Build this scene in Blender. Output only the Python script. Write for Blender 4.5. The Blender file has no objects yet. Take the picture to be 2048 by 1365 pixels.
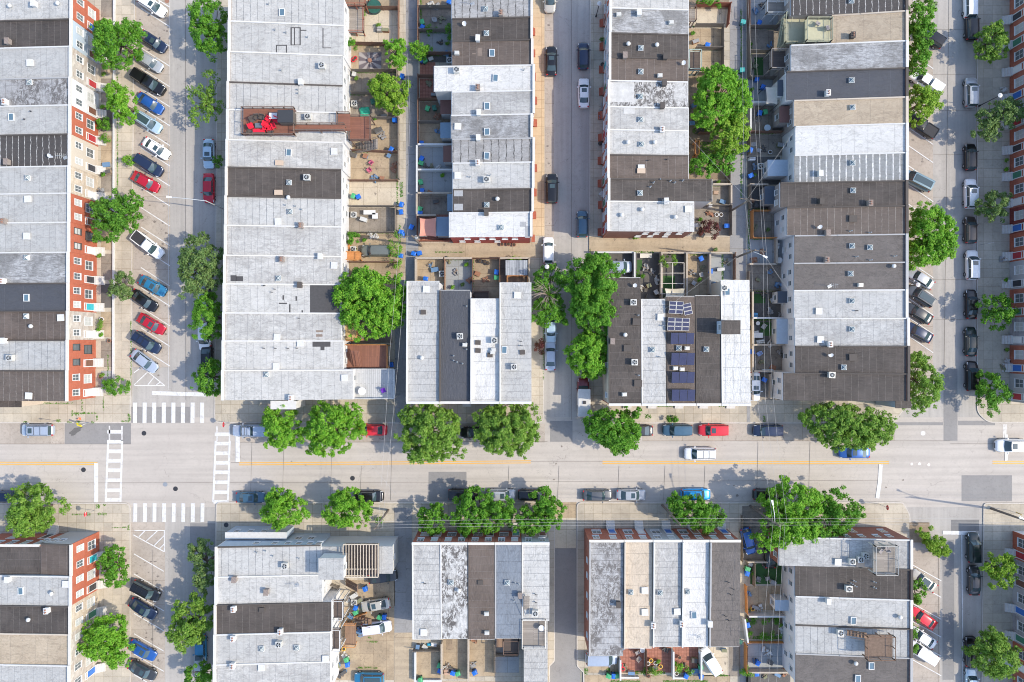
import bpy, bmesh, math, random
import numpy as np
from mathutils import Vector, Matrix
random.seed(7)
R = math.radians
SC = bpy.context.scene
COL = SC.collection
# ---------------------------------------------------------------- camera, sky, sun, exposure
HC = 118.0                      # flying height of the camera, metres
S = 0.08                        # metres of ground per photograph pixel
cam_d = bpy.data.cameras.new("camera"); cam_d.sensor_width = 36.0
cam_d.lens = HC / S * 36.0 / 2048.0
cam_d.clip_end = 9000; cam_d.clip_start = 0.5
cam = bpy.data.objects.new("camera", cam_d); COL.objects.link(cam)
cam.location = (0, 0, HC); cam.rotation_euler = (0, 0, 0); SC.camera = cam
SUN_EL, SUN_AZ = 44.0, -8.0     # azimuth of the sun measured from +X, counter-clockwise
wd = bpy.data.worlds.new("World"); SC.world = wd; wd.use_nodes = True
wn = wd.node_tree.nodes; wl = wd.node_tree.links
sky = wn.new("ShaderNodeTexSky"); sky.sky_type = 'NISHITA'; sky.sun_disc = False
sky.sun_elevation = R(SUN_EL); sky.sun_rotation = R(90.0 - SUN_AZ)
wl.new(sky.outputs[0], wn["Background"].inputs[0]); wn["Background"].inputs[1].default_value = 0.15
sd = bpy.data.lights.new("sun", 'SUN'); sd.energy = 2.0; sd.angle = R(0.6); sd.color = (1.0, 0.90, 0.735)
sun = bpy.data.objects.new("sun", sd); COL.objects.link(sun); sun.location = (60, -10, 90)
sdir = Vector((math.cos(R(SUN_EL)) * math.cos(R(SUN_AZ)), math.cos(R(SUN_EL)) * math.sin(R(SUN_AZ)), math.sin(R(SUN_EL))))
sun.rotation_euler = sdir.to_track_quat('Z', 'Y').to_euler()
SC.view_settings.view_transform = 'Standard'; SC.view_settings.look = 'None'
SC.view_settings.exposure = 1.14; SC.view_settings.gamma = 1.0
SC.cycles.filter_width = 1.0
# ---------------------------------------------------------------- helpers
def W(x, y, z=0.0):             # a photograph pixel seen at height z -> metres
    k = S * (HC - z) / HC
    return ((x - 1024) * k, (682.5 - y) * k, z)
def PX(X, Y, z=0.0):
    k = S * (HC - z) / HC
    return (X / k + 1024, 682.5 - Y / k)

MATS = {}
def nm(name):
    m = bpy.data.materials.new(name); m.use_nodes = True
    nt = m.node_tree; b = nt.nodes["Principled BSDF"]
    return m, nt, b
def N(nt, t, **k):
    n = nt.nodes.new(t)
    for a, v in k.items():
        setattr(n, a, v)
    return n
def L(nt, a, b): nt.links.new(a, b)
def math_n(nt, op, a, b=None, c=None):
    n = N(nt, "ShaderNodeMath", operation=op)
    for i, v in enumerate((a, b, c)):
        if v is None: continue
        if isinstance(v, (int, float)): n.inputs[i].default_value = v
        else: L(nt, v, n.inputs[i])
    return n.outputs[0]
def mixc(nt, f, a, b, mode='MIX'):
    n = N(nt, "ShaderNodeMix", data_type='RGBA', blend_type=mode)
    if isinstance(f, (int, float)): n.inputs[0].default_value = f
    else: L(nt, f, n.inputs[0])
    for i, v in ((6, a), (7, b)):
        if isinstance(v, tuple): n.inputs[i].default_value = (*v[:3], 1)
        else: L(nt, v, n.inputs[i])
    return n.outputs[2]
def noise(nt, co, sc, det=4.0, ro=0.6, dist=0.0):
    n = N(nt, "ShaderNodeTexNoise"); n.inputs["Scale"].default_value = sc
    n.inputs["Detail"].default_value = det; n.inputs["Roughness"].default_value = ro
    n.inputs["Distortion"].default_value = dist
    L(nt, co, n.inputs["Vector"]); return n.outputs[0]
def ramp(nt, f, lo, hi):
    n = N(nt, "ShaderNodeMapRange"); L(nt, f, n.inputs[0])
    n.inputs[1].default_value = lo; n.inputs[2].default_value = hi; return n.outputs[0]
def objco(nt, kind="Object"):
    return N(nt, "ShaderNodeTexCoord").outputs[kind]
def scaled(nt, co, v):
    n = N(nt, "ShaderNodeVectorMath", operation='MULTIPLY'); L(nt, co, n.inputs[0]); n.inputs[1].default_value = v
    return n.outputs[0]
def bump(nt, b, h, s=0.3, d=0.02):
    n = N(nt, "ShaderNodeBump"); n.inputs["Strength"].default_value = s; n.inputs["Distance"].default_value = d
    L(nt, h, n.inputs["Height"]); L(nt, n.outputs[0], b.inputs["Normal"])

def plain(name, col, rough=0.7, metal=0.0, var=0.12, sc=3.0, spec=0.5, coat=0.0):
    if name in MATS: return MATS[name]
    m, nt, b = nm(name)
    co = objco(nt); n1 = noise(nt, co, sc); n2 = noise(nt, co, sc * 7)
    f = math_n(nt, 'MULTIPLY_ADD', n1, var * 2.4, 1 - var * 1.2)
    f = math_n(nt, 'MULTIPLY', f, math_n(nt, 'MULTIPLY_ADD', n2, var, 1 - var * .5))
    c = N(nt, "ShaderNodeVectorMath", operation='SCALE'); c.inputs[0].default_value = col; L(nt, f, c.inputs[3])
    L(nt, c.outputs[0], b.inputs["Base Color"])
    b.inputs["Roughness"].default_value = rough; b.inputs["Metallic"].default_value = metal
    b.inputs["Specular IOR Level"].default_value = spec; b.inputs["Coat Weight"].default_value = coat
    MATS[name] = m; return m

def roof_mat(name, base, dirt, seam, axis='x', spacing=0.92, sw=0.045, wob=0.03, stain=0.35, mott=0.0, mcol=(.03, .028, .026), blk=0.0, mlo=0.5):
    """flat roof sheet: streaky coating, seams across the depth, peeled or mottled patches"""
    if name in MATS: return MATS[name]
    m, nt, b = nm(name)
    co = objco(nt); oi = N(nt, "ShaderNodeObjectInfo")
    add = N(nt, "ShaderNodeVectorMath", operation='ADD'); L(nt, co, add.inputs[0])
    rs = N(nt, "ShaderNodeVectorMath", operation='SCALE'); rs.inputs[0].default_value = (37, 91, 0); L(nt, oi.outputs["Random"], rs.inputs[3])
    L(nt, rs.outputs[0], add.inputs[1]); cr = add.outputs[0]
    big = noise(nt, cr, 0.35, 5, 0.62, 0.4)
    mid = noise(nt, scaled(nt, cr, (0.5, 3.0, 1) if axis == 'x' else (3.0, 0.5, 1)), 1.3, 6, 0.75, 1.3)
    fine = noise(nt, cr, 9.0, 3, 0.7)
    c = mixc(nt, math_n(nt, 'MULTIPLY', ramp(nt, mid, .42, .64), stain), base, dirt)
    c = mixc(nt, math_n(nt, 'MULTIPLY', ramp(nt, big, .42, .62), stain * .9), c, dirt)
    grain = noise(nt, scaled(nt, cr, (1.0, 1.5, 1) if axis == 'x' else (1.5, 1.0, 1)), 2.1, 6, .85, .9)
    c = mixc(nt, math_n(nt, 'MULTIPLY', ramp(nt, grain, .50, .70), .62), c, tuple(v*.62 for v in dirt))
    c = mixc(nt, math_n(nt, 'MULTIPLY', ramp(nt, grain, .46, .30), .45), c, tuple(min(.8, v*1.25) for v in base))
    if blk > 0:      # rolled sheets with a slightly different tone each
        vz = N(nt, "ShaderNodeTexBrick"); vz.inputs["Scale"].default_value = 1.0
        vz.inputs["Brick Width"].default_value = 2.3; vz.inputs["Row Height"].default_value = spacing
        vz.inputs["Mortar Size"].default_value = 0.0
        vz.inputs["Color1"].default_value = (1, 1, 1, 1); vz.inputs["Color2"].default_value = (1 - blk, 1 - blk, 1 - blk, 1)
        mp = N(nt, "ShaderNodeMapping"); L(nt, cr, mp.inputs[0])
        if axis == 'x': mp.inputs["Rotation"].default_value = (0, 0, R(90))
        L(nt, mp.outputs[0], vz.inputs[0]); c = mixc(nt, 1.0, c, vz.outputs[0], 'MULTIPLY')
    if mott > 0:
        mk = noise(nt, scaled(nt, cr, (1.6, 1.0, 1)), 1.25, 9, 0.82, 0.6)
        mk2 = noise(nt, cr, 0.33, 3, 0.5)
        mm = math_n(nt, 'MULTIPLY', ramp(nt, mk, mlo, mlo + .05), math_n(nt, 'MINIMUM', math_n(nt, 'MULTIPLY', ramp(nt, mk2, .36, .52), 1.0), 1.0))
        c = mixc(nt, math_n(nt, 'MULTIPLY', mm, mott), c, mcol)
    pond = noise(nt, scaled(nt, cr, (.5, 1.0, 1) if axis == 'x' else (1.0, .5, 1)), .55, 4, .6, 1.6); rim = math_n(nt, 'MULTIPLY', ramp(nt, pond, .53, .56), ramp(nt, pond, .61, .565)); c = mixc(nt, math_n(nt, 'MULTIPLY', rim, .38), c, tuple(v*.55 for v in dirt))
    blotch = noise(nt, cr, .12, 3, .5); c = mixc(nt, math_n(nt, 'MULTIPLY', ramp(nt, blotch, .3, .7), .16), c, tuple(v*.6 for v in dirt))
    sx = N(nt, "ShaderNodeSeparateXYZ"); L(nt, cr, sx.inputs[0])
    ax = sx.outputs[0] if axis == 'x' else sx.outputs[1]
    wv = noise(nt, cr, 1.4, 3)
    t = math_n(nt, 'ADD', ax, math_n(nt, 'MULTIPLY', math_n(nt, 'SUBTRACT', wv, .5), wob * 4))
    fr = math_n(nt, 'FRACT', math_n(nt, 'DIVIDE', t, spacing))
    brk = math_n(nt, 'MULTIPLY_ADD', ramp(nt, noise(nt, cr, 2.2, 4), .35, .6), .75, .25)
    line = math_n(nt, 'MULTIPLY', math_n(nt, 'LESS_THAN', fr, sw / spacing), brk)
    c = mixc(nt, line, c, seam)
    c = mixc(nt, math_n(nt, 'MULTIPLY', math_n(nt, 'SUBTRACT', fine, .5), .5), c, (1, 1, 1), 'OVERLAY') if False else c
    L(nt, c, b.inputs["Base Color"]); b.inputs["Roughness"].default_value = 0.75
    h = math_n(nt, 'ADD', math_n(nt, 'MULTIPLY', fine, .6), math_n(nt, 'MULTIPLY', mid, 1.6))
    h = math_n(nt, 'ADD', h, math_n(nt, 'MULTIPLY', line, .8))
    bump(nt, b, h, .9, .07)
    MATS[name] = m; return m

def ground_mat(name, base, dark, sc=0.12, slab=0.0, slabw=1.5, joint=(.16, .13, .10), crack=0.5, fine_amt=.16, rough=.9, slabvar=.12, blot=.25, streak=0.0, vert=False):
    if name in MATS: return MATS[name]
    m, nt, b = nm(name); co = objco(nt)
    big = noise(nt, co, sc, 6, .62, .5); mid = noise(nt, co, sc * 9, 5, .65); fine = noise(nt, co, 14, 3, .7)
    c = mixc(nt, math_n(nt, 'MULTIPLY', ramp(nt, big, .35, .7), .85), base, dark)
    c = mixc(nt, math_n(nt, 'MULTIPLY', ramp(nt, mid, .5, .78), blot), c, tuple(v * .55 for v in dark))
    if streak > 0:
        st = noise(nt, scaled(nt, co, (.03, 1.0, 1) if not vert else (1.0, .03, 1)), 1.2, 3, .5)
        c = mixc(nt, math_n(nt, 'MULTIPLY', ramp(nt, st, .42, .7), streak), c, tuple(v * .8 for v in dark))
    if slab > 0:
        br = N(nt, "ShaderNodeTexBrick"); br.offset = 0.0; br.inputs["Scale"].default_value = 1.0
        br.inputs["Brick Width"].default_value = slabw; br.inputs["Row Height"].default_value = slab
        br.inputs["Mortar Size"].default_value = 0.018; br.inputs["Mortar Smooth"].default_value = 0.3
        br.inputs["Bias"].default_value = -.2
        br.inputs["Color1"].default_value = (1 + slabvar, 1 + slabvar * .9, 1 + slabvar * .7, 1)
        br.inputs["Color2"].default_value = (1 - slabvar, 1 - slabvar, 1 - slabvar, 1)
        br.inputs["Mortar"].default_value = (*[j / max(base[0], .01) for j in joint], 1)
        L(nt, co, br.inputs[0]); c = mixc(nt, 1.0, c, br.outputs[0], 'MULTIPLY')
    if crack > 0:
        vo = N(nt, "ShaderNodeTexVoronoi", feature='DISTANCE_TO_EDGE'); vo.inputs["Scale"].default_value = .16
        wv = N(nt, "ShaderNodeVectorMath", operation='ADD'); L(nt, co, wv.inputs[0])
        nn = N(nt, "ShaderNodeTexNoise"); nn.inputs["Scale"].default_value = .6; nn.inputs["Detail"].default_value = 6; L(nt, co, nn.inputs[0])
        ss = N(nt, "ShaderNodeVectorMath", operation='SCALE'); L(nt, nn.outputs[1], ss.inputs[0]); ss.inputs[3].default_value = 2.6
        L(nt, ss.outputs[0], wv.inputs[1]); L(nt, wv.outputs[0], vo.inputs["Vector"])
        ck = math_n(nt, 'LESS_THAN', vo.outputs["Distance"], .0028)
        ck = math_n(nt, 'MULTIPLY', ck, math_n(nt, 'MULTIPLY', ramp(nt, noise(nt, co, .25), .42, .55), crack))
        c = mixc(nt, ck, c, (.07, .06, .055))
    g2 = noise(nt, co, 3.2, 5, .85, .5); c = mixc(nt, math_n(nt, 'MULTIPLY', ramp(nt, g2, .52, .72), .5), c, tuple(v * .7 for v in dark))
    f = math_n(nt, 'MULTIPLY_ADD', fine, fine_amt * 2, 1 - fine_amt)
    v = N(nt, "ShaderNodeVectorMath", operation='SCALE'); L(nt, c, v.inputs[0]); L(nt, f, v.inputs[3])
    L(nt, v.outputs[0], b.inputs["Base Color"]); b.inputs["Roughness"].default_value = rough
    bump(nt, b, fine, .3, .01); MATS[name] = m; return m

def brick_mat(name, col, col2, mortar, bw=.5, bh=.16, ms=.012, noise_amt=.3):
    if name in MATS: return MATS[name]
    m, nt, b = nm(name); co = objco(nt)
    sx = N(nt, "ShaderNodeSeparateXYZ"); L(nt, co, sx.inputs[0])
    cb = N(nt, "ShaderNodeCombineXYZ"); L(nt, math_n(nt, 'ADD', sx.outputs[0], sx.outputs[1]), cb.inputs[0]); L(nt, sx.outputs[2], cb.inputs[1])
    br = N(nt, "ShaderNodeTexBrick"); br.inputs["Scale"].default_value = 1.0
    br.inputs["Brick Width"].default_value = bw; br.inputs["Row Height"].default_value = bh; br.inputs["Mortar Size"].default_value = ms
    br.inputs["Color1"].default_value = (*col, 1); br.inputs["Color2"].default_value = (*col2, 1); br.inputs["Mortar"].default_value = (*mortar, 1)
    L(nt, cb.outputs[0], br.inputs[0])
    n1 = noise(nt, co, .9, 5); c = mixc(nt, math_n(nt, 'MULTIPLY', ramp(nt, n1, .42, .66), noise_amt * 1.4), br.outputs[0], tuple(v * .55 for v in col)); c = mixc(nt, math_n(nt, 'MULTIPLY', ramp(nt, noise(nt, scaled(nt, co, (3, 3, .5)), 1.5, 5, .7), .5, .7), .3), c, tuple(v*.5 + .1 for v in col))
    L(nt, c, b.inputs["Base Color"]); b.inputs["Roughness"].default_value = .85
    bump(nt, b, br.outputs["Fac"], .2, .01); MATS[name] = m; return m

def board_mat(name, col, col2, axis='x', w=.14):
    if name in MATS: return MATS[name]
    m, nt, b = nm(name); co = objco(nt)
    br = N(nt, "ShaderNodeTexBrick"); br.inputs["Scale"].default_value = 1.0
    br.inputs["Brick Width"].default_value = 3.2; br.inputs["Row Height"].default_value = w; br.inputs["Mortar Size"].default_value = .012
    br.inputs["Color1"].default_value = (*col, 1); br.inputs["Color2"].default_value = (*col2, 1)
    br.inputs["Mortar"].default_value = (*[v * .25 for v in col], 1)
    mp = N(nt, "ShaderNodeMapping"); L(nt, co, mp.inputs[0])
    if axis == 'y': mp.inputs["Rotation"].default_value = (0, 0, R(90))
    L(nt, mp.outputs[0], br.inputs[0])
    c = mixc(nt, math_n(nt, 'MULTIPLY', ramp(nt, noise(nt, co, 1.6, 5), .4, .8), .4), br.outputs[0], tuple(v * .5 for v in col))
    L(nt, c, b.inputs["Base Color"]); b.inputs["Roughness"].default_value = .8
    MATS[name] = m; return m

def leaf_mat(name, c1, c2, c3):
    if name in MATS: return MATS[name]
    m, nt, b = nm(name); co = objco(nt)
    g = N(nt, "ShaderNodeNewGeometry"); ri = g.outputs["Random Per Island"]
    n1 = noise(nt, co, .55, 3, .6)
    c = mixc(nt, ramp(nt, n1, .3, .7), c1, c2)
    c = mixc(nt, math_n(nt, 'MULTIPLY', ramp(nt, ri, .45, 1.0), .85), c, c3)
    L(nt, c, b.inputs["Base Color"]); b.inputs["Roughness"].default_value = .6
    b.inputs["Specular IOR Level"].default_value = .25
    tr = N(nt, "ShaderNodeBsdfTranslucent"); c2n = mixc(nt, .5, c, (.25, .42, .02)); L(nt, c2n, tr.inputs[0])
    mx = N(nt, "ShaderNodeMixShader"); mx.inputs[0].default_value = .30
    L(nt, b.outputs[0], mx.inputs[1]); L(nt, tr.outputs[0], mx.inputs[2])
    L(nt, mx.outputs[0], nt.nodes["Material Output"].inputs[0]); MATS[name] = m; return m

def paint(name, col, metal=.25, rough=.28):
    if name in MATS: return MATS[name]
    m, nt, b = nm(name); co = objco(nt)
    f = math_n(nt, 'MULTIPLY_ADD', noise(nt, co, 2.5, 4), .25, .87)
    v = N(nt, "ShaderNodeVectorMath", operation='SCALE'); v.inputs[0].default_value = col; L(nt, f, v.inputs[3])
    L(nt, v.outputs[0], b.inputs["Base Color"]); b.inputs["Metallic"].default_value = metal
    b.inputs["Roughness"].default_value = rough; b.inputs["Coat Weight"].default_value = .6; b.inputs["Coat Roughness"].default_value = .08
    MATS[name] = m; return m

def glass(name, col=(.03, .045, .05), rough=.08):
    if name in MATS: return MATS[name]
    m, nt, b = nm(name); b.inputs["Base Color"].default_value = (*col, 1); b.inputs["Roughness"].default_value = rough
    b.inputs["Specular IOR Level"].default_value = .9
    MATS[name] = m; return m

# mesh collector ------------------------------------------------
class MB:
    def __init__(s): s.v = []; s.f = []
    def hexa(s, p):     # p: 4 bottom then 4 top, same winding
        n = len(s.v); s.v += [tuple(q) for q in p]
        s.f += [(n, n+3, n+2, n+1), (n+4, n+5, n+6, n+7), (n, n+1, n+5, n+4), (n+1, n+2, n+6, n+5), (n+2, n+3, n+7, n+6), (n+3, n, n+4, n+7)]
    def box(s, x0, y0, z0, x1, y1, z1):
        if x0 > x1: x0, x1 = x1, x0
        if y0 > y1: y0, y1 = y1, y0
        s.hexa([(x0, y0, z0), (x1, y0, z0), (x1, y1, z0), (x0, y1, z0), (x0, y0, z1), (x1, y0, z1), (x1, y1, z1), (x0, y1, z1)])
    def cbox(s, cx, cy, z0, w, d, h, a=0.0):
        c, q = math.cos(a), math.sin(a)
        pts = [(cx + x*c - y*q, cy + x*q + y*c) for x, y in ((-w/2, -d/2), (w/2, -d/2), (w/2, d/2), (-w/2, d/2))]
        s.hexa([(x, y, z0) for x, y in pts] + [(x, y, z0 + h) for x, y in pts])
    def prism(s, poly, z0, z1):
        n = len(s.v); k = len(poly)
        s.v += [(x, y, z0) for x, y in poly] + [(x, y, z1) for x, y in poly]
        s.f.append(tuple(range(n + k - 1, n - 1, -1))); s.f.append(tuple(range(n + k, n + 2*k)))
        for i in range(k):
            j = (i + 1) % k; s.f.append((n + i, n + j, n + k + j, n + k + i))
    def tube(s, a, b, r0, r1=None, k=8, caps=True):
        r1 = r0 if r1 is None else r1
        a = Vector(a); b = Vector(b); d = (b - a)
        if d.length < 1e-6: return
        q = d.to_track_quat('Z', 'Y'); n = len(s.v)
        for p, r in ((a, r0), (b, r1)):
            for i in range(k):
                t = 2*math.pi*i/k; s.v.append(tuple(p + q @ Vector((r*math.cos(t), r*math.sin(t), 0))))
        for i in range(k):
            j = (i + 1) % k; s.f.append((n+i, n+j, n+k+j, n+k+i))
        if caps: s.f.append(tuple(range(n+k-1, n-1, -1))); s.f.append(tuple(range(n+k, n+2*k)))
    def lathe(s, cx, cy, prof, k=14):
        n = len(s.v)
        for r, z in prof:
            for i in range(k):
                t = 2*math.pi*i/k; s.v.append((cx + r*math.cos(t), cy + r*math.sin(t), z))
        for q in range(len(prof) - 1):
            for i in range(k):
                j = (i+1) % k; s.f.append((n+q*k+i, n+q*k+j, n+(q+1)*k+j, n+(q+1)*k+i))
        s.f.append(tuple(range(n+k-1, n-1, -1))); e = n + (len(prof)-1)*k; s.f.append(tuple(range(e, e+k)))
    def quad(s, p):
        n = len(s.v); s.v += [tuple(q) for q in p]; s.f.append(tuple(range(n, n + len(p))))
    def grid(s, rows):
        n = len(s.v); c = len(rows[0])
        for r in rows: s.v += [tuple(q) for q in r]
        for i in range(len(rows) - 1):
            for j in range(c - 1): s.f.append((n+i*c+j, n+i*c+j+1, n+(i+1)*c+j+1, n+(i+1)*c+j))
    def mesh(s, name, mat, org=(0, 0, 0), smooth=False, recalc=True):
        me = bpy.data.meshes.new(name)
        o = org; me.from_pydata([(x-o[0], y-o[1], z-o[2]) for x, y, z in s.v], [], s.f)
        if recalc:
            bm = bmesh.new(); bm.from_mesh(me); bmesh.ops.recalc_face_normals(bm, faces=bm.faces); bm.to_mesh(me); bm.free()
        if smooth:
            for p in me.polygons: p.use_smooth = True
        me.materials.append(mat); return me
def link(name, me, parent=None, loc=None, rz=0.0):
    o = bpy.data.objects.new(name, me); COL.objects.link(o)
    if parent is not None: o.parent = parent
    if loc is not None: o.location = loc
    if rz: o.rotation_euler = (0, 0, rz)
    return o
def build(mb, name, mat, parent=None, org=(0, 0, 0), smooth=False):
    return link(name, mb.mesh(name, mat, org, smooth), parent, None if parent is not None else org)
def root(name, loc, rz=0.0):
    o = bpy.data.objects.new(name, None); o.empty_display_size = .3; COL.objects.link(o); o.location = loc; o.rotation_euler = (0, 0, rz)
    return o
def struct(o): o["kind"] = "structure"; return o
HOUSES = []      # dicts: key, ground rect in photo px, roof rect
LABS = []        # (object, text, px, py)
def tag(o, text, cat, group=None, pos=None):
    o["category"] = cat
    if group: o["group"] = group
    if pos is None: pos = PX(o.location.x, o.location.y)
    LABS.append((o, text, pos)); return o
def nearest(x, y):
    best = None
    for h in HOUSES:
        x0, y0, x1, y1 = h['g']
        dx = max(x0 - x, 0, x - x1); dy = max(y0 - y, 0, y - y1)
        cx = abs((x0 + x1)/2 - x) * .02 + abs((y0 + y1)/2 - y) * .02
        d = math.hypot(dx, dy) + cx
        if best is None or d < best[0]: best = (d, h)
    return best[1]['key']
ORD = ['', 'first', 'second', 'third', 'fourth', 'fifth', 'sixth', 'seventh', 'eighth', 'ninth', 'tenth', 'eleventh', 'twelfth', 'thirteenth', 'fourteenth', 'fifteenth', 'sixteenth']
NUM = ['', 'one', 'two', 'three', 'four', 'five', 'six', 'seven', 'eight', 'nine', 'ten', 'eleven', 'twelve']
def finish_labels():
    by = {}
    for o, t, p in LABS: by.setdefault(t, []).append((o, p))
    for t, l in by.items():
        if len(l) == 1: l[0][0]["label"] = t; continue
        xs = [p[0] for _, p in l]; ys = [p[1] for _, p in l]
        hor = (max(xs) - min(xs)) > (max(ys) - min(ys))
        l.sort(key=lambda q: q[1][0] if hor else q[1][1]); n = len(l)
        for i, (o, p) in enumerate(l):
            a, z = ('leftmost', 'rightmost') if hor else ('topmost', 'lowest')
            if n == 2: w = ('left one' if i == 0 else 'right one') if hor else ('upper one' if i == 0 else 'lower one')
            elif i == 0: w = a + ' of ' + NUM[min(n, 12)]
            elif i == n - 1: w = z + ' of ' + NUM[min(n, 12)]
            elif n == 3: w = 'middle of three'
            else: w = ORD[min(i + 1, 16)] + (' from left' if hor else ' from top')
            o["label"] = t + ', ' + w
    for o, t, p in LABS:
        if len(o['label'].split()) > 16: print('LONG', o['label'])
# ---------------------------------------------------------------- materials
WHT = (.78, .78, .76)
def roofs(ax):
    return {
     'white':  roof_mat('roof_white_'+ax, (.54,.53,.505), (.37,.36,.34), (.27,.27,.28), ax, .98, .035, .01, .35, blk=.06),
     'pale':   roof_mat('roof_pale_'+ax, (.475,.47,.45), (.36,.35,.335), (.25,.245,.24), ax, .98, .03, .012, .35, blk=.07),
     'paleS': roof_mat('roof_pale_seamed_'+ax, (.49,.485,.465), (.37,.36,.345), (.15,.16,.17), ax, 1.0, .055, .012, .35, blk=.07),
     'bright': roof_mat('roof_bright_'+ax, (.66,.645,.615), (.50,.49,.465), (.36,.36,.36), ax, 1.9, .03, .01, .3, blk=.04),
     'streak': roof_mat('roof_streaky_'+ax, (.50,.50,.50), (.18,.175,.17), (.28,.28,.29), ax, 1.2, .03, .03, .95, blk=.08),
     'mottle': roof_mat('roof_mottled_'+ax, (.45,.45,.45), (.28,.27,.265), (.20,.19,.185), ax, .9, .05, .06, .6, .92, (.11,.10,.095), mlo=.47),
     'peel':   roof_mat('roof_peeling_'+ax, (.58,.57,.55), (.42,.41,.39), (.40,.40,.40), ax, 1.3, .02, .02, .35, .97, (.075,.065,.06), mlo=.47),
     'patchy': roof_mat('roof_patchy_'+ax, (.54,.53,.505), (.32,.31,.295), (.28,.28,.28), ax, .95, .05, .03, .7, .55, (.33,.32,.31), mlo=.52),
     'dark':   roof_mat('roof_dark_'+ax, (.050,.040,.034), (.12,.10,.088), (.19,.17,.155), ax, .98, .035, .02, .6, blk=.22),
     'brown':  roof_mat('roof_brown_'+ax, (.095,.070,.056), (.18,.142,.12), (.24,.21,.19), ax, 1.1, .04, .02, .55, blk=.16),
     'seamy':  roof_mat('roof_seamed_brown_'+ax, (.105,.080,.066), (.18,.145,.122), (.27,.24,.21), ax, .98, .07, .05, .5, blk=.12),
     'char':   roof_mat('roof_charcoal_'+ax, (.062,.066,.08), (.09,.092,.10), (.13,.137,.155), ax, 3.0, .03, .004, .3, blk=.05),
     'slate':  roof_mat('roof_slate_'+ax, (.21,.24,.28), (.165,.185,.215), (.12,.13,.15), ax, 1.6, .03, .01, .4, blk=.10),
     'blackw': roof_mat('roof_black_white_seams_'+ax, (.055,.048,.045), (.09,.08,.075), (.50,.48,.46), ax, .95, .10, .10, .5),
     'greyw':  roof_mat('roof_grey_white_bars_'+ax, (.28,.29,.29), (.20,.20,.195), (.68,.67,.65), ax, .96, .20, .05, .6),
     'greyb':  roof_mat('roof_grey_dark_seams_'+ax, (.42,.41,.40), (.24,.23,.22), (.08,.075,.07), ax, 1.15, .14, .12, .8),
     'tan':    roof_mat('roof_tan_'+ax, (.50,.41,.30), (.37,.29,.205), (.29,.24,.19), ax, 1.9, .03, .012, .5, blk=.05),
     'cream':  roof_mat('roof_cream_'+ax, (.60,.505,.39), (.52,.425,.325), (.43,.35,.27), ax, 1.6, .02, .01, .4, blk=.05),
     'grey':   roof_mat('roof_grey_'+ax, (.165,.143,.13), (.105,.092,.083), (.13,.12,.115), ax, 1.5, .03, .02, .4, blk=.12),
    }
RF = {'x': roofs('x'), 'y': roofs('y')}
CURB = {'white': 'w','pale':'w','bright':'w','streak':'w','mottle':'g','peel':'w','patchy':'w','greyb':'g','greyw':'w','tan':'t','cream':'t','grey':'g','slate':'g'}
M_white = plain('white_coating', (.56,.55,.53), .6, var=.16)
M_curb = {'w': M_white, 'g': plain('grey_coating', (.36,.355,.35), .8), 't': plain('tan_coating', (.50,.43,.35), .8), 'd': plain('dark_flashing', (.075,.063,.055), .8)}
FC = {'red': brick_mat('red_brick', (.44,.125,.065), (.36,.09,.05), (.36,.22,.17)),
      'orange': brick_mat('orange_brick', (.46,.115,.055), (.38,.09,.045), (.36,.17,.115)),
      'dred': brick_mat('dark_red_brick', (.26,.045,.035), (.20,.035,.03), (.17,.06,.05)),
      'stone': brick_mat('formstone', (.56,.51,.45), (.36,.29,.24), (.50,.45,.39), .8, .34, .03, .5),
      'tan': brick_mat('tan_formstone', (.56,.47,.36), (.44,.35,.26), (.62,.56,.48), .85, .36, .03, .4),
      'cream': plain('cream_stucco', (.50,.44,.36), .85), 'white': plain('white_stucco', (.60,.60,.60), .8, var=.08),
      'blue': plain('pale_blue_siding', (.40,.47,.54), .7, var=.08), 'grey': plain('grey_stucco', (.38,.38,.38), .85),
      'gstone': brick_mat('grey_formstone', (.36,.35,.36), (.27,.26,.27), (.45,.44,.44), .8, .34, .03, .4),
      'redp': plain('red_painted_brick', (.42,.06,.05), .7), 'rust': brick_mat('brown_red_brick', (.30,.11,.075), (.24,.085,.06), (.25,.15,.11)),
      'taupe': plain('taupe_siding', (.30,.27,.25), .8), 'pbrick': brick_mat('old_brick', (.34,.22,.18), (.27,.17,.14), (.42,.34,.28))}
M_frame = plain('window_frame_paint', (.62,.62,.61), .5, var=.05)
M_framed = plain('dark_frame_paint', (.05,.05,.05), .5)
M_pane = glass('window_glass', (.10,.12,.13), .12); M_pane2 = glass('roof_glass', (.10,.17,.22), .1)
M_paneb = plain('window_blind', (.46,.47,.45), .4, var=.2)
M_dome = glass('dome_acrylic', (.14,.18,.19), .2)
M_marble = plain('marble_step', (.56,.54,.51), .6, var=.15)
M_cornice = plain('cornice_paint', (.56,.53,.48), .6, var=.1)
M_metal = plain('galvanised_metal', (.45,.46,.46), .45, .6); M_dmetal = plain('dark_metal', (.05,.05,.055), .5, .3)
M_acb = plain('condenser_casing', (.55,.54,.50), .5, .2); M_black = plain('black_rubber', (.02,.02,.02), .6)
M_clay = plain('clay_pot', (.30,.15,.10), .8); M_stack = brick_mat('chimney_brick', (.26,.21,.18), (.21,.16,.14), (.33,.30,.27), .22, .08, .01)
M_conc = plain('yard_concrete', (.44,.39,.33), .9, var=.2)
DOORC = [plain('door_red', (.40,.03,.04), .5), plain('door_black', (.04,.04,.045), .5), plain('door_white', (.75,.75,.72), .5), plain('door_teal', (.03,.40,.46), .5),
         plain('door_green', (.05,.20,.12), .5), plain('door_blue', (.04,.16,.50), .5), plain('door_brown', (.17,.08,.05), .5)]
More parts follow.
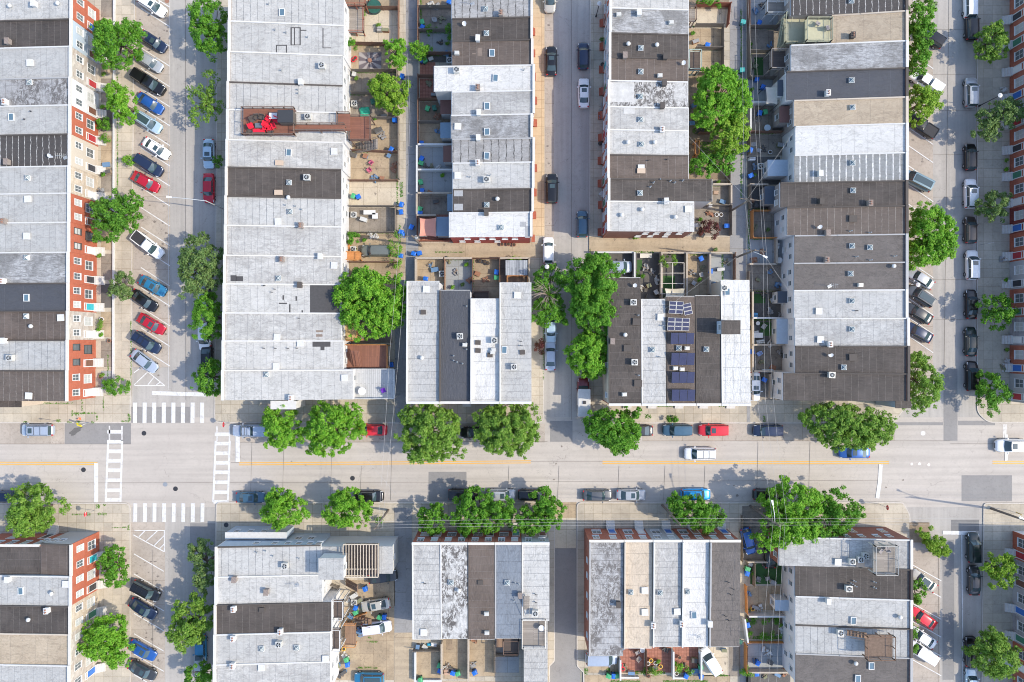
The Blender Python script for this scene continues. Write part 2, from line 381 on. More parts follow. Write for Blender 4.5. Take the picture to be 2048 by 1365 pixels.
# ---------------------------------------------------------------- ground, roads, blocks
A_light = ground_mat('asphalt_light', (.50,.455,.405), (.42,.38,.34), .08, crack=.35, streak=.5, blot=.2)
A_lightv = ground_mat('asphalt_light_cross', (.44,.41,.375), (.34,.32,.295), .08, crack=.35, streak=.5, blot=.25, vert=True)
A_mid = ground_mat('asphalt_mid', (.27,.26,.25), (.21,.20,.195), .15, crack=.3)
A_dark = ground_mat('asphalt_dark', (.20,.195,.19), (.15,.145,.145), .2, crack=.4)
A_park = ground_mat('parking_concrete', (.44,.385,.33), (.32,.28,.24), .2, crack=.5, slab=3.9, slabw=6.4, slabvar=.06, blot=.5)
A_side = ground_mat('sidewalk_concrete', (.48,.43,.35), (.34,.30,.24), .2, slab=1.45, slabw=1.45, crack=.3, slabvar=.11, blot=.3, joint=(.24,.21,.17))
A_alley = ground_mat('alley_concrete', (.47,.38,.265), (.33,.265,.19), .25, slab=6.0, slabw=7.5, crack=.7, slabvar=.05, blot=.5, streak=.5)
A_alleyd = ground_mat('alley_asphalt', (.30,.295,.29), (.22,.215,.215), .2, slab=5.0, slabw=30, crack=.8, slabvar=.05, blot=.4)
A_far = ground_mat('ground_far', (.30,.28,.25), (.18,.19,.13), .02, crack=0)
YARD = [ground_mat('yard_slab_tan', (.40,.315,.215), (.22,.17,.115), .3, slab=2.1, slabw=2.1, crack=.8, blot=.5),
        ground_mat('yard_slab_grey', (.27,.235,.195), (.14,.12,.10), .3, slab=2.6, slabw=1.7, crack=.8, blot=.6),
        ground_mat('yard_dirt', (.30,.23,.16), (.17,.13,.09), .5, crack=0, blot=.6),
        ground_mat('yard_pale', (.50,.44,.34), (.40,.34,.27), .3, slab=3.0, slabw=2.2, crack=.8, blot=.4),
        ground_mat('yard_turf', (.045,.12,.03), (.03,.075,.02), .5, crack=0, blot=.4),
        ground_mat('yard_dark', (.13,.12,.11), (.08,.075,.07), .4, crack=.3, blot=.5),
        ground_mat('yard_brick', (.38,.17,.12), (.28,.12,.09), .5, slab=.22, slabw=.45, crack=0, slabvar=.15),
        ground_mat('yard_bluegrey', (.30,.315,.32), (.25,.27,.29), .4, slab=2.0, slabw=2.0, crack=.5)]
M_kerb = plain('kerb_stone', (.50,.46,.41), .9, var=.25)
def marking_mat(name, col, wear):
    m, nt, b = nm(name); co = objco(nt)
    f = ramp(nt, noise(nt, co, 1.6, 8, .8), wear, wear + .16)
    c = mixc(nt, math_n(nt, 'MULTIPLY', f, .75), col, (.40,.37,.34)); L(nt, c, b.inputs["Base Color"]); b.inputs["Roughness"].default_value = .7
    return m
M_paint = marking_mat('road_paint_white', (.64,.64,.63), .50); M_yel = marking_mat('road_paint_yellow', (.70,.38,.05), .60)
M_worn = marking_mat('road_paint_worn', (.62,.61,.59), .44)

mb = MB(); mb.quad([(-4000,-4000,-.02),(4000,-4000,-.02),(4000,4000,-.02),(-4000,4000,-.02)]); struct(build(mb, 'ground', A_far))
def sheet(name, pts, z, mat):
    mb = MB(); mb.quad([W(x, y)[:2] + (z,) for x, y in pts]); return struct(build(mb, name, mat, org=(W(*pts[0])[0], W(*pts[0])[1], 0)))
def rect(name, x0, y0, x1, y1, z, mat): return sheet(name, [(x0, y1), (x1, y1), (x1, y0), (x0, y0)], z, mat)
rect('road', -500, 835, 2550, 1015, .0, A_light)
sheet('road', [(255,1700),(440,1700),(440,1014.9),(255,1014.9)], .0, A_lightv)
sheet('road', [(255,835.1),(440,835.1),(450,-400),(255,-400)], .0, A_lightv)
rect('road', 1080, -400, 1190, 835.1, .0, A_lightv); rect('road', 1100, 1014.9, 1160, 1700, .0, A_mid)
rect('road', 1800, -400, 1960, 835.1, .0, A_lightv); rect('road', 1800, 1014.9, 1972, 1700, .0, A_lightv)
def block(name, pts, rads, mat=A_side, z=.13):
    """kerbed block: polygon in photo px (clockwise on screen), corner radii in px"""
    out = []; n = len(pts)
    for i, (p, r) in enumerate(zip(pts, rads)):
        p = Vector(p)
        if r <= 0: out.append(tuple(p)); continue
        a = (Vector(pts[i-1]) - p).normalized(); b = (Vector(pts[(i+1) % n]) - p).normalized()
        for k in range(9):
            t = k / 8; q0 = p + a*r*(1-t); q1 = p + b*r*t; out.append(tuple(q0*(1-t) + q1*t))
    w = [W(x, y)[:2] for x, y in out]
    mb = MB(); mb.prism(w, -.02, z); o = struct(build(mb, name, mat))
    kb = MB(); cx = sum(p[0] for p in w)/len(w); cy = sum(p[1] for p in w)/len(w)
    m = len(w); inn = []
    for i in range(m):
        a = Vector(w[i-1]); p = Vector(w[i]); b = Vector(w[(i+1) % m])
        n1 = Vector((-(p-a).y, (p-a).x)).normalized(); n2 = Vector((-(b-p).y, (b-p).x)).normalized()
        nn = (n1 + n2); nn = nn.normalized() if nn.length > .1 else n1
        if (Vector((cx, cy)) - p).dot(nn) < 0: nn = -nn
        inn.append((p.x + nn.x*.16, p.y + nn.y*.16))
    for i in range(m):
        j = (i+1) % m
        kb.quad([(*w[i], z+.006), (*w[j], z+.006), (*inn[j], z+.006), (*inn[i], z+.006)])
    struct(build(kb, 'kerb', M_kerb)); return o
block('pavement', [(-400,-400),(271,-400),(271,0),(262,846),(-400,846)], [0,0,0,14,0])
block('pavement', [(437,-400),(1089,-400),(1088,846),(429,846)], [0,0,12,10])
block('pavement', [(1181,-400),(1811,-400),(1811,815),(1788,846),(1177,846)], [0,0,8,8,10])
block('pavement', [(1953,-400),(2550,-400),(2550,846),(1975,846),(1953,826)], [0,0,0,12,12])
block('pavement', [(-400,1006),(262,1006),(262,1700),(-400,1700)], [0,13,0,0])
block('pavement', [(432,1004),(1110,1004),(1110,1322),(1100,1332),(1100,1700),(428,1700)], [10,0,4,0,0,0])
block('pavement', [(1153,1004),(1806,1004),(1820,1030),(1820,1700),(1166,1700),(1166,1345),(1153,1332)], [12,8,8,0,0,0,4])
block('pavement', [(1966,1006),(2550,1006),(2550,1700),(1958,1700)], [8,0,0,0])
G1 = .135 + .006
def patch(x0, y0, x1, y1, m, z=.004, name='road'): return rect(name, x0, y0, x1, y1, z, m)
for p in [(129.5,847,262,889,A_mid), (262,814,380,846,A_mid), (857,944,933,1003,A_mid), (1100,842,1145,884,A_mid), (1887,738,1915,882,A_mid), (1923,951,2024,1003,A_mid),
          (1790,845,1886,851,A_mid), (1916,842,1990,851,A_mid), (1110,1097,1152,1330,A_mid), (1885,1080,1908,1360,A_mid), (1902,1040,1958,1062,A_dark), (380,1047,430,1100,A_mid)]:
    patch(*p)
patch(1090,-300,1107.8,500,A_park)
patch(1105,1036,1152,1097,YARD[3],.008); patch(1110,1005,1153,1036,YARD[0])
patch(266,-300,340,735,A_park); patch(1812,-300,1866,800,A_park); patch(262,1045,330,1600,A_park,.003); patch(1821,1100,1880,1600,A_park,.003)
patch(-300,847,129,888,A_park,.003); patch(1285,848,1790,882,A_park,.003); patch(478,848,1090,885,A_park,.003)
def yard(x0, y0, x1, y1, k, z=G1): return rect('yard_paving', x0, y0, x1, y1, z, YARD[k])
rect('path', 812, -300, 837, 560, G1-.001, A_alleyd); rect('path', 790, 560, 815, 845, G1-.001, A_alleyd); rect('path', 1459, -300, 1491, 560, G1-.001, A_alleyd)
rect('path', 1493, 560, 1500, 845, G1-.001, A_alleyd)
rect('path', 837, 486, 1087, 516, G1+.001, A_alley); rect('path', 1178, 474, 1459, 505, G1+.001, A_alley); rect('path', 798, 470, 812, 846, G1-.003, A_alley)
rect('path', 789, 1016, 812, 1310, G1, A_alleyd); rect('path', 812, 1016, 824, 1265, G1, A_alleyd); rect('path', 789, 1265, 825, 1500, G1+.003, A_alley); rect('path', 1479, 1290, 1495, 1500, G1, A_alleyd)
rect('path', 1170, 1350, 1459, 1372, G1, YARD[0]); rect('path', 825, 1362, 1060, 1400, G1, A_alley)
rect('path', 1065, -120, 1089, 472, G1+.002, ground_mat('sidewalk_tan', (.55,.43,.28), (.44,.33,.21), .2, slab=1.45, slabw=1.45, crack=.3, slabvar=.1, joint=(.26,.2,.13)))
# front strip walls and garden strip of the left street
# road markings -------------------------------------------------
def marks(name, lst, mat, z=.012):
    mb = MB()
    for i, pts in enumerate(lst): mb.quad([W(x, y)[:2] + (z + .0009*i,) for x, y in pts])
    return struct(build(mb, name, mat))
def ln(x0, y0, x1, y1, w):
    d = Vector((x1-x0, y1-y0)).normalized() * (w/2); nx, ny = -d.y, d.x
    return [(x0+nx, y0+ny), (x1+nx, y1+ny), (x1-nx, y1-ny), (x0-nx, y0-ny)]
yl = []
for xa, ya, xb, yb in [(-300,924,195,925.5), (478,926,830,924), (830,924,1062,922), (1205,923.2,1500,923.6), (1500,923.6,1778,923.4), (1985,923,2500,923)]:
    yl += [ln(xa, ya, xb, yb, 1.7), ln(xa, ya+4.2, xb, yb+4.2, 1.7)]
marks('road_marking', yl, M_yel)
wk = []
for xl, xr, ys in [(215,246,[853+0,864,884,903,922,941,961,981,1000]), (430,461,[853,869,887.5,907,926,945,965,985,1004])]:
    dx = -3
    for y in ys[1:]: wk.append(ln(xl + dx*(y-853)/150, y, xr + dx*(y-853)/150, y, 7.2))
    wk += [ln(xl+1.5, 882, xl+dx-.5, 1004, 4), ln(xr-1.5, 882, xr+dx-2, 1004, 4)]
for k in range(8):
    wk.append(ln(270.3 + 19.2*k, 805.5, 270 + 19.2*k, 846.5, 8)); wk.append(ln(271 + 19.2*k, 1007, 270.5 + 19.2*k, 1044.5, 7.6))
wk += [ln(304,786.5,412,789.5,8), ln(192.7,926,192.7,1005,8), ln(475.5,868,475.5,924,8.5), ln(1761.5,929,1759,965,7.5), ln(1759.2,964,1754.5,997,7.5), ln(2012.5,869,2012.5,922,6), ln(1885,1065.5,1951,1066.5,7.5)]
marks('road_marking', wk, M_paint)
marks('road_marking', [ln(219,852,219,882,3), ln(244,852,244,882,3), ln(434,852,434,882,3), ln(459,852,459,882,3), ln(2010,849,2009,876,7)], M_worn)
pl = []
for y in [-25, 15,54,93,133,174,214,252,291.5,332.5,372.5,412.5,452.5,491.5,532,572.5,612.5,652,693,732.5]: pl.append(ln(282, y-37, 339.5, y, 1.9))
pl += [ln(269,771.5,330,771.5,2), ln(330,772,284,734,2), ln(268.5,770,299,741,2), ln(268,746,284,734,2), ln(296,770,308,755,2), ln(313,770,320,765,1.8)]
pl += [ln(269,1061.5,330,1061.5,2), ln(328.8,1061,328.8,1104,2), ln(329,1104,267,1070,2), ln(278,1074,290,1062,2), ln(293,1082,315,1062,2), ln(308,1092,329,1071,2), ln(319,1098,329,1088,2)]
for y in [1143,1183,1222,1262,1302.5,1343,1384]: pl.append(ln(268, y-35, 328, y, 1.9))
for y in [28,66,138,174,213,251,289.5,326,366,404,443,480,518,556,592,631,669,706]: pl.append(ln(1812, y-37, 1866, y, 1.9))
for y in [1162,1195,1239,1274.5,1312.5,1351.6]: pl.append(ln(1821, y-34, 1882, y, 1.9))
pl += [ln(1923,1070,1927,1600,2.2), ln(340,-300,337,780,.7)]
marks('road_marking', pl, M_paint)
def disc(name, x, y, r, mat, z=.014):
    mb = MB(); c = W(x, y); mb.prism([(c[0] + r*math.cos(t*math.pi/8), c[1] + r*math.sin(t*math.pi/8)) for t in range(16)], 0, z); return build(mb, name, mat)
for x, y, m, d in [(288,867,M_dmetal,'dark manhole cover beside the crossing'), (351,978,M_dmetal,'dark manhole cover in the left crossroads'), (330.5,969,M_metal,'grey ringed manhole cover in the left crossroads'), (167,940,M_dmetal,'small brown manhole cover near the stop line'), (1846,867,M_white,'white painted manhole cover in the right crossroads'),
                (1823.5,928.5,M_metal,'pale valve cover in the right crossroads'), (1839,928,M_metal,'pale valve cover in the right crossroads'), (1857.5,930,M_metal,'pale valve cover in the right crossroads'), (453,1050,M_dmetal,'round manhole cover on the lower left pavement corner'), (334,2,M_clay,'rusty manhole cover at the top of the left street'), (705,957,M_dmetal,'dark oval cover in the avenue')]:
    o = disc('manhole_cover', x, y, .38 if m is not M_metal or x < 1000 else .2, m, .016 if y > 1003 and x > 400 else .014)
    if y > 1003: o.location.z = .14
    tag(o, d, 'manhole cover', 'manhole covers in the road', (x, y))

M_joint = plain('tar_joint', (.17,.155,.14), .9, var=.4)
jl = [ln(-200,888.5,262,888.5,.7), ln(478,885,1095,883.5,.6), ln(1285,882.5,1900,882,.6), ln(-100,966.5,700,965.5,.5), ln(700,965.5,1760,961,.5), ln(462,925.5,478,925.5,.6), ln(1062,923,1205,923,.6), ln(1900,888,2100,888,.6)]
for x in (504,568,664,723,784,1018,1118,1238,1330,1410,1516,1620): jl.append(ln(x, 932 if x % 4 else 884, x-3, 1001, .55))
for y in (60,150,222,310,395,470,560,640): jl.append(ln(1866, y, 1951, y-1, .5)); 
jl += [ln(371,-100,372,800,.7), ln(1899,-100,1888,740,.6), ln(1877,1100,1876,1500,.6), ln(306,1100,305,1500,.5), ln(1143,-100,1143,840,.5)]
marks('road_joint', jl, M_joint, .022)
M_oil = plain('oil_stain', (.20,.17,.145), .6, var=.4)
rg = random.Random(3); mb = MB()
for i in range(150):
    k = rg.random()
    if k < .4: x, y = rg.uniform(272,335), rg.uniform(0,760)
    elif k < .55: x, y = rg.uniform(268,325), rg.uniform(1100,1365)
    elif k < .75: x, y = rg.uniform(1815,1865), rg.uniform(0,800)
    elif k < .9: x, y = rg.uniform(480,1900), rg.uniform(855,995)
    else: x, y = rg.uniform(1092,1107), rg.uniform(0,480)
    c = W(x, y); r_ = rg.uniform(.05,.28); n = 9; st = rg.uniform(.5,1)
    mb.quad([(c[0] + r_*(.6+.5*rg.random())*math.cos(6.283*t/n), c[1] + st*r_*(.6+.5*rg.random())*math.sin(6.283*t/n), .0165 + i*.00002) for t in range(n)])
struct(build(mb, 'road_stain', M_oil))
mb = MB(); c = W(152, 862); mb.quad([(c[0] + (1.1+.25*math.sin(5*t))*math.cos(t)*.9, c[1] + (.5+.15*math.cos(3*t))*math.sin(t) + .5*math.cos(t), .0155) for t in [k*6.283/26 for k in range(26)]]); struct(build(mb, 'road_stain', plain('tar_spill', (.13,.125,.12), .8, var=.3)))
# ---------------------------------------------------------------- shared house parts
def proto(fn, name, mat, smooth=False):
    mb = MB(); fn(mb); return mb.mesh(name, mat, smooth=smooth)
def winframe(w, h, cross=True):
    def f(m):
        t = .09
        m.box(-w/2-t, -.07, -t, w/2+t, 0.0, 0); m.box(-w/2-t, -.05, h, w/2+t, 0, h+t)
        m.box(-w/2-t, -.05, 0, -w/2, 0, h); m.box(w/2, -.05, 0, w/2+t, 0, h)
        m.box(-w/2-t-.04, -.16, -t-.06, w/2+t+.04, -.0, -t)
        m.box(-w/2, -.035, h/2-.035, w/2, 0, h/2+.035)
        if cross: m.box(-.03, -.03, 0, .03, 0, h/2-.035); m.box(-.03, -.03, h/2+.035, .03, 0, h)
    return f
def pane(w, h):
    return lambda m: m.box(-w/2, -.02, 0, w/2, .0, h)
PR = {}
for nme, w, h, cr in [('up', .85, 1.5, True), ('low', 1.25, 1.75, True), ('small', .7, 1.1, False)]:
    PR['f'+nme] = proto(winframe(w, h, cr), 'window', M_frame); PR['d'+nme] = proto(winframe(w, h, False), 'window', M_framed)
    PR['p'+nme] = proto(pane(w, h), 'pane', M_pane); PR['b'+nme] = proto(pane(w, h), 'pane', M_paneb)
PR['doorframe'] = proto(lambda m: (m.box(-.6, -.08, 0, -.48, 0, 2.6), m.box(.48, -.08, 0, .6, 0, 2.6), m.box(-.6, -.1, 2.6, .6, 0, 2.75), m.box(-.48, -.04, 2.1, .48, 0, 2.18)), 'door', M_frame)
PR['door'] = [proto(lambda m: (m.box(-.47, -.05, 0, .47, 0, 2.1), m.box(-.3, -.07, .3, .3, -.05, .9), m.box(-.3, -.07, 1.2, .3, -.05, 1.8)), 'door_panel', d) for d in DOORC]
PR['steps'] = proto(lambda m: [m.box(-.68, -.32*(4-k), 0, .68, 0, .21*(k+1)) for k in range(4)], 'steps', M_marble)
PR['stepsr'] = proto(lambda m: [m.box(-.6, -.26*(3-k), 0, .6, 0, .21*(k+1)) for k in range(3)], 'steps', FC['red'])
def dome_f(m): m.box(-.46,-.46,0,.46,.46,.30); m.box(-.52,-.52,.30,.52,.52,.36)
def dome_ribs(m):
    for a in (1, -1):
        for b in (1, -1): m.tube((.47*a, .47*b, .38), (0, 0, .78), .035, .035, 5)
PR['dome_c'] = proto(lambda m: (dome_f(m), dome_ribs(m)), 'skylight', M_frame)
def pyr(m):
    n = len(m.v); m.v += [(-.48,-.48,.365),(.48,-.48,.365),(.48,.48,.365),(-.48,.48,.365),(0,0,.74)]; m.f += [(n,n+1,n+4),(n+1,n+2,n+4),(n+2,n+3,n+4),(n+3,n,n+4),(n+3,n+2,n+1,n)]
PR['dome_p'] = proto(pyr, 'skylight_pane', M_dome)
PR['flat_c'] = proto(lambda m: (m.box(-.45,-.62,0,.45,-.52,.26), m.box(-.45,.52,0,.45,.62,.26), m.box(-.45,-.52,0,-.36,.52,.26), m.box(.36,-.52,0,.45,.52,.26)), 'skylight', M_frame)
PR['flat_p'] = proto(lambda m: m.box(-.36,-.52,.05,.36,.52,.2), 'skylight_pane', M_pane2)
PR['hatch'] = proto(lambda m: (m.box(-.5,-.5,0,.5,.5,.22), m.box(-.56,-.56,.22,.56,.56,.29)), 'roof_hatch', M_white)
PR['hatchd'] = proto(lambda m: (m.box(-.6,-.5,0,.6,.5,.25), m.box(-.66,-.56,.25,.66,.56,.31)), 'roof_hatch', M_curb['d'])
PR['hatcht'] = proto(lambda m: (m.box(-.62,-.36,0,.62,.36,.3), m.box(-.68,-.42,.3,.68,.42,.36)), 'roof_hatch', plain('tan_sheet', (.50,.38,.28), .7))
PR['turb'] = proto(lambda m: m.lathe(0, 0, [(.2,0),(.2,.28),(.3,.34),(.36,.46),(.33,.6),(.2,.7),(.05,.74)], 16), 'roof_vent', M_white, True)
def pipe(m): m.tube((0,0,0),(0,0,.5),.07,.07,8); m.lathe(0,0,[(.16,0),(.09,.1)],8); m.tube((0,0,.5),(.16,.05,.55),.09,.1,8)
PR['pipe'] = proto(pipe, 'vent_pipe', M_metal)
def gooseneck(m):
    m.tube((0,0,0),(0,0,.4),.06); m.tube((0,0,.4),(.14,0,.55),.06); m.tube((.14,0,.55),(.3,0,.5),.06); m.tube((.3,0,.5),(.34,0,.34),.06)
PR['goose'] = proto(gooseneck, 'vent_pipe', M_dmetal)
def chim(m): m.box(-.32,-.45,-.6,.32,.45,.85); m.box(-.38,-.51,.85,.38,.51,.95)
PR['chim'] = proto(chim, 'chimney', M_stack); PR['chimw'] = proto(chim, 'chimney', M_white); PR['chimd'] = proto(chim, 'chimney', M_curb['d'])
PR['pots'] = proto(lambda m: (m.tube((0,-.2,.95),(0,-.2,1.25),.12,.1,10), m.tube((0,.2,.95),(0,.2,1.2),.12,.1,10)), 'chimney_pot', M_clay)
PR['scoop'] = proto(lambda m: (m.hexa([(-.9,-.25,0),(.9,-.25,0),(.9,.25,0),(-.9,.25,0),(-.2,-.25,.85),(.5,-.25,1.0),(.5,.25,1.0),(-.2,.25,.85)])), 'chimney', M_white)
def dishf(m):
    n = 14; rows = []
    for r in range(5):
        rr = .36*r/4; rows.append([(rr*math.cos(2*math.pi*i/n), rr*1.1*math.sin(2*math.pi*i/n)*.8, .62 + .9*rr*rr + .55*rr*math.sin(2*math.pi*i/n)) for i in range(n+1)])
    m.grid(rows); m.tube((0,0,0),(0,0,.62),.035); m.tube((0,0,.62),(0,-.3,.75),.02); m.cbox(0,0,0,.4,.3,.04)
PR['dish'] = proto(dishf, 'satellite_dish', plain('dish_grey', (.55,.56,.57), .5))
def anten(m):
    m.tube((0,0,0),(0,0,1.3),.03); m.tube((-.9,0,1.3),(.9,.15,1.35),.025)
    for k in range(6): x = -.8+.3*k; m.tube((x,-.5+.03*k,1.3),(x,.5-.03*k,1.3),.015,.015,4)
    m.cbox(0,0,0,.7,.5,.05,.4)
PR['anten'] = proto(anten, 'roof_antenna', M_metal)
PR['box'] = proto(lambda m: (m.box(-.4,-.3,0,.4,.3,.55), m.box(-.3,-.2,.55,.25,.2,.62)), 'vent_box', M_acb)
ACB = proto(lambda m: (m.box(-.42,-.42,.06,.42,.42,.78), m.box(-.46,-.46,.78,.46,.46,.84), m.box(-.42,-.42,0,-.3,.42,.06), m.box(.3,-.42,0,.42,.42,.06)), 'casing', M_acb)
ACF = proto(lambda m: m.lathe(0,0,[(.36,.842),(.36,.86),(.1,.87)],18), 'fan_opening', M_black)
ACG = proto(lambda m: ([m.box(-.34+.0,-.012+.0,.875,.34,.012,.885)] + [m.tube((.34*math.cos(t)*.2,.34*math.sin(t)*.2,.88),(.35*math.cos(t),.35*math.sin(t),.88),.035,.06,4) for t in (0,1.26,2.5,3.77,5.0)] + [m.lathe(0,0,[(.09,.87),(.09,.9),(.02,.91)],8)]), 'fan', M_metal)
def ac_unit(x, y, z, px, where):
    r = root('ac_condenser', (x, y, z), random.choice((0, .0, .06, -.05)))
    link('casing', ACB, r); link('fan_opening', ACF, r); link('fan', ACG, r)
    tag(r, 'condenser ' + where, 'air conditioner', 'air conditioning condensers', px); return r
FACE = {'S': (0, 0), 'E': (math.pi/2, 1), 'W': (-math.pi/2, 1), 'N': (math.pi, 0)}
AREAS = []
def house(row, n, face, fpx, rpx, a, b, look, rk, fk, fz=None, zf=7.5, zr=5.9, rear='white', win='f', door=None, nwin=2, ext=None, frontpx=None, trim='cornice', steps='steps', rearwin=True, side=None, ph=.24):
    mz = zf if fz is None else fz
    key = f"{ORD[n]} house {'down' if face in 'EW' else 'along'} the {row}"
    if face in 'EW':
        F = W(fpx, 0, mz)[0]; Rr = W(rpx, 0, zr if fz is None else fz)[0]; v0 = W(0, a, mz)[1]; v1 = W(0, b, mz)[1]
        sg = -1 if face == 'E' else 1; D = abs(Rr - F); Wd = abs(v0 - v1)
        Q = lambda u, v, z: (F + sg*u, v0 - v, z)
        inv = lambda X, Y: ((X - F)*sg, v0 - Y)
    else:
        F = W(0, fpx, mz)[1]; Rr = W(0, rpx, zr if fz is None else fz)[1]; v0 = W(a, 0, mz)[0]; v1 = W(b, 0, mz)[0]
        sg = 1 if face == 'S' else -1; D = abs(Rr - F); Wd = abs(v1 - v0)
        Q = lambda u, v, z: (v0 + v, F + sg*u, z)
        inv = lambda X, Y: (v0*0 + (Y - F)*sg, X - v0)
    zf += random.uniform(-.05, .05); e = .004
    org = Q(0, Wd/2, 0); r = root('rowhouse', org)
    def hx(m, u0, u1, w0, w1, b0, b1, t0, t1):
        m.hexa([Q(u0,w0,b0), Q(u1,w0,b1), Q(u1,w1,b1), Q(u0,w1,b0), Q(u0,w0,t0), Q(u1,w0,t1), Q(u1,w1,t1), Q(u0,w1,t0)])
    zat = lambda u: zf + (zr - zf)*u/D
    m = MB(); hx(m, .15, D, e, Wd-e, 0, 0, zat(.15)-.02, zr-.02); build(m, 'wall', FC[side or rear], r, org)
    m = MB(); hx(m, 0, .15, e, Wd-e, 0, 0, zf+.28, zf+.28); build(m, 'front_wall', FC[fk], r, org)
    ck = CURB.get(rk, 'd')
    m = MB(); hx(m, -.22, .16, e, Wd-e, zf+.12, zf+.12, zf+.34, zf+.34); hx(m, -.12, 0, e, Wd-e, zf-.12, zf-.12, zf+.12, zf+.12)
    build(m, 'cornice', M_curb[ck] if trim == 'match' else (M_white if ck == 'w' else M_cornice), r, org)
    m = MB(); hx(m, .16, D+.12, e, Wd-e, zat(.16)-.02, zr-.06, zat(.16)+.05, zr+.04)
    ro = build(m, 'roof', RF['x' if face in 'EW' else 'y'][rk], r, org)
    m = MB(); cw = .2; hx(m, .16, D*.62, e, cw, zat(.16)+.04, zat(D*.62)+.04, zat(.16)+ph+.02, zat(D*.62)+ph); hx(m, D*.62, D+.1, e, cw, zat(D*.62)+.03, zr+.03, zat(D*.62)+ph*.8, zr+ph*.8)
    build(m, 'parapet', M_curb[ck], r, org)
    m = MB(); hx(m, D-.02+.0, D+.2, e, Wd-e, zr-.18, zr-.18, zr-.05, zr-.05); build(m, 'gutter', M_frame, r, org)
    rz, _ = FACE[face]
    def win_at(u, v, z, kind, front=True, pn=None):
        o = link('window', PR[win + kind] if front else PR['f' + kind], r, None, rz if front else rz + math.pi)
        p = Q(u, v, z); o.location = (p[0]-org[0], p[1]-org[1], p[2])
        q = link('pane', PR[(pn or random.choice('ppb')) + kind], o); return o
    nw = nwin
    for k in range(nw): win_at(-.002, Wd*(k+.5)/nw, 4.75, 'up')
    if Wd > 2.5:
        flip = n % 2 if row else 0
        dv, wv = (Wd*.80, Wd*.33)
        win_at(-.002, wv, 1.55, 'low')
        d = link('door', PR['doorframe'], r, None, rz); p = Q(-.002, dv, .8); d.location = (p[0]-org[0], p[1]-org[1], p[2])
        link('door_panel', PR['door'][door if door is not None else random.randrange(7)], d)
        s = link('steps', PR[steps], r, None, rz); p = Q(-.01, dv, .13); s.location = (p[0]-org[0], p[1]-org[1], p[2])
    if rearwin:
        for k in (.3, .72): win_at(D+.002, Wd*k, zr-2.4, 'small', False)
        win_at(D+.002, Wd*.4, 1.2, 'small', False)
    if ext:      # a lower wing or porch at the rear: px edge, height, roof kind
        for (e_px, ez, erk, ea, eb) in ext:
            if face in 'EW':
                E2 = W(e_px, 0, ez)[0]; ue = abs(E2 - F); w0 = v0 - W(0, ea, ez)[1]; w1 = v0 - W(0, eb, ez)[1]
            else:
                E2 = W(0, e_px, ez)[1]; ue = abs(E2 - F); w0 = W(ea, 0, ez)[0] - v0; w1 = W(eb, 0, ez)[0] - v0
            w0 = max(w0, .01); w1 = min(w1, Wd - .01)
            m = MB(); hx(m, D+.01, ue, w0, w1, 0, 0, ez-.1, ez-.16); x = build(m, 'rear_extension', FC[rear], r, org)
            m = MB(); hx(m, D+.003, ue+.12, w0-.02, w1+.02, ez-.1, ez-.16, ez, ez-.08)
            if erk in RF['x']: mm = RF['x' if face in 'EW' else 'y'][erk]
            else: mm = EXTM[erk]
            build(m, 'extension_roof', mm, x, org)
            o2 = link('window', PR['fsmall'], x, None, rz + math.pi); p = Q(ue+.002, (w0+w1)/2, max(ez-2, .9)); o2.location = (p[0]-org[0], p[1]-org[1], p[2]); link('pane', PR['psmall'], o2)
    # rects for lookup
    c = [Q(0,0,0), Q(D,Wd,0)]; P = [PX(q[0], q[1]) for q in c]
    g = (min(P[0][0],P[1][0]), min(P[0][1],P[1][1]), max(P[0][0],P[1][0]), max(P[0][1],P[1][1]))
    h = dict(key=key, g=g, root=r, org=org, inv=inv, zat=zat, D=D, Wd=Wd, Q=Q, face=face, rz=rz, zr=zr)
    HOUSES.append(h)
    tag(r, f"{look}, {ORD[n]} {'down' if face in 'EW' else 'along'} the {row}", 'rowhouse', 'houses of the ' + row, PX(org[0], org[1]))
    return h
EXTM = {'brownp': plain('porch_brown_sheet', (.16,.075,.06), .7), 'bluep': plain('porch_blue_sheet', (.17,.25,.33), .6), 'darkblue': plain('porch_dark_membrane', (.06,.075,.10), .7),
        'deckgrey': board_mat('deck_boards_grey', (.24,.22,.20), (.18,.165,.15)), 'deckred': board_mat('deck_boards_red', (.36,.11,.07), (.28,.085,.055)), 'blueg': plain('pale_blue_membrane', (.36,.43,.50), .6)}
def roof_item(kind, x, y, rot=0.0, sc=1.0):
    z = 7.0; hit = None
    for it in range(3):
        X, Y, _ = W(x, y, z); hit = None
        for h in HOUSES:
            u, v = h['inv'](X, Y)
            if -.1 <= u <= h['D']+.1 and -.15 <= v <= h['Wd']+.15: hit = h; break
        if not hit: break
        z = hit['zat'](max(0, min(u, hit['D']))) + .05
    if not hit: print('ROOF ITEM MISS', kind, x, y); return
    if kind == 'ac': return ac_unit(X, Y, z, (x, y), 'on the ' + hit['key'])
    org = hit['org']; loc = (X-org[0], Y-org[1], z)
    names = {'dome': 'skylight', 'flat': 'skylight', 'flatx': 'skylight', 'hatch': 'roof_hatch', 'turb': 'roof_vent'}
    def put(me, name=None, par=None):
        o = link(name or me.name.split('.')[0], me, par or hit['root'], loc if par is None else None, rot if par is None else 0)
        if par is None: o.scale = (sc,)*3
        return o
    if kind == 'dome': sc *= .86; o = put(PR['dome_c']); put(PR['dome_p'], par=o)
    elif kind == 'flat': o = put(PR['flat_c']); put(PR['flat_p'], par=o)
    elif kind in ('chim', 'chimw', 'chimd'): o = put(PR[kind]); (put(PR['pots'], par=o) if (x*7+y) % 3 < 1 else None)
    else: put(PR[kind])
# ---------------------------------------------------------------- the rows of houses
def col(base, y, dy=800.0, d=-9): return base + d*y/dy
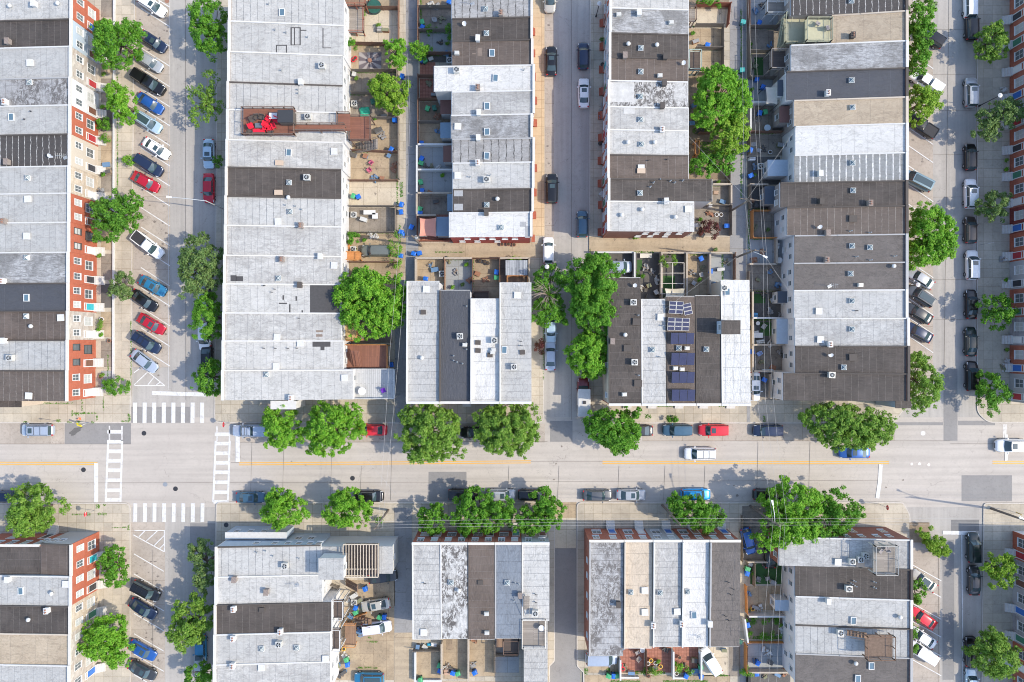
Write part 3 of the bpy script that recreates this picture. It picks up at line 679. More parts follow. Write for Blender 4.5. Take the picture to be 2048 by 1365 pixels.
# left edge row, fronts facing right
RA = 'left edge row'
A_ = [(-24,38,'white','orange','White roofed rowhouse with orange brick front'), (38,93,'dark','blue','Dark brown roof and pale blue front'), (93,155,'pale','stone','Pale grey roof and tan formstone front'),
 (155,210,'mottle','white','Mottled grey roof and white front'), (210,268,'pale','orange','Pale grey roof, orange brick front and long skylight'), (268,332,'blackw','cream','Black roof with whitish seams and cream front'),
 (332,386,'pale','tan','Pale roof and tan stucco front with white arched window'), (386,444,'pale','orange','Pale roof and orange front behind the big tree'), (444,504,'pale','orange','Pale roof and orange brick front'),
 (504,566,'streak','orange','Grey streaked white roof, orange front'), (566,622,'char','orange','Charcoal blue roof, orange front with teal door'), (622,680,'brown','stone','Brown roof and whitish formstone front'),
 (680,741,'paleS','orange','White seamed roof and plain orange front'), (741,803,'seamy','orange','Brown seamed corner roof, orange front')]
drs = [5,6,0,6,0,1,2,6,2,1,3,2,6,2]
for i, (a, b, rk, fk, t) in enumerate(A_):
    house(RA, i+1, 'E', col(143, a), -70, a, b, t, rk, fk, zf=7.6, zr=6.6, rear='orange', side='orange', win='d' if i in (8, 12) else 'f', door=drs[i])
RB = 'wide second row'
B_ = [(-16,42,'paleS','Pale roof with metal skylight'), (42,103,'pale','Pale roof with black outlined patches'), (103,164,'pale','Pale roof with faint grey stains'), (164,219,'paleS','Pale seamed roof above the deck house'),
 (219,279,'white','White roof carrying a wooden roof deck'), (279,334,'patchy','Blotchy grey white roof'), (334,392,'dark','Dark brown roof'), (392,450,'paleS','Pale seamed roof below the dark one'), (450,510,'patchy','Speckled whitish roof'),
 (510,567,'patchy','Speckled roof with a white rayed skylight'), (567,625,'white','White roof with black rear patch'), (625,681,'patchy','Rough white roof with brown mats'), (681,740,'white','White roof with black T shaped patch'), (740,801,'white','White corner roof with rear deck')]
BR = [686,686,684,684,688,684,681,681,681,681,681,681,685,704]
for i, (a, b, rk, t) in enumerate(B_):
    house(RB, i+1, 'W', col(460.5, a, 800, -15), BR[i], a, b, t, rk, 'pbrick', rear='white' if i < 12 else 'cream', side='white')
RC = 'narrow third row'
C_ = [(-14,34,'greyb',1063,905,'Grey roof with black seams',None), (34,79,'dark',1063,906,'Dark roof with satellite dish',None), (79,130,'brown',1064,906,'Brown roof with large glass skylight',None), (130,181,'bright',1067,870,'Long bright white roof reaching into its yard',None),
 (181,228,'patchy',1067,905,'White roof with rusty rear spots',[(882,3.0,'brownp',197,228)]), (228,276,'streak',1063,904,'Pale roof with grey swirls',[(882,3.0,'bluep',245,276)]), (276,324,'greyb',1067,906,'Dark weathered roof with pale seams',[(888,3.0,'brownp',292,324)]),
 (324,377,'white',1066,907,'White roof between two dark ones',None), (377,424,'dark',1065,907,'Dark brown roof beside the white end roof',[(896,3.0,'bluep',386,422)]), (424,474,'bright',1062,900,'White end roof and bright red side wall',[(874,2.9,'bluep',430,472)])]
for i, (a, b, rk, f, r_, t, ex) in enumerate(C_):
    house(RC, i+1, 'E', f, r_, a, b, t, rk, 'red', zf=7.4, zr=6.8, rear='grey', side='redp' if i == 9 else 'grey', ext=ex, steps='stepsr', ph=.2)
RD = 'narrow fourth row'
D_ = [(-34,16,'white',1221,1375,'White roof at the top edge'), (16,66,'streak',1221,1375,'White roof with grey ripples'), (66,114,'dark',1220,1375,'Dark roof with three round vents'), (114,161,'brown',1220,1374,'Dark roof with blue dish'), (161,213,'peel',1218,1374,'White roof peeling black'),
 (213,259,'patchy',1218,1375,'White roof with grey streaks'), (259,309,'white',1217,1375,'White roof with two round vents'), (309,357,'brown',1217,1375,'Brown roof with tan hatch'), (357,402,'dark',1218,1422,'Dark roof longer than its neighbours'), (402,463,'white',1217,1386,'White corner roof with brick side wall')]
for i, (a, b, rk, f, r_, t) in enumerate(D_):
    house(RD, i+1, 'W', f, r_, a, b, t, rk, ['red','white','white','white','red','red','red','red','red','red'][i], zf=7.4, zr=6.8, rear='grey', side='rust' if i == 9 else 'grey', ph=.2, steps='stepsr')
RE = 'wide fifth row'
E_ = [(-36,22,'blackw',1583,'Dark roof with pale dripping seams',None), (22,82,'tan',1664,'Tan roof with a wooden balcony',None), (82,136,'streak',1583,'Whitish weathered roof',None), (136,194,'char',1574,'Charcoal roof beside the beige shade sail',[(1557,4.4,'darkblue',160,192)]),
 (194,247,'tan',1589,'Tan stained roof',[(1561,4.0,'brownp',213,245)]), (247,305,'bright',1592,'Brilliant white roof',None), (305,361,'greyw',1590,'Grey roof with white bars',[(1537,3.0,'blueg',315,352)]), (361,411,'dark',1562,'Dark brown roof below the barred one',[(1531,3.2,'darkblue',369,408)]),
 (411,468,'seamy',1575,'Brown seamed roof by the big tree',None), (468,524,'grey',1590,'Grey brown roof with two skylights',None), (524,579,'grey',1589,'Grey roof with pale antenna',None), (579,636,'white',1589,'White roof with deep front parapet',[(1557,3.0,'darkblue',582,606)]),
 (636,692,'patchy',1591,'White roof with grey patches',[(1555,2.8,'blueg',638,688)]), (692,747,'dark',1592,'Dark roof with blue dish',None), (747,803,'dark',1568,'Dark corner roof',None)]
for i, (a, b, rk, r_, t, ex) in enumerate(E_):
    house(RE, i+1, 'E', 1812 + (3 if i > 11 else 0), r_, a, b, t, rk, 'red', rear='taupe' if i in (0,1,2,4,7) else 'white', trim='match', ext=ex)
RF_ = 'right edge row'
F_ = [(-54,0,'red'),(0,54,'red'),(54,104,'red'),(104,158,'red'),(158,209,'red'),(209,262,'grey'),(262,313,'red'),(313,366,'red'),(366,419,'red'),(419,470,'dred'),(470,525,'orange'),(525,580,'grey'),(580,636,'red'),(636,691,'gstone'),(691,747,'red'),(747,803,'grey')]
FT = {'red': 'Red brick front with white windows', 'grey': 'Grey painted front with white windows', 'dred': 'Dark red painted front', 'orange': 'Orange red brick front', 'gstone': 'Grey formstone front'}
for i, (a, b, fk) in enumerate(F_): house(RF_, i+1, 'W', 2018, 2160, a, b, FT[fk], 'pale', fk, fz=0, zf=7.8, door=[0,1,4,2,5][i % 5])
RG = 'short row above avenue'
for i, (a, b, r_, rk, t, rr) in enumerate([(813,878,565,'pale','Pale roof with a curved pipe',0), (879,940,583,'char','Charcoal roof with tall condenser',0), (941,998,600,'bright','White roof with black squares',0), (999,1063,568,'pale','Pale roof with two long skylights',0)]):
    house(RG, i+1, 'S', 805, r_, a, b, t, rk, 'red', zf=7.4, zr=6.9, rear='cream', side='white', ph=.62)
RH = 'solar panel row'
for i, (a, b, r_, rk, t) in enumerate([(1217,1282,558,'dark','Dark roof with two condensers'), (1283,1332,601,'white','White seamed roof'), (1333,1391,595,'brown','Brown roof covered in blue solar panels'), (1392,1442,594,'dark','Dark brown roof by the penthouse'), (1443,1501,563,'bright','Bright white roof with penthouse')]):
    house(RH, i+1, 'S', 809, r_, a, b, t, rk, 'red', zf=7.4, zr=6.9, rear='taupe', side='cream', ph=.12)
RI = 'lower left row'
for i, (a, b, rk, fk, t, r_) in enumerate([(1089,1152,'brown','orange','Brown roof corner house with grey side wall',84), (1152,1212,'pale','orange','Pale roof and orange front',-70), (1212,1268,'dark','tan','Dark brown roof and tan stone front',-70), (1268,1330,'tan','stone','Tan stained roof',-70), (1330,1390,'pale','stone','Pale roof at the bottom edge',-70)]):
    house(RI, i+1, 'E', 143 - i, r_, a, b, t, rk, fk, zf=7.6, zr=7.0, rear='grey', side='grey')
house('side street corner', 1, 'N', 1091, 1150, -60, 81, 'Dark roof and red front with white windows', 'dark', 'red', zf=7.0, zr=7.0, nwin=5)
RJ = 'blue walled lower row'
for i, (a, b, rk, fk, t, r_) in enumerate([(1093,1153,'paleS','white','White seamed roof and pale blue side wall',640), (1153,1209,'white','white','Rough white roof with antenna',643), (1209,1268,'dark','pbrick','Dark brown roof between white ones',661), (1268,1328,'pale','white','Pale roof with round fan condenser',659), (1328,1390,'patchy','white','Speckled pale roof at the bottom edge',659)]):
    house(RJ, i+1, 'W', 434 - i, r_, a, b, t, rk, fk, zr=6.5, rear='white', side='blue' if i == 0 else 'white', ext=[(784, 6.3, 'pale', 1094, 1150)] if i == 0 else None)
RK = 'five roof lower row'
for i, (a, b, rk, fk, t, r_, ex) in enumerate([(824,880,'patchy','red','Rough pale grey roof',1277,None), (880.5,935,'peel','red','White roof peeling black',1276,None), (935.5,989,'brown','red','Brown roof',1277,None), (989.5,1043,'slate','red','Slate blue roof',1275,None), (1043.5,1099,'white','grey','White roof with a rear deck',1240,[(1420,4.6,'pale',1048,1095)])]):
    house(RK, i+1, 'N', 1087, r_, a, b, t, rk, fk, zf=7.4, zr=6.9, rear='cream', side='cream', ph=.15, ext=ex)
RL = 'row beside driveway'
for i, (a, b, rk, fk, t, r_) in enumerate([(1178,1247,'mottle','red','Mottled grey roof and brick side wall',1310), (1248,1305,'cream','red','Cream roof with two white hatches',1295), (1306,1363,'patchy','grey','Speckled white roof',1292), (1364,1418,'bright','red','Brilliant white roof',1292), (1419,1481,'grey','red','Grey brown roof',1292)]):
    house(RL, i+1, 'N', 1082, r_, a, b, t, rk, fk, zf=7.4, zr=6.9, rear='cream', side='rust' if i == 0 else None, ph=.62)
RM = 'lower right row'
for i, (a, b, rk, t, r_, ex) in enumerate([(1079,1138,'patchy','White corner roof with railed roof deck',1560,None), (1138,1199,'dark','Dark brown roof with tall condenser',1591,None), (1199,1257,'white','White roof with rough coating',1592,[(1552,3.0,'blueg',1201,1222)]), (1257,1315,'paleS','Pale roof with burnt looking deck',1592,None), (1315,1375,'grey','Grey brown roof at the bottom edge',1592,None)]):
    house(RM, i+1, 'E', 1821, r_, a, b, t, rk, 'dred', rear='white', side='rust' if i == 0 else None, trim='match', ext=ex)
RN = 'bottom right edge row'
for i, (a, b, fk) in enumerate([(1062,1115,'orange'),(1115,1170,'gstone'),(1170,1225,'grey'),(1225,1280,'gstone'),(1280,1335,'orange'),(1335,1390,'red')]): house(RN, i+1, 'W', 2024, 2160, a, b, FT[fk], 'pale', fk, fz=0, zf=7.8)
# ---------------------------------------------------------------- things on the roofs, by photo position
for k, pts in {
 'turb': [(22.6,14),(118,9),(65,653),(578,396),(995,399),(1256,90),(1313,92),(1255,286),(1308.7,286),(1283.7,420),(1243,431),(1350,435),(1785,533),(844.6,716),(1249.8,670),(1797.7,1233),(1709.4,1325),(106,1186),(60,1238),(918,1180)],
 'dome': [(60.5,166),(57,357),(55,516),(54,633),(579,366),(581,424),(558,557),(971,19),(973,68),(973.5,410.5),(1002.5,455.6),(1281,97.5),(1281,144.6),(1280.6,194),(1281,240),(1282,289.5),(1279.6,387),(1702,3),(1702,162),(1704,216),(1704,327),(1705,382),(1703,492.5),(1738.7,495.6),(1700,548),(1703,602.5),(1703,659),(1686.5,735),
          (1304.6,700),(1357,697),(1412,699),(524,1297),(594,1295),(902.7,1165),(1014.4,1165),(1261,1184),(1319.6,1185),(1374,1183),(534,749)],
 'flat': [(23.6,235),(564.6,26),(984,107),(991,157),(974,213),(974,264.5),(973.5,312.5),(54,596),(1008.7,700),(42.5,1182),(1706,1241),(1742,1331.5),(1715,1357),(1387.7,1230),(578,306),(1454,584)],
 'hatch': [(61.5,127),(57,399),(55,473),(123,636),(59,792),(669,304),(557,444),(669,531.5),(555,675),(601.5,687),(553,733),(690,756),(916,254),(916,352),(1376,419),(1637,623),(1640,679.5),(853,579),(1035,591),(1321,635),(524,1335),(652,1317),(848,1264.5),(133,1168),(1289.4,1180.7),(1289.4,1224),(1354,1223),(1282,337),(1675,1124)],
 'hatchd': [(956,685.6),(956,701.6),(980,710.6),(1044.6,705),(1255,697),(961,1165),(1276,767),(1705,715),(1705,438),(524,1220),(1272.8,644),(846.7,625)],
 'hatcht': [(559.5,327),(558,386),(1282,343),(1719,1128)],
 'chim': [(20,86),(18,326),(12,444),(603.5,452.5),(565.6,520),(956,178),(1002,30),(1736.7,408),(1652.6,467),(1650.6,521),(535,1182),(471.4,1157),(1040,1188.5),(1249,114),(1224,683)],
 'chimw': [(15,207),(10,563),(12,682),(72,11),(603.5,167),(642.5,514),(584,796),(958,228),(957,278),(956,328),(956,80),(1277,29),(1323,261.5),(1331,404),(1652.6,189),(1638,349),(1657,689),(470,1216),(563,1261),(469,1274.5),(468,1329),(20,1157),(98,1219),(1305,1248),(1362,1245),(1418,1245),(1653.6,1200)],
 'chimd': [(973,427),(1329,116),(1327,169),(1323,214),(1640,404),(1702,74),(601.5,571),(1235.6,1207)],
 'pipe': [(538,10),(551,61.5),(573,67),(616,76),(597,181),(597,188),(563.5,142),(572,411.5),(592,413.5),(604.5,420),(1306.6,366),(1300,374.6),(1319,360),(1340,363),(1349,366),(1365,362),(1276,631),(1277,751),(1324,652),(1318,714),(933,613),(933,699),(907,712),(907,721.5),(914,724.6),(925,727.7),(932,686.6),(1708,1162),(1748.5,1164),(1748.5,1175),(1710,1172),(1702,1167),(1028,1201),(1030,1166),(1037,1168),(515,1105),(532,1102),(547,1112),(599,1117),(1789,513),(1700,463),(1739,466),(1712,514),(1740,521),(940,355),(980,352),(1048,141)],
 'goose': [(62,224),(49,240),(527.7,572),(549,579),(543,585),(527,697),(550,697),(575,697),(593,697),(1454.7,1164),(1463.7,1177),(1460,1188.5),(1449,1231),(1456,1240),(1040,683),(1041,692),(1070,1188),(1070,1204),(597,637),(848,1166),(1296,322),(1333,320),(1710,622),(690,600)],
 'dish': [(104,314),(929,51),(1365.7,129),(1637,455.6),(1659,711),(1268.7,572)],
 'anten': [(131,316),(1659,573),(594,1169.5),(1399,1273),(945,8),(1331,408)],
 'box': [(914,108),(914,142.5),(1237,31),(1341.5,47),(1319,153),(1719,571),(1248,789),(973,1226.5),(974,1264.5),(930,690),(987,700),(985,705),(1350,737),(1363,739),(1373,697),(1668,37)],
 'ac': [(25,716),(645.6,134),(618,236),(616,357),(914,143),(1660,750),(920.5,673),(989,681.5),(1028,734),(1265.6,605.6),(1267.7,724.6),(1446,577),(572,1130),(559.7,1286),(1070,1224),(1700.5,1121),(1717,1117),(1727,1110),(1694,1175),(973.5,361),(1677,1263)]}.items():
    for x, y in pts: roof_item(k, x, y, random.uniform(-.06, .06), .9 if k in ('chim','chimw','chimd') else (.62 if k == 'hatchd' and x < 1060 else .9))

def roof_patch(rects, mat, name='roof_patch', lift=.012):
    """thin repair sheets bonded onto a roof, one part per roof"""
    x = sum(r[0]+r[2] for r in rects)/2/len(rects); y = sum(r[1]+r[3] for r in rects)/2/len(rects); z = 7.0
    for it in range(3):
        X, Y, _ = W(x, y, z); hit = None
        for h in HOUSES:
            u, v = h['inv'](X, Y)
            if -.1 <= u <= h['D']+.1 and -.1 <= v <= h['Wd']+.1: hit = h; break
        if not hit: print('PATCH MISS', x, y); return
        z = hit['zat'](u) + .05
    m = MB(); o = hit['org']
    for (a, b, c, d) in rects:
        def P(px, py, dz):
            zz = z
            for it in range(3): X, Y, _ = W(px, py, zz); u, v = hit['inv'](X, Y); zz = hit['zat'](u) + .05 + dz
            return (X, Y, zz)
        q = [(a, d), (c, d), (c, b), (a, b)]
        m.hexa([P(*p, -.03) for p in q] + [P(*p, lift) for p in q])
    build(m, name, mat, hit['root'], o)
M_tar = plain('tar_black', (.055,.052,.052), .7, var=.3); M_greyp = plain('grey_patch', (.33,.33,.33), .8, var=.25); M_brmat = plain('brown_mat', (.20,.155,.125), .8, var=.3)
roof_patch([(581,55,583.5,91),(588,55,590,91),(599,55,601.5,91),(583.5,55,599,56.8),(583.5,89.5,599,91),(601.5,60,613,62)], M_tar)
roof_patch([(645,57,647,97),(647,95.5,662,97),(552,90,574,92),(552,92,554,106),(572,92,574,106)], M_tar)
roof_patch([(620,569,679,626)], M_tar); roof_patch([(565,591,568,600),(591,593,594,602),(558,606,574,608.5),(578,609,581,626),(603,621,606,628)], M_tar)
roof_patch([(625,683,661,694),(641,694,649,701)], M_tar); roof_patch([(461,551,473,563),(472,553,486,563)], M_tar); roof_patch([(632,661,646,665),(632,669,645,674)], M_brmat)
roof_patch([(1040,444,1052,454),(1050,452,1060,476)], M_greyp); roof_patch([(1466,604,1468,640),(1444,737,1446,770)], plain('pale_grey_patch', (.36,.37,.37), .8)); roof_patch([(908,381,926,393),(908,408,926,421)], M_greyp)
roof_patch([(880,60,1000,60.5)], M_greyp) if False else None
roof_patch([(1056,129,1062,160)], M_greyp) if False else None
roof_patch([(1804,582,1809,634)], M_greyp); roof_patch([(944,107,952,109),(955,96,964,112)], M_brmat); roof_patch([(1247,213,1270,228),(1219,165,1268,205)], plain('off_white_sheet', (.46,.45,.43), .8, var=.3, sc=1.2))
roof_patch([(988,1090,1041,1092)], M_greyp) if False else None

def side_windows(key, px_list, z, side=0, kind='small', axis='x', win='f'):
    """windows in the exposed flank of an end house, at photo positions along the flank"""
    h = [q for q in HOUSES if q['key'] == key][0]; o = h['org']
    for p in px_list:
        w = W(p, 0, z) if axis == 'x' else W(0, p, z)
        c = h['Q'](0, (-.006 if side == 0 else h['Wd']+.006), 0); X, Y = (w[0], c[1]) if axis == 'x' else (c[0], w[1])
        cc = h['Q'](0, h['Wd']/2, 0); out = Vector((c[0]-cc[0], c[1]-cc[1])); a = math.atan2(out.y, out.x) + math.pi/2
        f = link('window', PR[win + kind], h['root'], (X-o[0], Y-o[1], z), a); link('pane', PR['p' + kind], f)
side_windows('first house down the blue walled lower row', [515,552,578,600,622,640], 5.3)
side_windows('first house down the blue walled lower row', [530,600,625], 2.3, kind='up')
side_windows('tenth house down the narrow third row', [935,965,985,1010,1030], 5.2, 1); side_windows('tenth house down the narrow third row', [925,955,995], 2.2, 1)
side_windows('tenth house down the narrow fourth row', [1290,1312,1335,1358], 5.2, 1); side_windows('tenth house down the narrow fourth row', [1275,1300,1330], 2.2, 1)
side_windows('first house down the lower right row', [1640,1665,1690,1720,1750,1775], 5.2); side_windows('first house down the lower right row', [1660,1700,1760], 2.0, kind='up')
side_windows('first house down the lower left row', [95,112,128], 5.0); side_windows('first house along the row beside driveway', [1120,1150,1190,1230,1270], 5.0, 0, axis='y')
side_windows('first house along the solar panel row', [730,790], 5.0, 0, axis='y'); side_windows('fourteenth house down the wide second row', [500,540,600,640], 5.0, 1)
side_windows('fourteenth house down the left edge row', [60,100], 5.0, 1)
# ---------------------------------------------------------------- vehicles: five body types, copied and repainted
def interp(xs, ys, x): return float(np.interp(x, xs, ys))
def car_protos(kind):
    P = {'sedan': dict(L=4.7, W=1.82, hood=.26, cowl=.50, r0=.36, r1=.70, bk=.84, zr=1.42, zd=1.02), 'suv': dict(L=4.75, W=1.9, hood=.24, cowl=.74, r0=.36, r1=.94, bk=.985, zr=1.72, zd=1.12),
         'hatch': dict(L=4.3, W=1.8, hood=.24, cowl=.7, r0=.36, r1=.88, bk=.97, zr=1.5, zd=1.02), 'pickup': dict(L=5.7, W=1.98, hood=.24, cowl=.62, r0=.33, r1=.55, bk=.60, zr=1.82, zd=1.15),
         'van': dict(L=5.1, W=1.98, hood=.18, cowl=.72, r0=.30, r1=.94, bk=.98, zr=1.8, zd=1.12)}[kind]
    Lc, Wc = P['L'], P['W']; out = []
    X = lambda t: Lc/2 - t*Lc              # t = 0 at the front bumper
    wid = lambda t: Wc/2 * interp([0,.025,.08,.2,.5,.8,.93,.98,1], [.62,.80,.93,.99,1,.99,.93,.82,.66], t)
    if kind == 'pickup': top = lambda t: interp([0,.03,.27,.3,.6,.62,1], [.75,.95,1.12,1.15,1.15,1.15,1.15], t)
    elif kind == 'sedan': top = lambda t: interp([0,.03,.12,.30,.5,.80,.93,1], [.60,.74,.84,.97,.98,1.0,.96,.78], t)
    else: top = lambda t: interp([0,.03,.12,.28,.5,.9,.98,1], [.66,.82,.95,1.06,P['zd'],P['zd'],1.0,.8], t)
    rows = []
    for t in [0,.012,.03,.06,.1,.16,.22,.28,.36,.45,.55,.65,.75,.83,.89,.94,.97,.988,1]:
        w = wid(t); zt = top(t); x = X(t); zb = .22 if .05 < t < .95 else .3
        rows.append([(x, w*a, zb + (zt-zb)*b) for a, b in ((0,0),(.86,0),(.97,.2),(1,.5),(.97,.78),(.90,.93),(.74,1.0),(.4,1.015),(0,1.025),(-.4,1.015),(-.74,1.0),(-.90,.93),(-.97,.78),(-1,.5),(-.97,.2),(-.86,0),(0,0))])
    m = MB(); m.grid(rows); m.quad(rows[0][:-1]); m.quad(rows[-1][:-1]); out.append(('body', m.mesh('body', M_white, smooth=True), 'paint'))
    # greenhouse
    zb = top(.5) - .03; zr = P['zr']; t0, t1, t2, t3 = P['hood'], P['r0'], P['r1'], P['bk']
    wb = Wc/2*.90; wr = Wc/2*(.70 if kind != 'van' else .78)
    def curve(x, w, z, bow, n=7): return [(x + bow*(1-(2*i/(n-1)-1)**2), w*(2*i/(n-1)-1), z + .03*(1-(2*i/(n-1)-1)**2)) for i in range(n)]
    A = curve(X(t0), wb*.93, top(t0)+.0, .12); B = curve(X(t1), wr, zr-.04, .07); C = curve(X(t2), wr, zr-.05, -.03); D = curve(X(t3), wb*.9, top(min(t3,.95))-.0, -.08)
    if kind in ('suv', 'van', 'hatch'): D = curve(X(t3)+.06, wb*.88, P['zd']-.02, -.05)
    m = MB(); m.grid([A, [tuple((np.array(a)*.5+np.array(b)*.5)+np.array((0.02,0,.02))) for a, b in zip(A, B)], B]); out.append(('windshield', m.mesh('windshield', M_white, smooth=True, recalc=True), 'glass'))
    m = MB(); m.grid([C, D]); out.append(('rear_window', m.mesh('rear_window', M_white, smooth=True), 'glass'))
    for s in (1, -1):
        e = -1 if s > 0 else 0
        a, b, c, d = A[e], B[e], C[e], D[e]
        m = MB(); m.quad([a, b, c, d]); m.quad([(a[0], a[1], zb-.1), a, d, (d[0], d[1], zb-.1)]); out.append(('side_window', m.mesh('side_window', M_white), 'glass'))
        m = MB()      # pillars
        for p, q in ((a, b), (c, d)): m.tube(p, q, .045, .045, 6)
        mid = .5; p = (np.array(b)*(1-mid)+np.array(c)*mid); q = (np.array(a)*(1-mid)+np.array(d)*mid); m.tube(tuple(p), tuple(q), .04, .04, 5); m.tube(b, c, .045, .045, 6)
        out.append(('pillar', m.mesh('pillar', M_white), 'paint'))
    rr = []
    for k in range(7):
        f = k/6; z = zr + .045*math.sin(math.pi*f); x = B[3][0]*(1-f) + C[3][0]*f
        ww = wr*(1 - .03*abs(2*f-1))
        rr.append([(x + (.0 if 0 < k < 6 else (B[i][0]-B[3][0] if k == 0 else C[i][0]-C[3][0])), (2*i/6-1)*ww, z - .045*(2*i/6-1)**4 - .02) for i in range(7)])
    m = MB(); m.grid(rr); m.grid([[(x, y, z-.04) for x, y, z in r] for r in rr]); out.append(('roof', m.mesh('roof', M_white, smooth=True), 'paint'))
    for sx in (t_ for t_ in (.18, .81)):
        for s in (1, -1):
            m = MB(); x = X(sx); y0 = s*Wc/2*.86; y1 = s*(Wc/2*.995)
            m.tube((x, y0, .33), (x, y1, .33), .33, .33, 16); out.append(('wheel', m.mesh('wheel', M_white), 'tyre'))
            m = MB(); m.tube((x, y1*.99, .33), (x, y1 + s*.015, .33), .2, .18, 12); out.append(('rim', m.mesh('rim', M_white), 'rim'))
    for s in (1, -1):
        m = MB(); m.hexa([(X(.025), s*Wc*.26, .62), (X(.025), s*Wc*.40, .60), (X(.10), s*Wc*.455, .66), (X(.10), s*Wc*.36, .66), (X(.022), s*Wc*.26, top(.025)-.03), (X(.03), s*Wc*.41, top(.025)-.03), (X(.10), s*Wc*.46, top(.1)-.05), (X(.11), s*Wc*.36, top(.1)+.0)])
        out.append(('headlight', m.mesh('headlight', M_white), 'lamp'))
        m = MB(); m.box(X(.985), s*Wc*.30, .68, X(.955), s*Wc*.44, .92 if kind == 'sedan' else 1.0); out.append(('taillight', m.mesh('taillight', M_white), 'red'))
        m = MB(); m.cbox(X(t0+.07), s*(Wc/2+.1), .98 if kind != 'suv' else 1.08, .14, .24, .16, s*.15); m.tube((X(t0+.07), s*Wc/2*.9, 1.03), (X(t0+.07), s*(Wc/2+.02), 1.05), .03); out.append(('mirror', m.mesh('mirror', M_white), 'paint'))
    m = MB(); m.box(X(.012), -Wc*.2, .42, X(.0)+.015, Wc*.2, .62); out.append(('grille', m.mesh('grille', M_white), 'dark'))
    if kind == 'pickup':
        m = MB(); x0, x1 = X(.63), X(.975); m.box(x1, -Wc*.40, 1.155, x0, Wc*.40, 1.185); out.append(('cargo_bed', m.mesh('cargo_bed', M_white), 'bed'))
        m = MB()
        for s in (1, -1): m.box(x1, s*Wc*.40, 1.14, x0, s*Wc*.46, 1.27)
        m.box(x1-.06, -Wc*.40, 1.14, x1, Wc*.40, 1.27); out.append(('bed_rail', m.mesh('bed_rail', M_white), 'paint'))
    ex = {}
    xr0, xr1 = B[3][0], C[3][0]
    m = MB(); xa = xr0 - .22; m.box(xa-.62, -.40, zr+.012, xa, .40, zr+.036); ex['sunroof'] = [('sunroof', m.mesh('sunroof', M_white), 'glass')]
    m = MB(); m.box(xr1+.25, -.5, zr+.012, xr0-.2, .5, zr+.045); ex['pano'] = [('sunroof', m.mesh('sunroof', M_white), 'glass')]
    m = MB()
    for s in (1, -1): m.tube((xr1+.1, s*wr*.88, zr+.07), (xr0-.15, s*wr*.88, zr+.07), .025)
    for f in (.35, .65): m.tube((xr0*(1-f)+xr1*f, -wr*.88, zr+.09), (xr0*(1-f)+xr1*f, wr*.88, zr+.09), .025)
    ex['rack'] = [('roof_rack', m.mesh('roof_rack', M_white), 'dark')]
    m = MB(); 
    if kind == 'pickup': m.hexa([(X(.985),-Wc*.45,1.15),(X(.625),-Wc*.45,1.15),(X(.625),Wc*.45,1.15),(X(.985),Wc*.45,1.15),(X(.97),-Wc*.38,1.78),(X(.625),-Wc*.38,1.80),(X(.625),Wc*.38,1.80),(X(.97),Wc*.38,1.78)])
    else: m.box(0,0,0,.1,.1,.1)
    ex['cap'] = [('bed_cap', m.mesh('bed_cap', M_white), 'paint')]
    return out, ex
CARP = {k: car_protos(k) for k in ('sedan', 'suv', 'hatch', 'pickup', 'van')}
M_carglass = glass('car_glass', (.045,.075,.085), .06)
CM = {'glass': M_carglass, 'tyre': M_black, 'rim': plain('alloy_rim', (.5,.5,.5), .35, .8), 'lamp': glass('headlight_lens', (.7,.72,.72), .15), 'red': plain('taillight_lens', (.45,.02,.02), .25), 'dark': plain('car_trim', (.02,.02,.022), .5), 'bed': plain('bed_liner', (.035,.035,.04), .8)}
PC = {'white': (.82,.82,.81), 'silver': (.42,.44,.46), 'silverblue': (.40,.46,.55), 'black': (.012,.012,.014), 'navy': (.018,.03,.07), 'red': (.50,.012,.03), 'bright red': (.75,.03,.045), 'blue': (.02,.10,.36), 'bright blue': (.01,.30,.70), 'teal blue': (.03,.20,.36), 'steel blue': (.06,.13,.19),
      'grey': (.11,.115,.12), 'dark grey': (.045,.048,.052), 'olive grey': (.17,.18,.155), 'beige': (.50,.47,.40), 'brown': (.06,.05,.045), 'pale blue': (.42,.56,.66), 'dark green': (.015,.03,.03), 'maroon': (.16,.02,.025), 'lilac white': (.62,.62,.70), 'teal silver': (.19,.28,.32)}
def car(x, y, kind, color, hd, where, extra=(), label=None, sc=1.0):
    """hd: direction the bonnet points, degrees on screen: 0 right, 90 down"""
    z = .0 if not (where.startswith('in ')) else .15
    X, Y, _ = W(x, y, 1.0)
    r = root({'suv':'parked_suv','sedan':'parked_car','hatch':'parked_hatchback','pickup':'parked_pickup','van':'parked_van'}[kind], (X, Y, z + .0), -R(hd)); r.scale = (sc,)*3
    base, ex = CARP[kind]; pm = paint('paint_' + color.replace(' ', '_'), PC[color], .0 if 'white' in color else .25)
    last = None
    for nme, me, role in base + [q for e in extra if e in ex for q in ex[e]]:
        o = link(nme, me, last if nme == 'rim' else r)
        if nme == 'wheel': last = o
        o.material_slots[0].link = 'OBJECT'; o.material_slots[0].material = pm if role == 'paint' else CM[role]
    kn = {'suv':'SUV','sedan':'saloon','hatch':'hatchback','pickup':'pickup truck','van':'minivan'}[kind]
    tag(r, label or f"{color} {kn} {where} by the {nearest(x, y)}", {'suv':'SUV','sedan':'car','hatch':'car','pickup':'pickup truck','van':'van'}[kind], 'vehicles parked in the streets and yards', (x, y)); return r
AP = 'angle parked'
S1 = 33
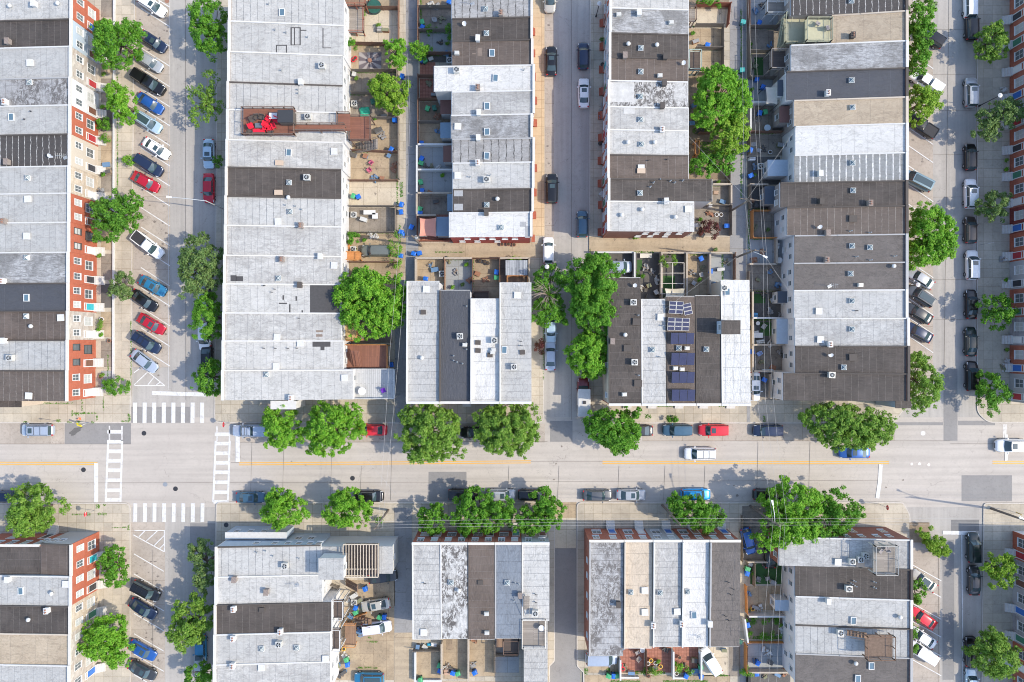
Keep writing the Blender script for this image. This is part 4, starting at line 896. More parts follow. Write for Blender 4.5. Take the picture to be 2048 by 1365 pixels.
for a in [(303,10,'suv','white',S1,['sunroof']), (304.5,82,'sedan','navy',S1,['sunroof']), (297,122,'sedan','silver',S1,[]), (296,164,'pickup','black',S1,['cap']), (298,206,'sedan','blue',S1,[]), (294.5,244,'suv','pale blue',S1,['pano']), (311,296.5,'sedan','white',S1,['sunroof']),
          (296.5,330.5,'suv','navy',S1,[]), (289.5,363.5,'sedan','red',S1-3,[]), (294.5,490,'pickup','white',S1+5,[]), (303.5,572,'sedan','teal blue',30,['sunroof']), (286,601.5,'sedan','black',S1+2,[]), (301,648.5,'sedan','red',S1-2,['sunroof']), (292,685.5,'suv','navy',S1,['rack']), (287,723,'sedan','silverblue',38,[]),
          (290,1183,'suv','black',28,['rack']), (284,1219.5,'sedan','navy',32,['sunroof']), (283,1303,'sedan','blue',30,['sunroof']), (283,1343,'sedan','dark grey',28,['sunroof'])]:
    car(*a[:5], AP, a[5])
for a in [(1853,163,'pickup','white',213,['cap']), (1843,250,'pickup','black',213,[]), (1862,73,'suv','black',213,[]), (1836,361,'van','teal silver',207,['pano']), (1843,557,'sedan','silver',213,[]), (1842,592,'suv','grey',213,['pano']), (1839,627,'sedan','dark grey',211,[]), (1839,665,'sedan','navy',209,[]),
          (1849,1163,'sedan','beige',215,['pano']), (1848,1238,'sedan','bright red',215,[]), (1847,1277,'sedan','white',213,[]), (1846,1306,'van','white',213,[])]:
    car(*a[:5], AP, a[5])
for x, y, k, c, h, e in [(416,307,'sedan','pale blue',90,['sunroof']), (416,376,'sedan','red',90,[]), (405,600,'sedan','silver',90,[]), (408,672,'suv','white',90,[]), (412,720,'sedan','black',90,[]), (400,1300,'sedan','teal blue',90,[]), (399,1332,'sedan','silver',90,[]),
                      (1100,-6,'suv','beige',90,['pano']), (1103,121,'sedan','black',270,['sunroof']), (1167,111,'hatch','navy',270,[]), (1168,185,'sedan','white',270,['sunroof']), (1104,377,'suv','black',270,['sunroof']), (1165,448,'hatch','steel blue',270,[]), (1097,501,'hatch','white',270,[]), (1102,657,'sedan','pale blue',90,[]), (1101,712,'sedan','silverblue',270,[]),
                      (1942,6,'suv','white',270,[]), (1945,50,'suv','black',270,[]), (1944,184,'suv','silver',270,['sunroof']), (1943,314,'hatch','black',270,[]), (1943,387,'suv','white',270,['sunroof']), (1943,460,'hatch','brown',270,[]), (1946,530,'suv','white',270,['sunroof']), (1945,609,'sedan','black',270,[]), (1944,684,'sedan','dark green',270,[]), (1946,753,'suv','black',270,['rack']),
                      (1949,1097,'suv','dark green',270,['rack']), (1951,1163,'sedan','dark grey',270,[]), (1944,1305,'suv','black',270,[]), (1945,1368,'sedan','pale blue',270,[])]:
    car(x, y, k, c, h, 'parked', e)
for x, y, k, c, h, e in [(73,861,'van','silverblue',180,['rack','sunroof']), (500,862,'pickup','silverblue',180,['cap','rack']), (744,861,'sedan','bright red',180,[]), (950,866,'sedan','black',180,[]), (1277,862,'sedan','dark grey',180,[]), (1356,861,'suv','steel blue',180,[]), (1428,861,'suv','bright red',180,['sunroof']), (1537,862,'suv','navy',180,[])]:
    car(x, y, k, c, h, 'on upper avenue', e)
for x, y, k, c, h, e in [(14,994,'sedan','navy',0,[]), (500,996,'sedan','steel blue',0,['sunroof']), (737,994,'sedan','black',0,[]), (926,990,'suv','black',0,[]), (1002,991,'suv','silver',0,['sunroof']), (1066,991,'suv','black',0,[]), (1195,992,'sedan','grey',0,[]), (1263,991,'sedan','silver',0,['sunroof']), (1392,990,'suv','bright blue',0,['sunroof','rack']), (1537,990,'suv','black',0,[])]:
    car(x, y, k, c, h, 'on lower avenue', e)
car(1401,908,'suv','white',180,'driving the avenue',['rack'], sc=1.05); car(1710,905.5,'sedan','blue',180,'driving the avenue',['sunroof'], sc=1.05); car(2026,892,'suv','white',180,'driving the avenue',['sunroof'], sc=1.1)
for x, y, k, c, h, w, e in [(752,502,'suv','olive grey',180,'in the yard',[]), (1232,534,'van','silverblue',0,'in the yard',['rack']), (1510,773,'sedan','white',90,'in the alley',['sunroof']), (751,1211,'sedan','beige',171,'in the yard',['sunroof']), (753,1256,'suv','lilac white',0-7,'in the yard',[]), (738,1358,'suv','teal blue',180,'in the yard',['pano']), (765,1155,'sedan','dark grey',352,'in the carport',[]),
                         (1203,1318,'van','silverblue',0,'in the yard',[]), (1421,1323,'suv','white',237,'in the yard',[]), (1497,1083,'hatch','blue',75,'in the alley',[]), (1541,1108,'sedan','black',270,'in the yard',[])]:
    car(x, y, k, c, h, w, e)
# open door of the white pickup
X, Y, _ = W(294.5, 490, 1.0); mb = MB(); mb.hexa([(1.0,-.98,.5),(1.75,-1.75,.5),(1.8,-1.70,.5),(1.05,-.93,.5),(1.0,-.98,1.15),(1.75,-1.75,1.15),(1.8,-1.70,1.15),(1.05,-.93,1.15)])
# camper on a maroon truck at the mouth of the middle street
X, Y, _ = W(1167, 792, 1.2); r = root('camper_truck', (X, Y, 0), R(90)); pmw = M_white
for nme, me, role in CARP['pickup'][0]:
    if nme in ('cargo_bed', 'rim'): continue
    o = link(nme, me, r); o.material_slots[0].link = 'OBJECT'; o.material_slots[0].material = paint('paint_maroon', PC['maroon']) if role == 'paint' else CM[role]
mb = MB(); mb.hexa([(-3.2,-1.05,1.0),(.2,-1.05,1.0),(.2,1.05,1.0),(-3.2,1.05,1.0),(-3.2,-1.0,2.5),(1.2,-1.0,2.5),(1.2,1.0,2.5),(-3.2,1.0,2.5)])
cb = link('camper_body', mb.mesh('camper_body', M_white), r); bv = cb.modifiers.new('bevel', 'BEVEL'); bv.width = .14; bv.segments = 3
mb = MB(); mb.box(-1.2,-.25,2.5,-.7,.25,2.58); link('roof_vent', mb.mesh('roof_vent', M_dmetal), cb)
mb = MB(); mb.box(-2.6,1.0,1.6,-1.4,1.03,2.1); link('window', mb.mesh('window', M_carglass), cb)
tag(r, 'maroon truck carrying a white camper box at the mouth of the middle street', 'camper truck', None, (1167, 792))
# ---------------------------------------------------------------- trees: trunk, limbs, leaf clumps
LM = {'green': leaf_mat('leaves_green', (.055,.185,.014), (.10,.29,.022), (.21,.41,.045)), 'bright': leaf_mat('leaves_bright', (.085,.27,.015), (.16,.39,.025), (.30,.50,.06)),
      'yellow': leaf_mat('leaves_yellow_green', (.12,.27,.018), (.21,.38,.03), (.36,.48,.07)), 'dull': leaf_mat('leaves_dull', (.09,.17,.05), (.14,.23,.065), (.24,.32,.11)),
      'olive': leaf_mat('leaves_olive', (.10,.22,.025), (.165,.32,.04), (.29,.42,.08)), 'purple': leaf_mat('leaves_purple', (.07,.012,.025), (.12,.02,.03), (.24,.08,.07)), 'deep': leaf_mat('leaves_deep', (.055,.17,.018), (.09,.25,.025), (.18,.36,.04))}
M_bark = plain('bark', (.13,.10,.075), .95, var=.3)
def leafcloud(rng, cents, rads, n, ls, cz):
    """n leaf-shaped quads scattered in clumps; returns verts, faces arrays"""
    k = len(cents); wts = rads**2; wts /= wts.sum(); idx = rng.choice(k, n, p=wts)
    d = rng.normal(size=(n, 3)); d /= np.linalg.norm(d, axis=1)[:, None]
    rr = rads[idx]*(.35 + .8*rng.random(n)**.7)
    P = cents[idx] + d*rr[:, None]*np.array([1, 1, .75])
    nrm = d + np.array([0, 0, .9]) + rng.normal(size=(n, 3))*.65; nrm /= np.linalg.norm(nrm, axis=1)[:, None]
    t = rng.normal(size=(n, 3)); t -= nrm*(t*nrm).sum(1)[:, None]; t /= np.linalg.norm(t, axis=1)[:, None]; b = np.cross(nrm, t)
    L_ = ls*(.7 + .7*rng.random(n))[:, None]; w = L_*.52
    V = np.stack([P - t*L_, P + b*w - t*L_*.1, P + t*L_, P - b*w - t*L_*.1], 1).reshape(-1, 3)
    F = np.arange(n*4).reshape(n, 4); return V, F
def np_mesh(name, V, F, mat):
    me = bpy.data.meshes.new(name); nv, nf = len(V), len(F)
    me.vertices.add(nv); me.vertices.foreach_set('co', V.astype('f').ravel()); me.loops.add(nf*4); me.loops.foreach_set('vertex_index', F.astype('i').ravel())
    me.polygons.add(nf); me.polygons.foreach_set('loop_start', np.arange(0, nf*4, 4, dtype='i')); me.update(calc_edges=True); me.materials.append(mat); return me
def tree(lobes, h, kind, text, seed, dens=1.0, ls=.17, name='street_tree', cat='tree', grp='street and yard trees', trunk=True, gap=.0, par=None):
    """lobes: (cx, cy, rx, ry) crown outlines in photo px at mid-crown height"""
    rng = np.random.default_rng(seed); zc = h*.62
    A = np.array([[*W(l[0], l[1], zc)[:2], l[2]*S*(HC-zc)/HC, l[3]*S*(HC-zc)/HC] for l in lobes])
    area = (A[:, 2]*A[:, 3]).sum(); base = A[:, :2].T @ (A[:, 2]*A[:, 3]) / area
    r = root(name, (base[0], base[1], .13)); org = np.array([base[0], base[1], .13])
    cents = []; rads = []; tips = []
    for (x, y, rx, ry) in A:
        rx *= 1.06; ry *= 1.06; n = max(8, int(rx*ry*8.5)); hh = min(h*.38, (rx+ry)*.42)
        for i in range(n):
            a = rng.random()*2*math.pi; q = rng.random()**.5; el = rng.random()
            wob = 1 + .10*math.sin(a*3 + seed) + .07*math.sin(a*5 + seed*2.3)
            px = x + math.cos(a)*q*rx*.86*wob; py = y + math.sin(a)*q*ry*.86*wob
            dome = math.sqrt(max(0, 1 - q*q)); z = zc - hh*.35 + hh*1.25*dome*(.55 + .5*el) - (1-el)**3*hh*.7
            if rng.random() < gap and q > .15: continue
            cents.append((px, py, z)); rads.append((.28 + .34*rng.random())*(.72 + .08*min(rx, ry)))
        for i in range(max(2, n//4)):   # ragged sprigs past the outline
            a = rng.random()*2*math.pi; wob = 1 + .16*math.sin(a*3 + seed) + .09*math.sin(a*5 + seed*2.3); q = .80 + .17*rng.random()
            cents.append((x + math.cos(a)*rx*q*wob, y + math.sin(a)*ry*q*wob, zc - hh*.2 + rng.random()*hh*.5)); rads.append(.22 + .22*rng.random())
    cents = np.array(cents); rads = np.array(rads)
    nl = int(area*math.pi*205*dens*(1-gap*.5)); V, F = leafcloud(rng, cents, rads, nl, ls, zc)
    link('crown', np_mesh('crown', V - org, F, LM[kind]), r)
    if trunk:
        m = MB(); tb = (0, 0, -.0); tt = (rng.normal()*.15, rng.normal()*.15, h*.38); tr = .09 + .022*math.sqrt(area)*1.6
        m.tube(tb, tt, tr*1.25, tr*.85, 9)
        pick = rng.choice(len(cents), min(len(cents), 14 + int(area*.5)), replace=False)
        for c in cents[pick]:
            e = c - org; mid = (np.array(tt) + e)/2 + np.array([0, 0, -.35]); m.tube(tt, tuple(mid), tr*.42, tr*.24, 5, False); m.tube(tuple(mid), tuple(e), tr*.24, .02, 5, False)
        link('trunk', m.mesh('trunk', M_bark), r)
    tag(r, text, cat, grp, (lobes[0][0], lobes[0][1])); return r
TR = [
 ([(232,88,50,46),(262,60,22,20),(205,62,22,22)],8,'green','Large round green tree shading the third front of the left edge row',1,1.0,0),
 ([(244,205,30,32),(226,180,18,14),(252,235,14,20)],6.5,'bright','Medium light green tree beside the parked blue saloon on the left street',2,.9,.1),
 ([(230,430,42,38),(262,405,28,22),(205,418,26,20),(212,462,26,24)],8,'deep','Big dark green sprawling tree above the white pickup on the left street',3,1.0,.1),
 ([(243,571,24,28)],5.5,'dull','Small dull green tree before the teal doored house',4,.9,.15),
 ([(233,773,28,17)],2.6,'green','Low green bush at the front of the last left edge house',5,1,0),
 ([(412,30,34,36),(420,80,34,34),(395,60,16,20)],8,'green','Large tree at the top of the left street, shade side',6,.9,.15),
 ([(402,190,28,22),(398,228,24,22),(425,155,20,12),(425,212,22,30)],6.5,'olive','Sparse thin leaved tree with bare branches on the left street',7,.42,.5),
 ([(404,532,50,62)],8.5,'dull','Big round grey green tree halfway down the left street',8,1.05,0),
 ([(417,635,34,48)],7,'green','Narrow green tree below the big grey green one on the left street',9,1,0),
 ([(420,757,32,38)],6.5,'green','Round tree nearest the crossing on the left street',10,1,0),
 ([(434,322,10,14)],3,'deep','Small dark shrub beside the pale blue saloon on the left street',11,1,0),
 ([(790,98,22,24),(793,125,18,14)],5,'bright','Small light green tree beside the sunburst rug yard',12,1,0),
 ([(775,182,40,34),(788,212,26,18)],6,'yellow','Bright yellow green tree over the alley beside the second row',13,1.1,0),
 ([(836,103,16,18),(851,100,12,14)],3.5,'bright','Small bright shrub in the third yard of the narrow third row',14,1,0),
 ([(1440,178,52,44),(1425,222,40,36),(1475,200,26,40),(1440,150,30,18)],9,'bright','Huge light green tree over the yards of the narrow fourth row',15,1.1,0),
 ([(1460,272,36,42),(1470,245,26,26)],7.5,'yellow','Yellow green tree touching the huge tree above the alley',16,1.1,0),
 ([(1405,333,28,22),(1445,322,26,26)],6,'green','Lower green tree behind the brown roofed fourth row house',17,.9,.1),
 ([(1835,40,34,36),(1842,68,30,24)],8,'green','Dark tree at the top of the right street',18,1,0),
 ([(1834,118,26,34)],7,'green','Green tree just below the topmost tree of the right street',19,1,0),
 ([(1842,208,32,40),(1862,190,22,12)],7.5,'yellow','Vivid yellow green tree under the white pickup',20,1.1,.05),
 ([(1862,455,48,46),(1848,505,34,30),(1880,490,32,36)],9,'bright','Very large bright round tree on the right street',21,1.15,0),
 ([(1985,84,32,38)],6,'olive','Small olive tree on the right pavement beside the silver SUV',22,1,0),
 ([(2000,228,40,30),(1978,262,28,26),(2030,222,20,18)],6.5,'dull','Wide grey green tree on the right pavement between the two SUVs',23,.85,.15),
 ([(1988,412,30,30)],6,'dull','Round tree on the right pavement beside the brown hatchback',24,1,.05),
 ([(1996,622,34,36)],6,'green','Feathery tree on the right pavement beside the black saloon',25,.85,.15),
 ([(1985,785,32,42)],6,'green','Pointed leaf tree on the right pavement nearest the avenue',26,.85,.1),
 ([(1845,770,36,58),(1828,722,26,20)],7.5,'olive','Tall olive green tree at the corner of the wide fifth row',27,.95,.12),
 ([(1098,560,34,28)],6.5,'green','Upper green half crowned tree left of the middle street',28,.9,.1),
 ([(1093,627,38,30),(1110,612,20,22)],6.5,'green','Lower green tree hanging over the pale blue saloon',29,1,.05),
 ([(1190,565,56,54),(1192,620,50,44),(1180,530,34,20),(1188,595,40,40)],10,'green','Biggest tree, large green crown right of the middle street',30,1.15,0),
 ([(1177,710,44,48),(1185,690,30,30),(1168,725,30,26)],8,'bright','Bright round tree above the white camper',131,1.2,0),
 ([(745,590,66,56),(735,640,56,36),(770,620,40,50),(700,600,36,40)],9.5,'bright','Huge yellow green tree beside the brown rear deck',32,1.05,.05),
 ([(566,858,42,42),(540,842,18,22)],7.5,'bright','Bright tree over the silver blue pickup on the avenue',33,1.1,0),
 ([(664,852,58,44),(655,890,40,26),(700,830,30,26)],8,'bright','Broad bright tree left of the red avenue saloon',34,1.15,0),
 ([(866,866,62,54),(850,900,40,28),(830,830,30,24)],9,'olive','Large olive tree touching the yellow line',35,1.1,0),
 ([(1015,860,64,48),(985,835,34,26),(1050,850,34,38),(1000,890,36,20)],8.5,'olive','Large green tree near the middle street mouth',36,1.05,.05),
 ([(1232,858,52,44),(1240,880,40,28),(1196,850,28,30)],8,'green','Dark green round tree right of the camper',37,1.15,0),
 ([(1690,850,80,44),(1650,840,44,30),(1750,862,40,34),(1700,880,60,20)],8.5,'olive','Wide tree at the front of the wide fifth row',38,.95,.12),
 ([(68,1015,54,44),(55,1045,44,30)],8,'olive','Olive tree at the lower left corner of the avenue',39,1,.1),
 ([(568,1020,48,36),(560,1000,30,22)],7,'bright','Round yellow green tree on the lower pavement beside the steel blue saloon',40,1.1,0),
 ([(696,1022,50,36),(690,1000,30,22)],7,'bright','Round yellow green tree partly over the black avenue saloon',41,1.1,.05),
 ([(862,1040,28,32)],5.5,'green','Small round tree before the first house of the five roof row',42,1.1,0),
 ([(950,1005,38,30),(935,1040,36,30),(975,1045,30,20),(1000,1020,26,30)],7,'green','Wide dense tree before the middle of the five roof row',43,1,.15),
 ([(1085,1000,22,24),(1105,1025,24,30),(1070,1045,40,22),(1040,1040,30,24)],7,'green','Ring shaped open tree before the slate roof',44,1,.15),
 ([(1380,1020,40,34),(1410,1035,38,30),(1355,1005,22,18)],7,'green','Green tree over the bright blue SUV',45,.95,.1),
 ([(1585,1005,62,42),(1570,1050,50,36),(1540,1080,34,22),(1600,1060,44,30)],9.5,'bright','Huge bright tree behind the utility pole of the avenue',46,1.05,.05),
 ([(1675,1020,48,40),(1650,1055,44,26)],8,'green','Green tree before the lower right corner house',47,1,.1),
 ([(224,1125,28,32),(232,1155,22,22)],6,'green','Green tree before the red front of the lower left row',48,.95,.15),
 ([(212,1262,42,36),(205,1290,50,30),(235,1310,30,26)],7.5,'bright','Light green tree above the blue saloon at the lower left',49,1,.1),
 ([(403,1105,26,26),(410,1150,24,34)],6.5,'dull','Dull tree beside the crossing of the lower left street',50,.9,.15),
 ([(385,1240,42,38),(372,1270,36,30),(400,1205,24,18)],7.5,'olive','Tall olive tree on the shade side of the lower left street',51,1,.1),
 ([(400,1352,34,22)],6,'green','Green tree at the bottom edge of the lower left street',52,1,.05),
 ([(2002,1128,32,26),(2008,1158,26,22)],6.5,'yellow','Yellow green tree on the bottom right pavement',53,.9,.15),
 ([(1992,1315,48,44),(1985,1285,34,26)],8,'olive','Big olive tree at the bottom right corner',54,1.05,0),
 ([(1834,1184,18,24)],4.5,'green','Small round tree between the beige and bright red cars',55,1,0),
 ([(1826,1250,10,24),(1824,1290,9,18)],4,'green','Narrow tree half hidden by the white roofed row at the right',56,.9,.1),
 ([(706,477,14,13)],3,'green','Small leafy shrub beside the orange wooden stairs',57,1,0),
 ([(1420,459,22,20)],4,'purple','Purple leaved tree with pink tips in the corner yard',58,.8,.25),
 ([(1081,694,13,13)],3.5,'purple','Small dark purple tree beside the silverblue saloon',59,1,.1),
 ([(700,88,12,16)],3,'green','Leafy shrub left of the sunburst rug',60,1,0),
 ([(1335,522,18,13)],3,'olive','Yellowing shrub above the caged yard',61,.7,.2),
 ([(1863,1080,16,20),(1882,1100,20,12),(1850,1065,14,12),(1870,1090,22,16)],2.6,'yellow','Bright shrubs in the corner planting bed of the right street',62,1.6,.0),
 ([(258,322,10,13)],2.2,'bright','Small square planting bush left of the navy SUV',63,1,0),
 ([(1344,838,10,9)],1.5,'green','Small weed patch beside the front of the solar panel row',64,.8,.1),
 ([(203,248,12,16)],2.4,'green','Dark green bush on the steps of the fifth left edge house',65,1,0),
 ([(209,278,9,7)],1.6,'green','Low bush before the red door of the left edge row',66,1,0),
 ([(203,651,5,10)],1.4,'olive','Potted leafy plants below the teal shutters',67,1,0),
 ([(790,500,14,36)],2.5,'bright','Hedge shrub at the alley side below the olive grey SUV',68,.5,.3),
 ([(1030,520,12,6)],1.8,'bright','Small plant over the striped shed',69,.8,0),
 ([(860,60,0.1+8,10)],2,'green','Weedy bush in the upper yard of the narrow third row',70,.7,.2),
 ([(898,66,6,20)],2.5,'deep','Dark climbing bush against the dish roofed house',71,.8,.1),
 ([(1850,2,1+24,8)],7,'dull','Thin branches at the very top of the right street',72,.4,.4),
 ([(1416,6,26,8)],2.6,'green','Green hedge above the rusty slat fence',73,.9,.1),
 ([(758,1040,1+6,5)],1.5,'green','Small bush beside the lower alley corner',74,1,0),
 ([(1306,1345,18,6)],1.6,'olive','Leafy plants along the yard edge of the cream roofed house',75,.8,.1),
 ([(1358,1337,10,8)],1.8,'bright','Bright plant in the yard behind the speckled roof',76,.8,.1),
 ([(1378,1342,8,8)],1.8,'green','Green plant beside the white fence of the brilliant roof yard',77,.8,.1),
 ([(1495,1345,12,8)],1.8,'bright','Plant beside the yard of the lower right row bottom',78,.8,.1),
 ([(1527,1242,34,7)],1.4,'deep','Dark row of plants in the planting yard of the lower right row',79,.6,.2),
 ([(1530,1272,34,6)],1.4,'green','Second row of plants in the planting yard of the lower right row',80,.5,.2),
 ([(1270,484-10,0.1+5,5)],1.2,'bright','Tiny weed at the corner of the narrow fourth row',81,1,0),
 ([(718,15,10,6),(726,28,6,14),(708,55,8,5)],1.6,'green','Potted greenery around the brick edged terrace',82,.8,.2),
]
for lob, h, k, t, sd, dn, gp in TR:
    sm = h < 4.2
    tree(lob, h, k, t, sd, dn*(1.5 if sm else 1.0), .10 if sm else .155, 'shrub' if sm and k != 'purple' else 'street_tree', 'shrub' if sm and k != 'purple' else 'tree', 'shrubs in the yards' if sm else 'street and yard trees', not sm or k == 'purple', gp)
# the bare dead branches between the two trees left of the middle street
x0, y0, _ = W(1098, 588, 5); r = root('dead_tree', (x0, y0, .13)); m = MB(); rg = np.random.default_rng(5); m.tube((0,0,0),(0,0,3.2),.16,.1)
for i in range(34):
    a = rg.random()*6.28; l = 1.2 + rg.random()*1.6; p = (math.cos(a)*l*.5, math.sin(a)*l*.5, 4.6+rg.random()); q = (math.cos(a+.2)*l, math.sin(a+.2)*l, 5.2 + rg.random()*1.2)
    m.tube((0,0,3.1), p, .05, .03, 4, False); m.tube(p, q, .03, .012, 4, False); m.tube(p, (q[0]+rg.normal()*.4, q[1]+rg.normal()*.4, q[2]), .02, .01, 4, False)
link('branches', m.mesh('branches', plain('dead_wood', (.36,.29,.24), .9)), r); tag(r, 'Leafless brown branches between two green crowns left of the middle street', 'dead tree', None, (1098,588))
# weeds in the joints of the pavement
def weeds(pts, n=60):
    rg = np.random.default_rng(9); Vs = []; Fs = []; c = 0
    for x, y, w, h in pts:
        k = int(n*max(.2, w*h/60)); X = x + (rg.random(k)-.5)*w; Y = y + (rg.random(k)-.5)*h
        P = np.array([W(a, b, 0)[:2] + (.15,) for a, b in zip(X, Y)]); V, F = leafcloud(rg, P, np.full(k, .08), k*2, .06, 0); V[:, 2] = np.maximum(V[:, 2], .145); Vs.append(V); Fs.append(F + c); c += len(V)
    o = link('weeds', np_mesh('weeds', np.concatenate(Vs), np.concatenate(Fs), LM['green'])); o['kind'] = 'stuff'; tag(o, 'weeds and grass growing in the pavement joints', 'weeds', None, (500, 840))
weeds([(750,92,80,3),(748,146,90,3),(745,190,90,3),(750,304,90,3),(745,362,80,3),(745,466,90,4),(795,380,3,60),(870,66,60,4),(870,112,60,3),(855,200,26,6),(842,20,4,90),(870,156,30,3),(1410,54,50,3),(1410,100,50,3),(1425,300,60,30),(1400,250,30,40),(1430,372,30,4),(1520,58,50,3),(1500,110,6,40),(1520,158,40,4),(1500,230,5,40),(1525,268,50,3),(1530,420,50,5),(1525,478,40,4),(1520,582,50,4),(1530,640,50,4),(1520,690,50,4),(1497,440,3,120),(1482,300,3,200),(1482,100,3,160),(915,520,50,3),(946,550,3,60),(1275,560,8,40),(1345,595,40,6),(1400,510,40,4),(1500,1236,6,40),(1540,1275,70,6),(1440,1350,30,4),(1300,1345,60,6),(660,1300,4,100),(146,827,2,14),(170,827,50,2),(195,836,3,10),(155,828,8,5),(168,827,7,4),(157,845,8,4),(140,845,8,3),(187,845,6,4),(252,843,16,3),(259,835,5,14),(118,842,9,6),(52,844,8,3),(176,1028,12,5),(206,1028,18,4),(197,1013,8,8),(210,1010,6,3),(240,1055,30,2),(258,1055,4,10),(160,1029,30,2),(113,807,70,2),(165,810,2,26),
       (208,808,2,26),(263,700,2,120),(236,300,2,300),(217,740,2,60),(1296,833,12,8),(1342,838,16,14),(1528,838,4,12),(1330,812,60,3),(1450,812,26,3),(745,1283,20,3),(735,1335,40,3),(740,1275,6,3),(800,480,4,60),(803,380,6,30),(1445,535,4,60),(900,505,60,2),(1180,600,3,200),(1087,700,2,120),(833,600,2,120),(1264,505,90,3),(1172,1342,6,14),(1216,1340,8,8),(1370,1362,90,4),(1250,1362,60,4)])
# ---------------------------------------------------------------- yards: paving, fences, bins, decks, sheds, furniture
M_wood = board_mat('fence_boards', (.30,.21,.13), (.23,.155,.10), 'x', .12); M_wood2 = plain('fence_wood_grey', (.22,.19,.16), .9, var=.3); M_orange = plain('fresh_wood', (.58,.25,.08), .7, var=.2); M_rail = plain('rail_brown', (.17,.11,.085), .7)
M_conw = plain('block_wall', (.42,.36,.29), .9, var=.3); M_wwall = plain('white_block_wall', (.56,.56,.55), .8, var=.15)
FM = {'wood': M_wood2, 'conc': M_conw, 'white': M_wwall, 'orange': M_orange, 'brown': plain('fence_brown', (.22,.12,.08), .85, var=.25), 'rust': plain('rust_slats', (.30,.10,.06), .8), 'green': plain('pale_green_block', (.45,.55,.50), .8)}
FT2 = {'wood': 'grey board', 'conc': 'tan block wall', 'white': 'white painted wall', 'orange': 'orange wood', 'brown': 'brown board', 'rust': 'rust brown slatted', 'green': 'pale green block wall'}
def fence(x0, y0, x1, y1, kind='wood', h=1.6, w=.1):
    a = Vector(W(x0, y0)[:2]); b = Vector(W(x1, y1)[:2]); d = b - a; Ln = d.length
    if Ln < .5: return
    ang = math.atan2(d.y, d.x); solid = kind in ('conc', 'white', 'green'); r = root('wall' if solid else 'fence', (a.x, a.y, .13), ang)
    m = MB()
    if solid: m.box(0, -.1, 0, Ln, .1, h); link('wall_body', m.mesh('wall_body', FM[kind]), r); m = MB(); m.box(-.02, -.13, h, Ln+.02, .13, h+.07); link('coping', m.mesh('coping', FM[kind]), r)
    else:
        k = 0.0
        while k < Ln - .05: m.box(k, -.02, .03, min(k+.13, Ln), .02, h - random.random()*.05); k += .15
        link('boards', m.mesh('boards', FM[kind]), r)
        m = MB(); m.box(0, .02, .35, Ln, .07, .45); m.box(0, .02, h-.4, Ln, .07, h-.3); link('rail', m.mesh('rail', FM[kind]), r)
        n = max(1, int(Ln/2.4)); m = MB(); m.box(-.05, -.05, 0, .05, .08, h+.08); pm_ = m.mesh('post', FM[kind])
        for i in range(n+1): link('post', pm_, r).location = (Ln*i/n, 0, 0)
    mx, my = (x0+x1)/2, (y0+y1)/2
    tag(r, f"{FT2[kind]}{'' if solid else ' fence'} by the {nearest(mx, my)}", 'wall' if solid else 'fence', 'walls and fences of the yards', (mx, my))
# yard paving patches (x0,y0,x1,y1,kind)
for p in [(702,-60,800,22,0),(702,22,800,90,3),(702,90,796,146,0),(702,146,796,190,1),(702,190,796,236,1),(702,236,798,304,0),(702,306,797,364,0),(700,366,800,414,3),(698,416,795,466,1),(698,468,798,525,0),(698,526,800,600,0),(698,600,785,686,1),
          (840,-60,905,20,2),(840,20,905,66,1),(840,66,905,112,7),(840,112,905,126,5),(840,126,871,155,6),(840,158,873,198,6),(840,204,905,246,2),(840,248,905,292,0),(840,296,905,338,7),(840,345,905,388,7),(840,392,905,430,1),(840,430,905,484,6),
          (1374,-60,1458,20,2),(1388,20,1456,54,3),(1374,58,1444,100,0),(1374,104,1442,150,0),(1374,152,1456,290,2),(1374,290,1456,360,2),(1422,362,1458,410,1),(1386,410,1458,472,1),
          (1494,-40,1560,56,7),(1494,60,1556,108,1),(1494,110,1540,158,1),(1494,160,1545,208,7),(1494,212,1562,264,1),(1494,270,1590,312,1),(1494,314,1560,370,5),(1494,374,1566,420,5),(1500,424,1556,476,1),(1494,478,1556,530,7),(1552,470,1590,530,7),(1494,530,1590,580,1),(1500,584,1590,636,5),(1500,638,1590,688,5),(1500,690,1590,742,1),(1500,744,1580,800,1),
          (835,518,888,566,0),(892,518,944,584,7),(948,518,998,600,0),(1001,518,1058,570,1),(1180,507,1264,560,5),(1268,507,1318,602,5),(1322,507,1370,598,5),(1372,507,1414,596,0),(1417,507,1465,566,7),
          (646,1212,788,1268,0),(668,1268,788,1360,0),(700,1160,790,1212,0),(832,1290,885,1358,0),(887,1264,938,1358,0),(940,1266,990,1352,0),(990,1280,1038,1345,7),
          (1176,1306,1236,1345,0),(1240,1292,1288,1345,6),(1292,1292,1342,1345,6),(1345,1292,1396,1345,6),(1399,1292,1456,1352,3),(1457,1292,1480,1352,1),
          (1500,1122,1575,1168,4),(1490,1172,1560,1220,0),(1490,1228,1580,1278,2),(1492,1284,1580,1338,7),(1492,1340,1580,1400,5),(1484,1012,1560,1120,1),(1818,1045,1858,1085,2)]:
    yard(*p)
for i_, (a_, b_) in enumerate([(0,36),(44,92),(98,150),(158,206),(214,264),(272,328),(336,384),(392,440),(450,500),(508,560),(568,616),(624,674),(682,734),(742,780)]): yard(203, a_, 227 if i_ % 3 else 229, b_, (1,7,0,1,5,0)[i_ % 6])
yard(1503,172,1530,200,7,G1+.004); yard(1508,116,1526,152,4,G1+.005); yard(892,1262,905,1300,2,G1+.004); yard(1501,588,1530,607,4,G1+.005); yard(1520,645,1552,672,4,G1+.005); yard(1326,552,1350,588,4,G1+.005) ; yard(1274,520,1284,540,4,G1+.005)
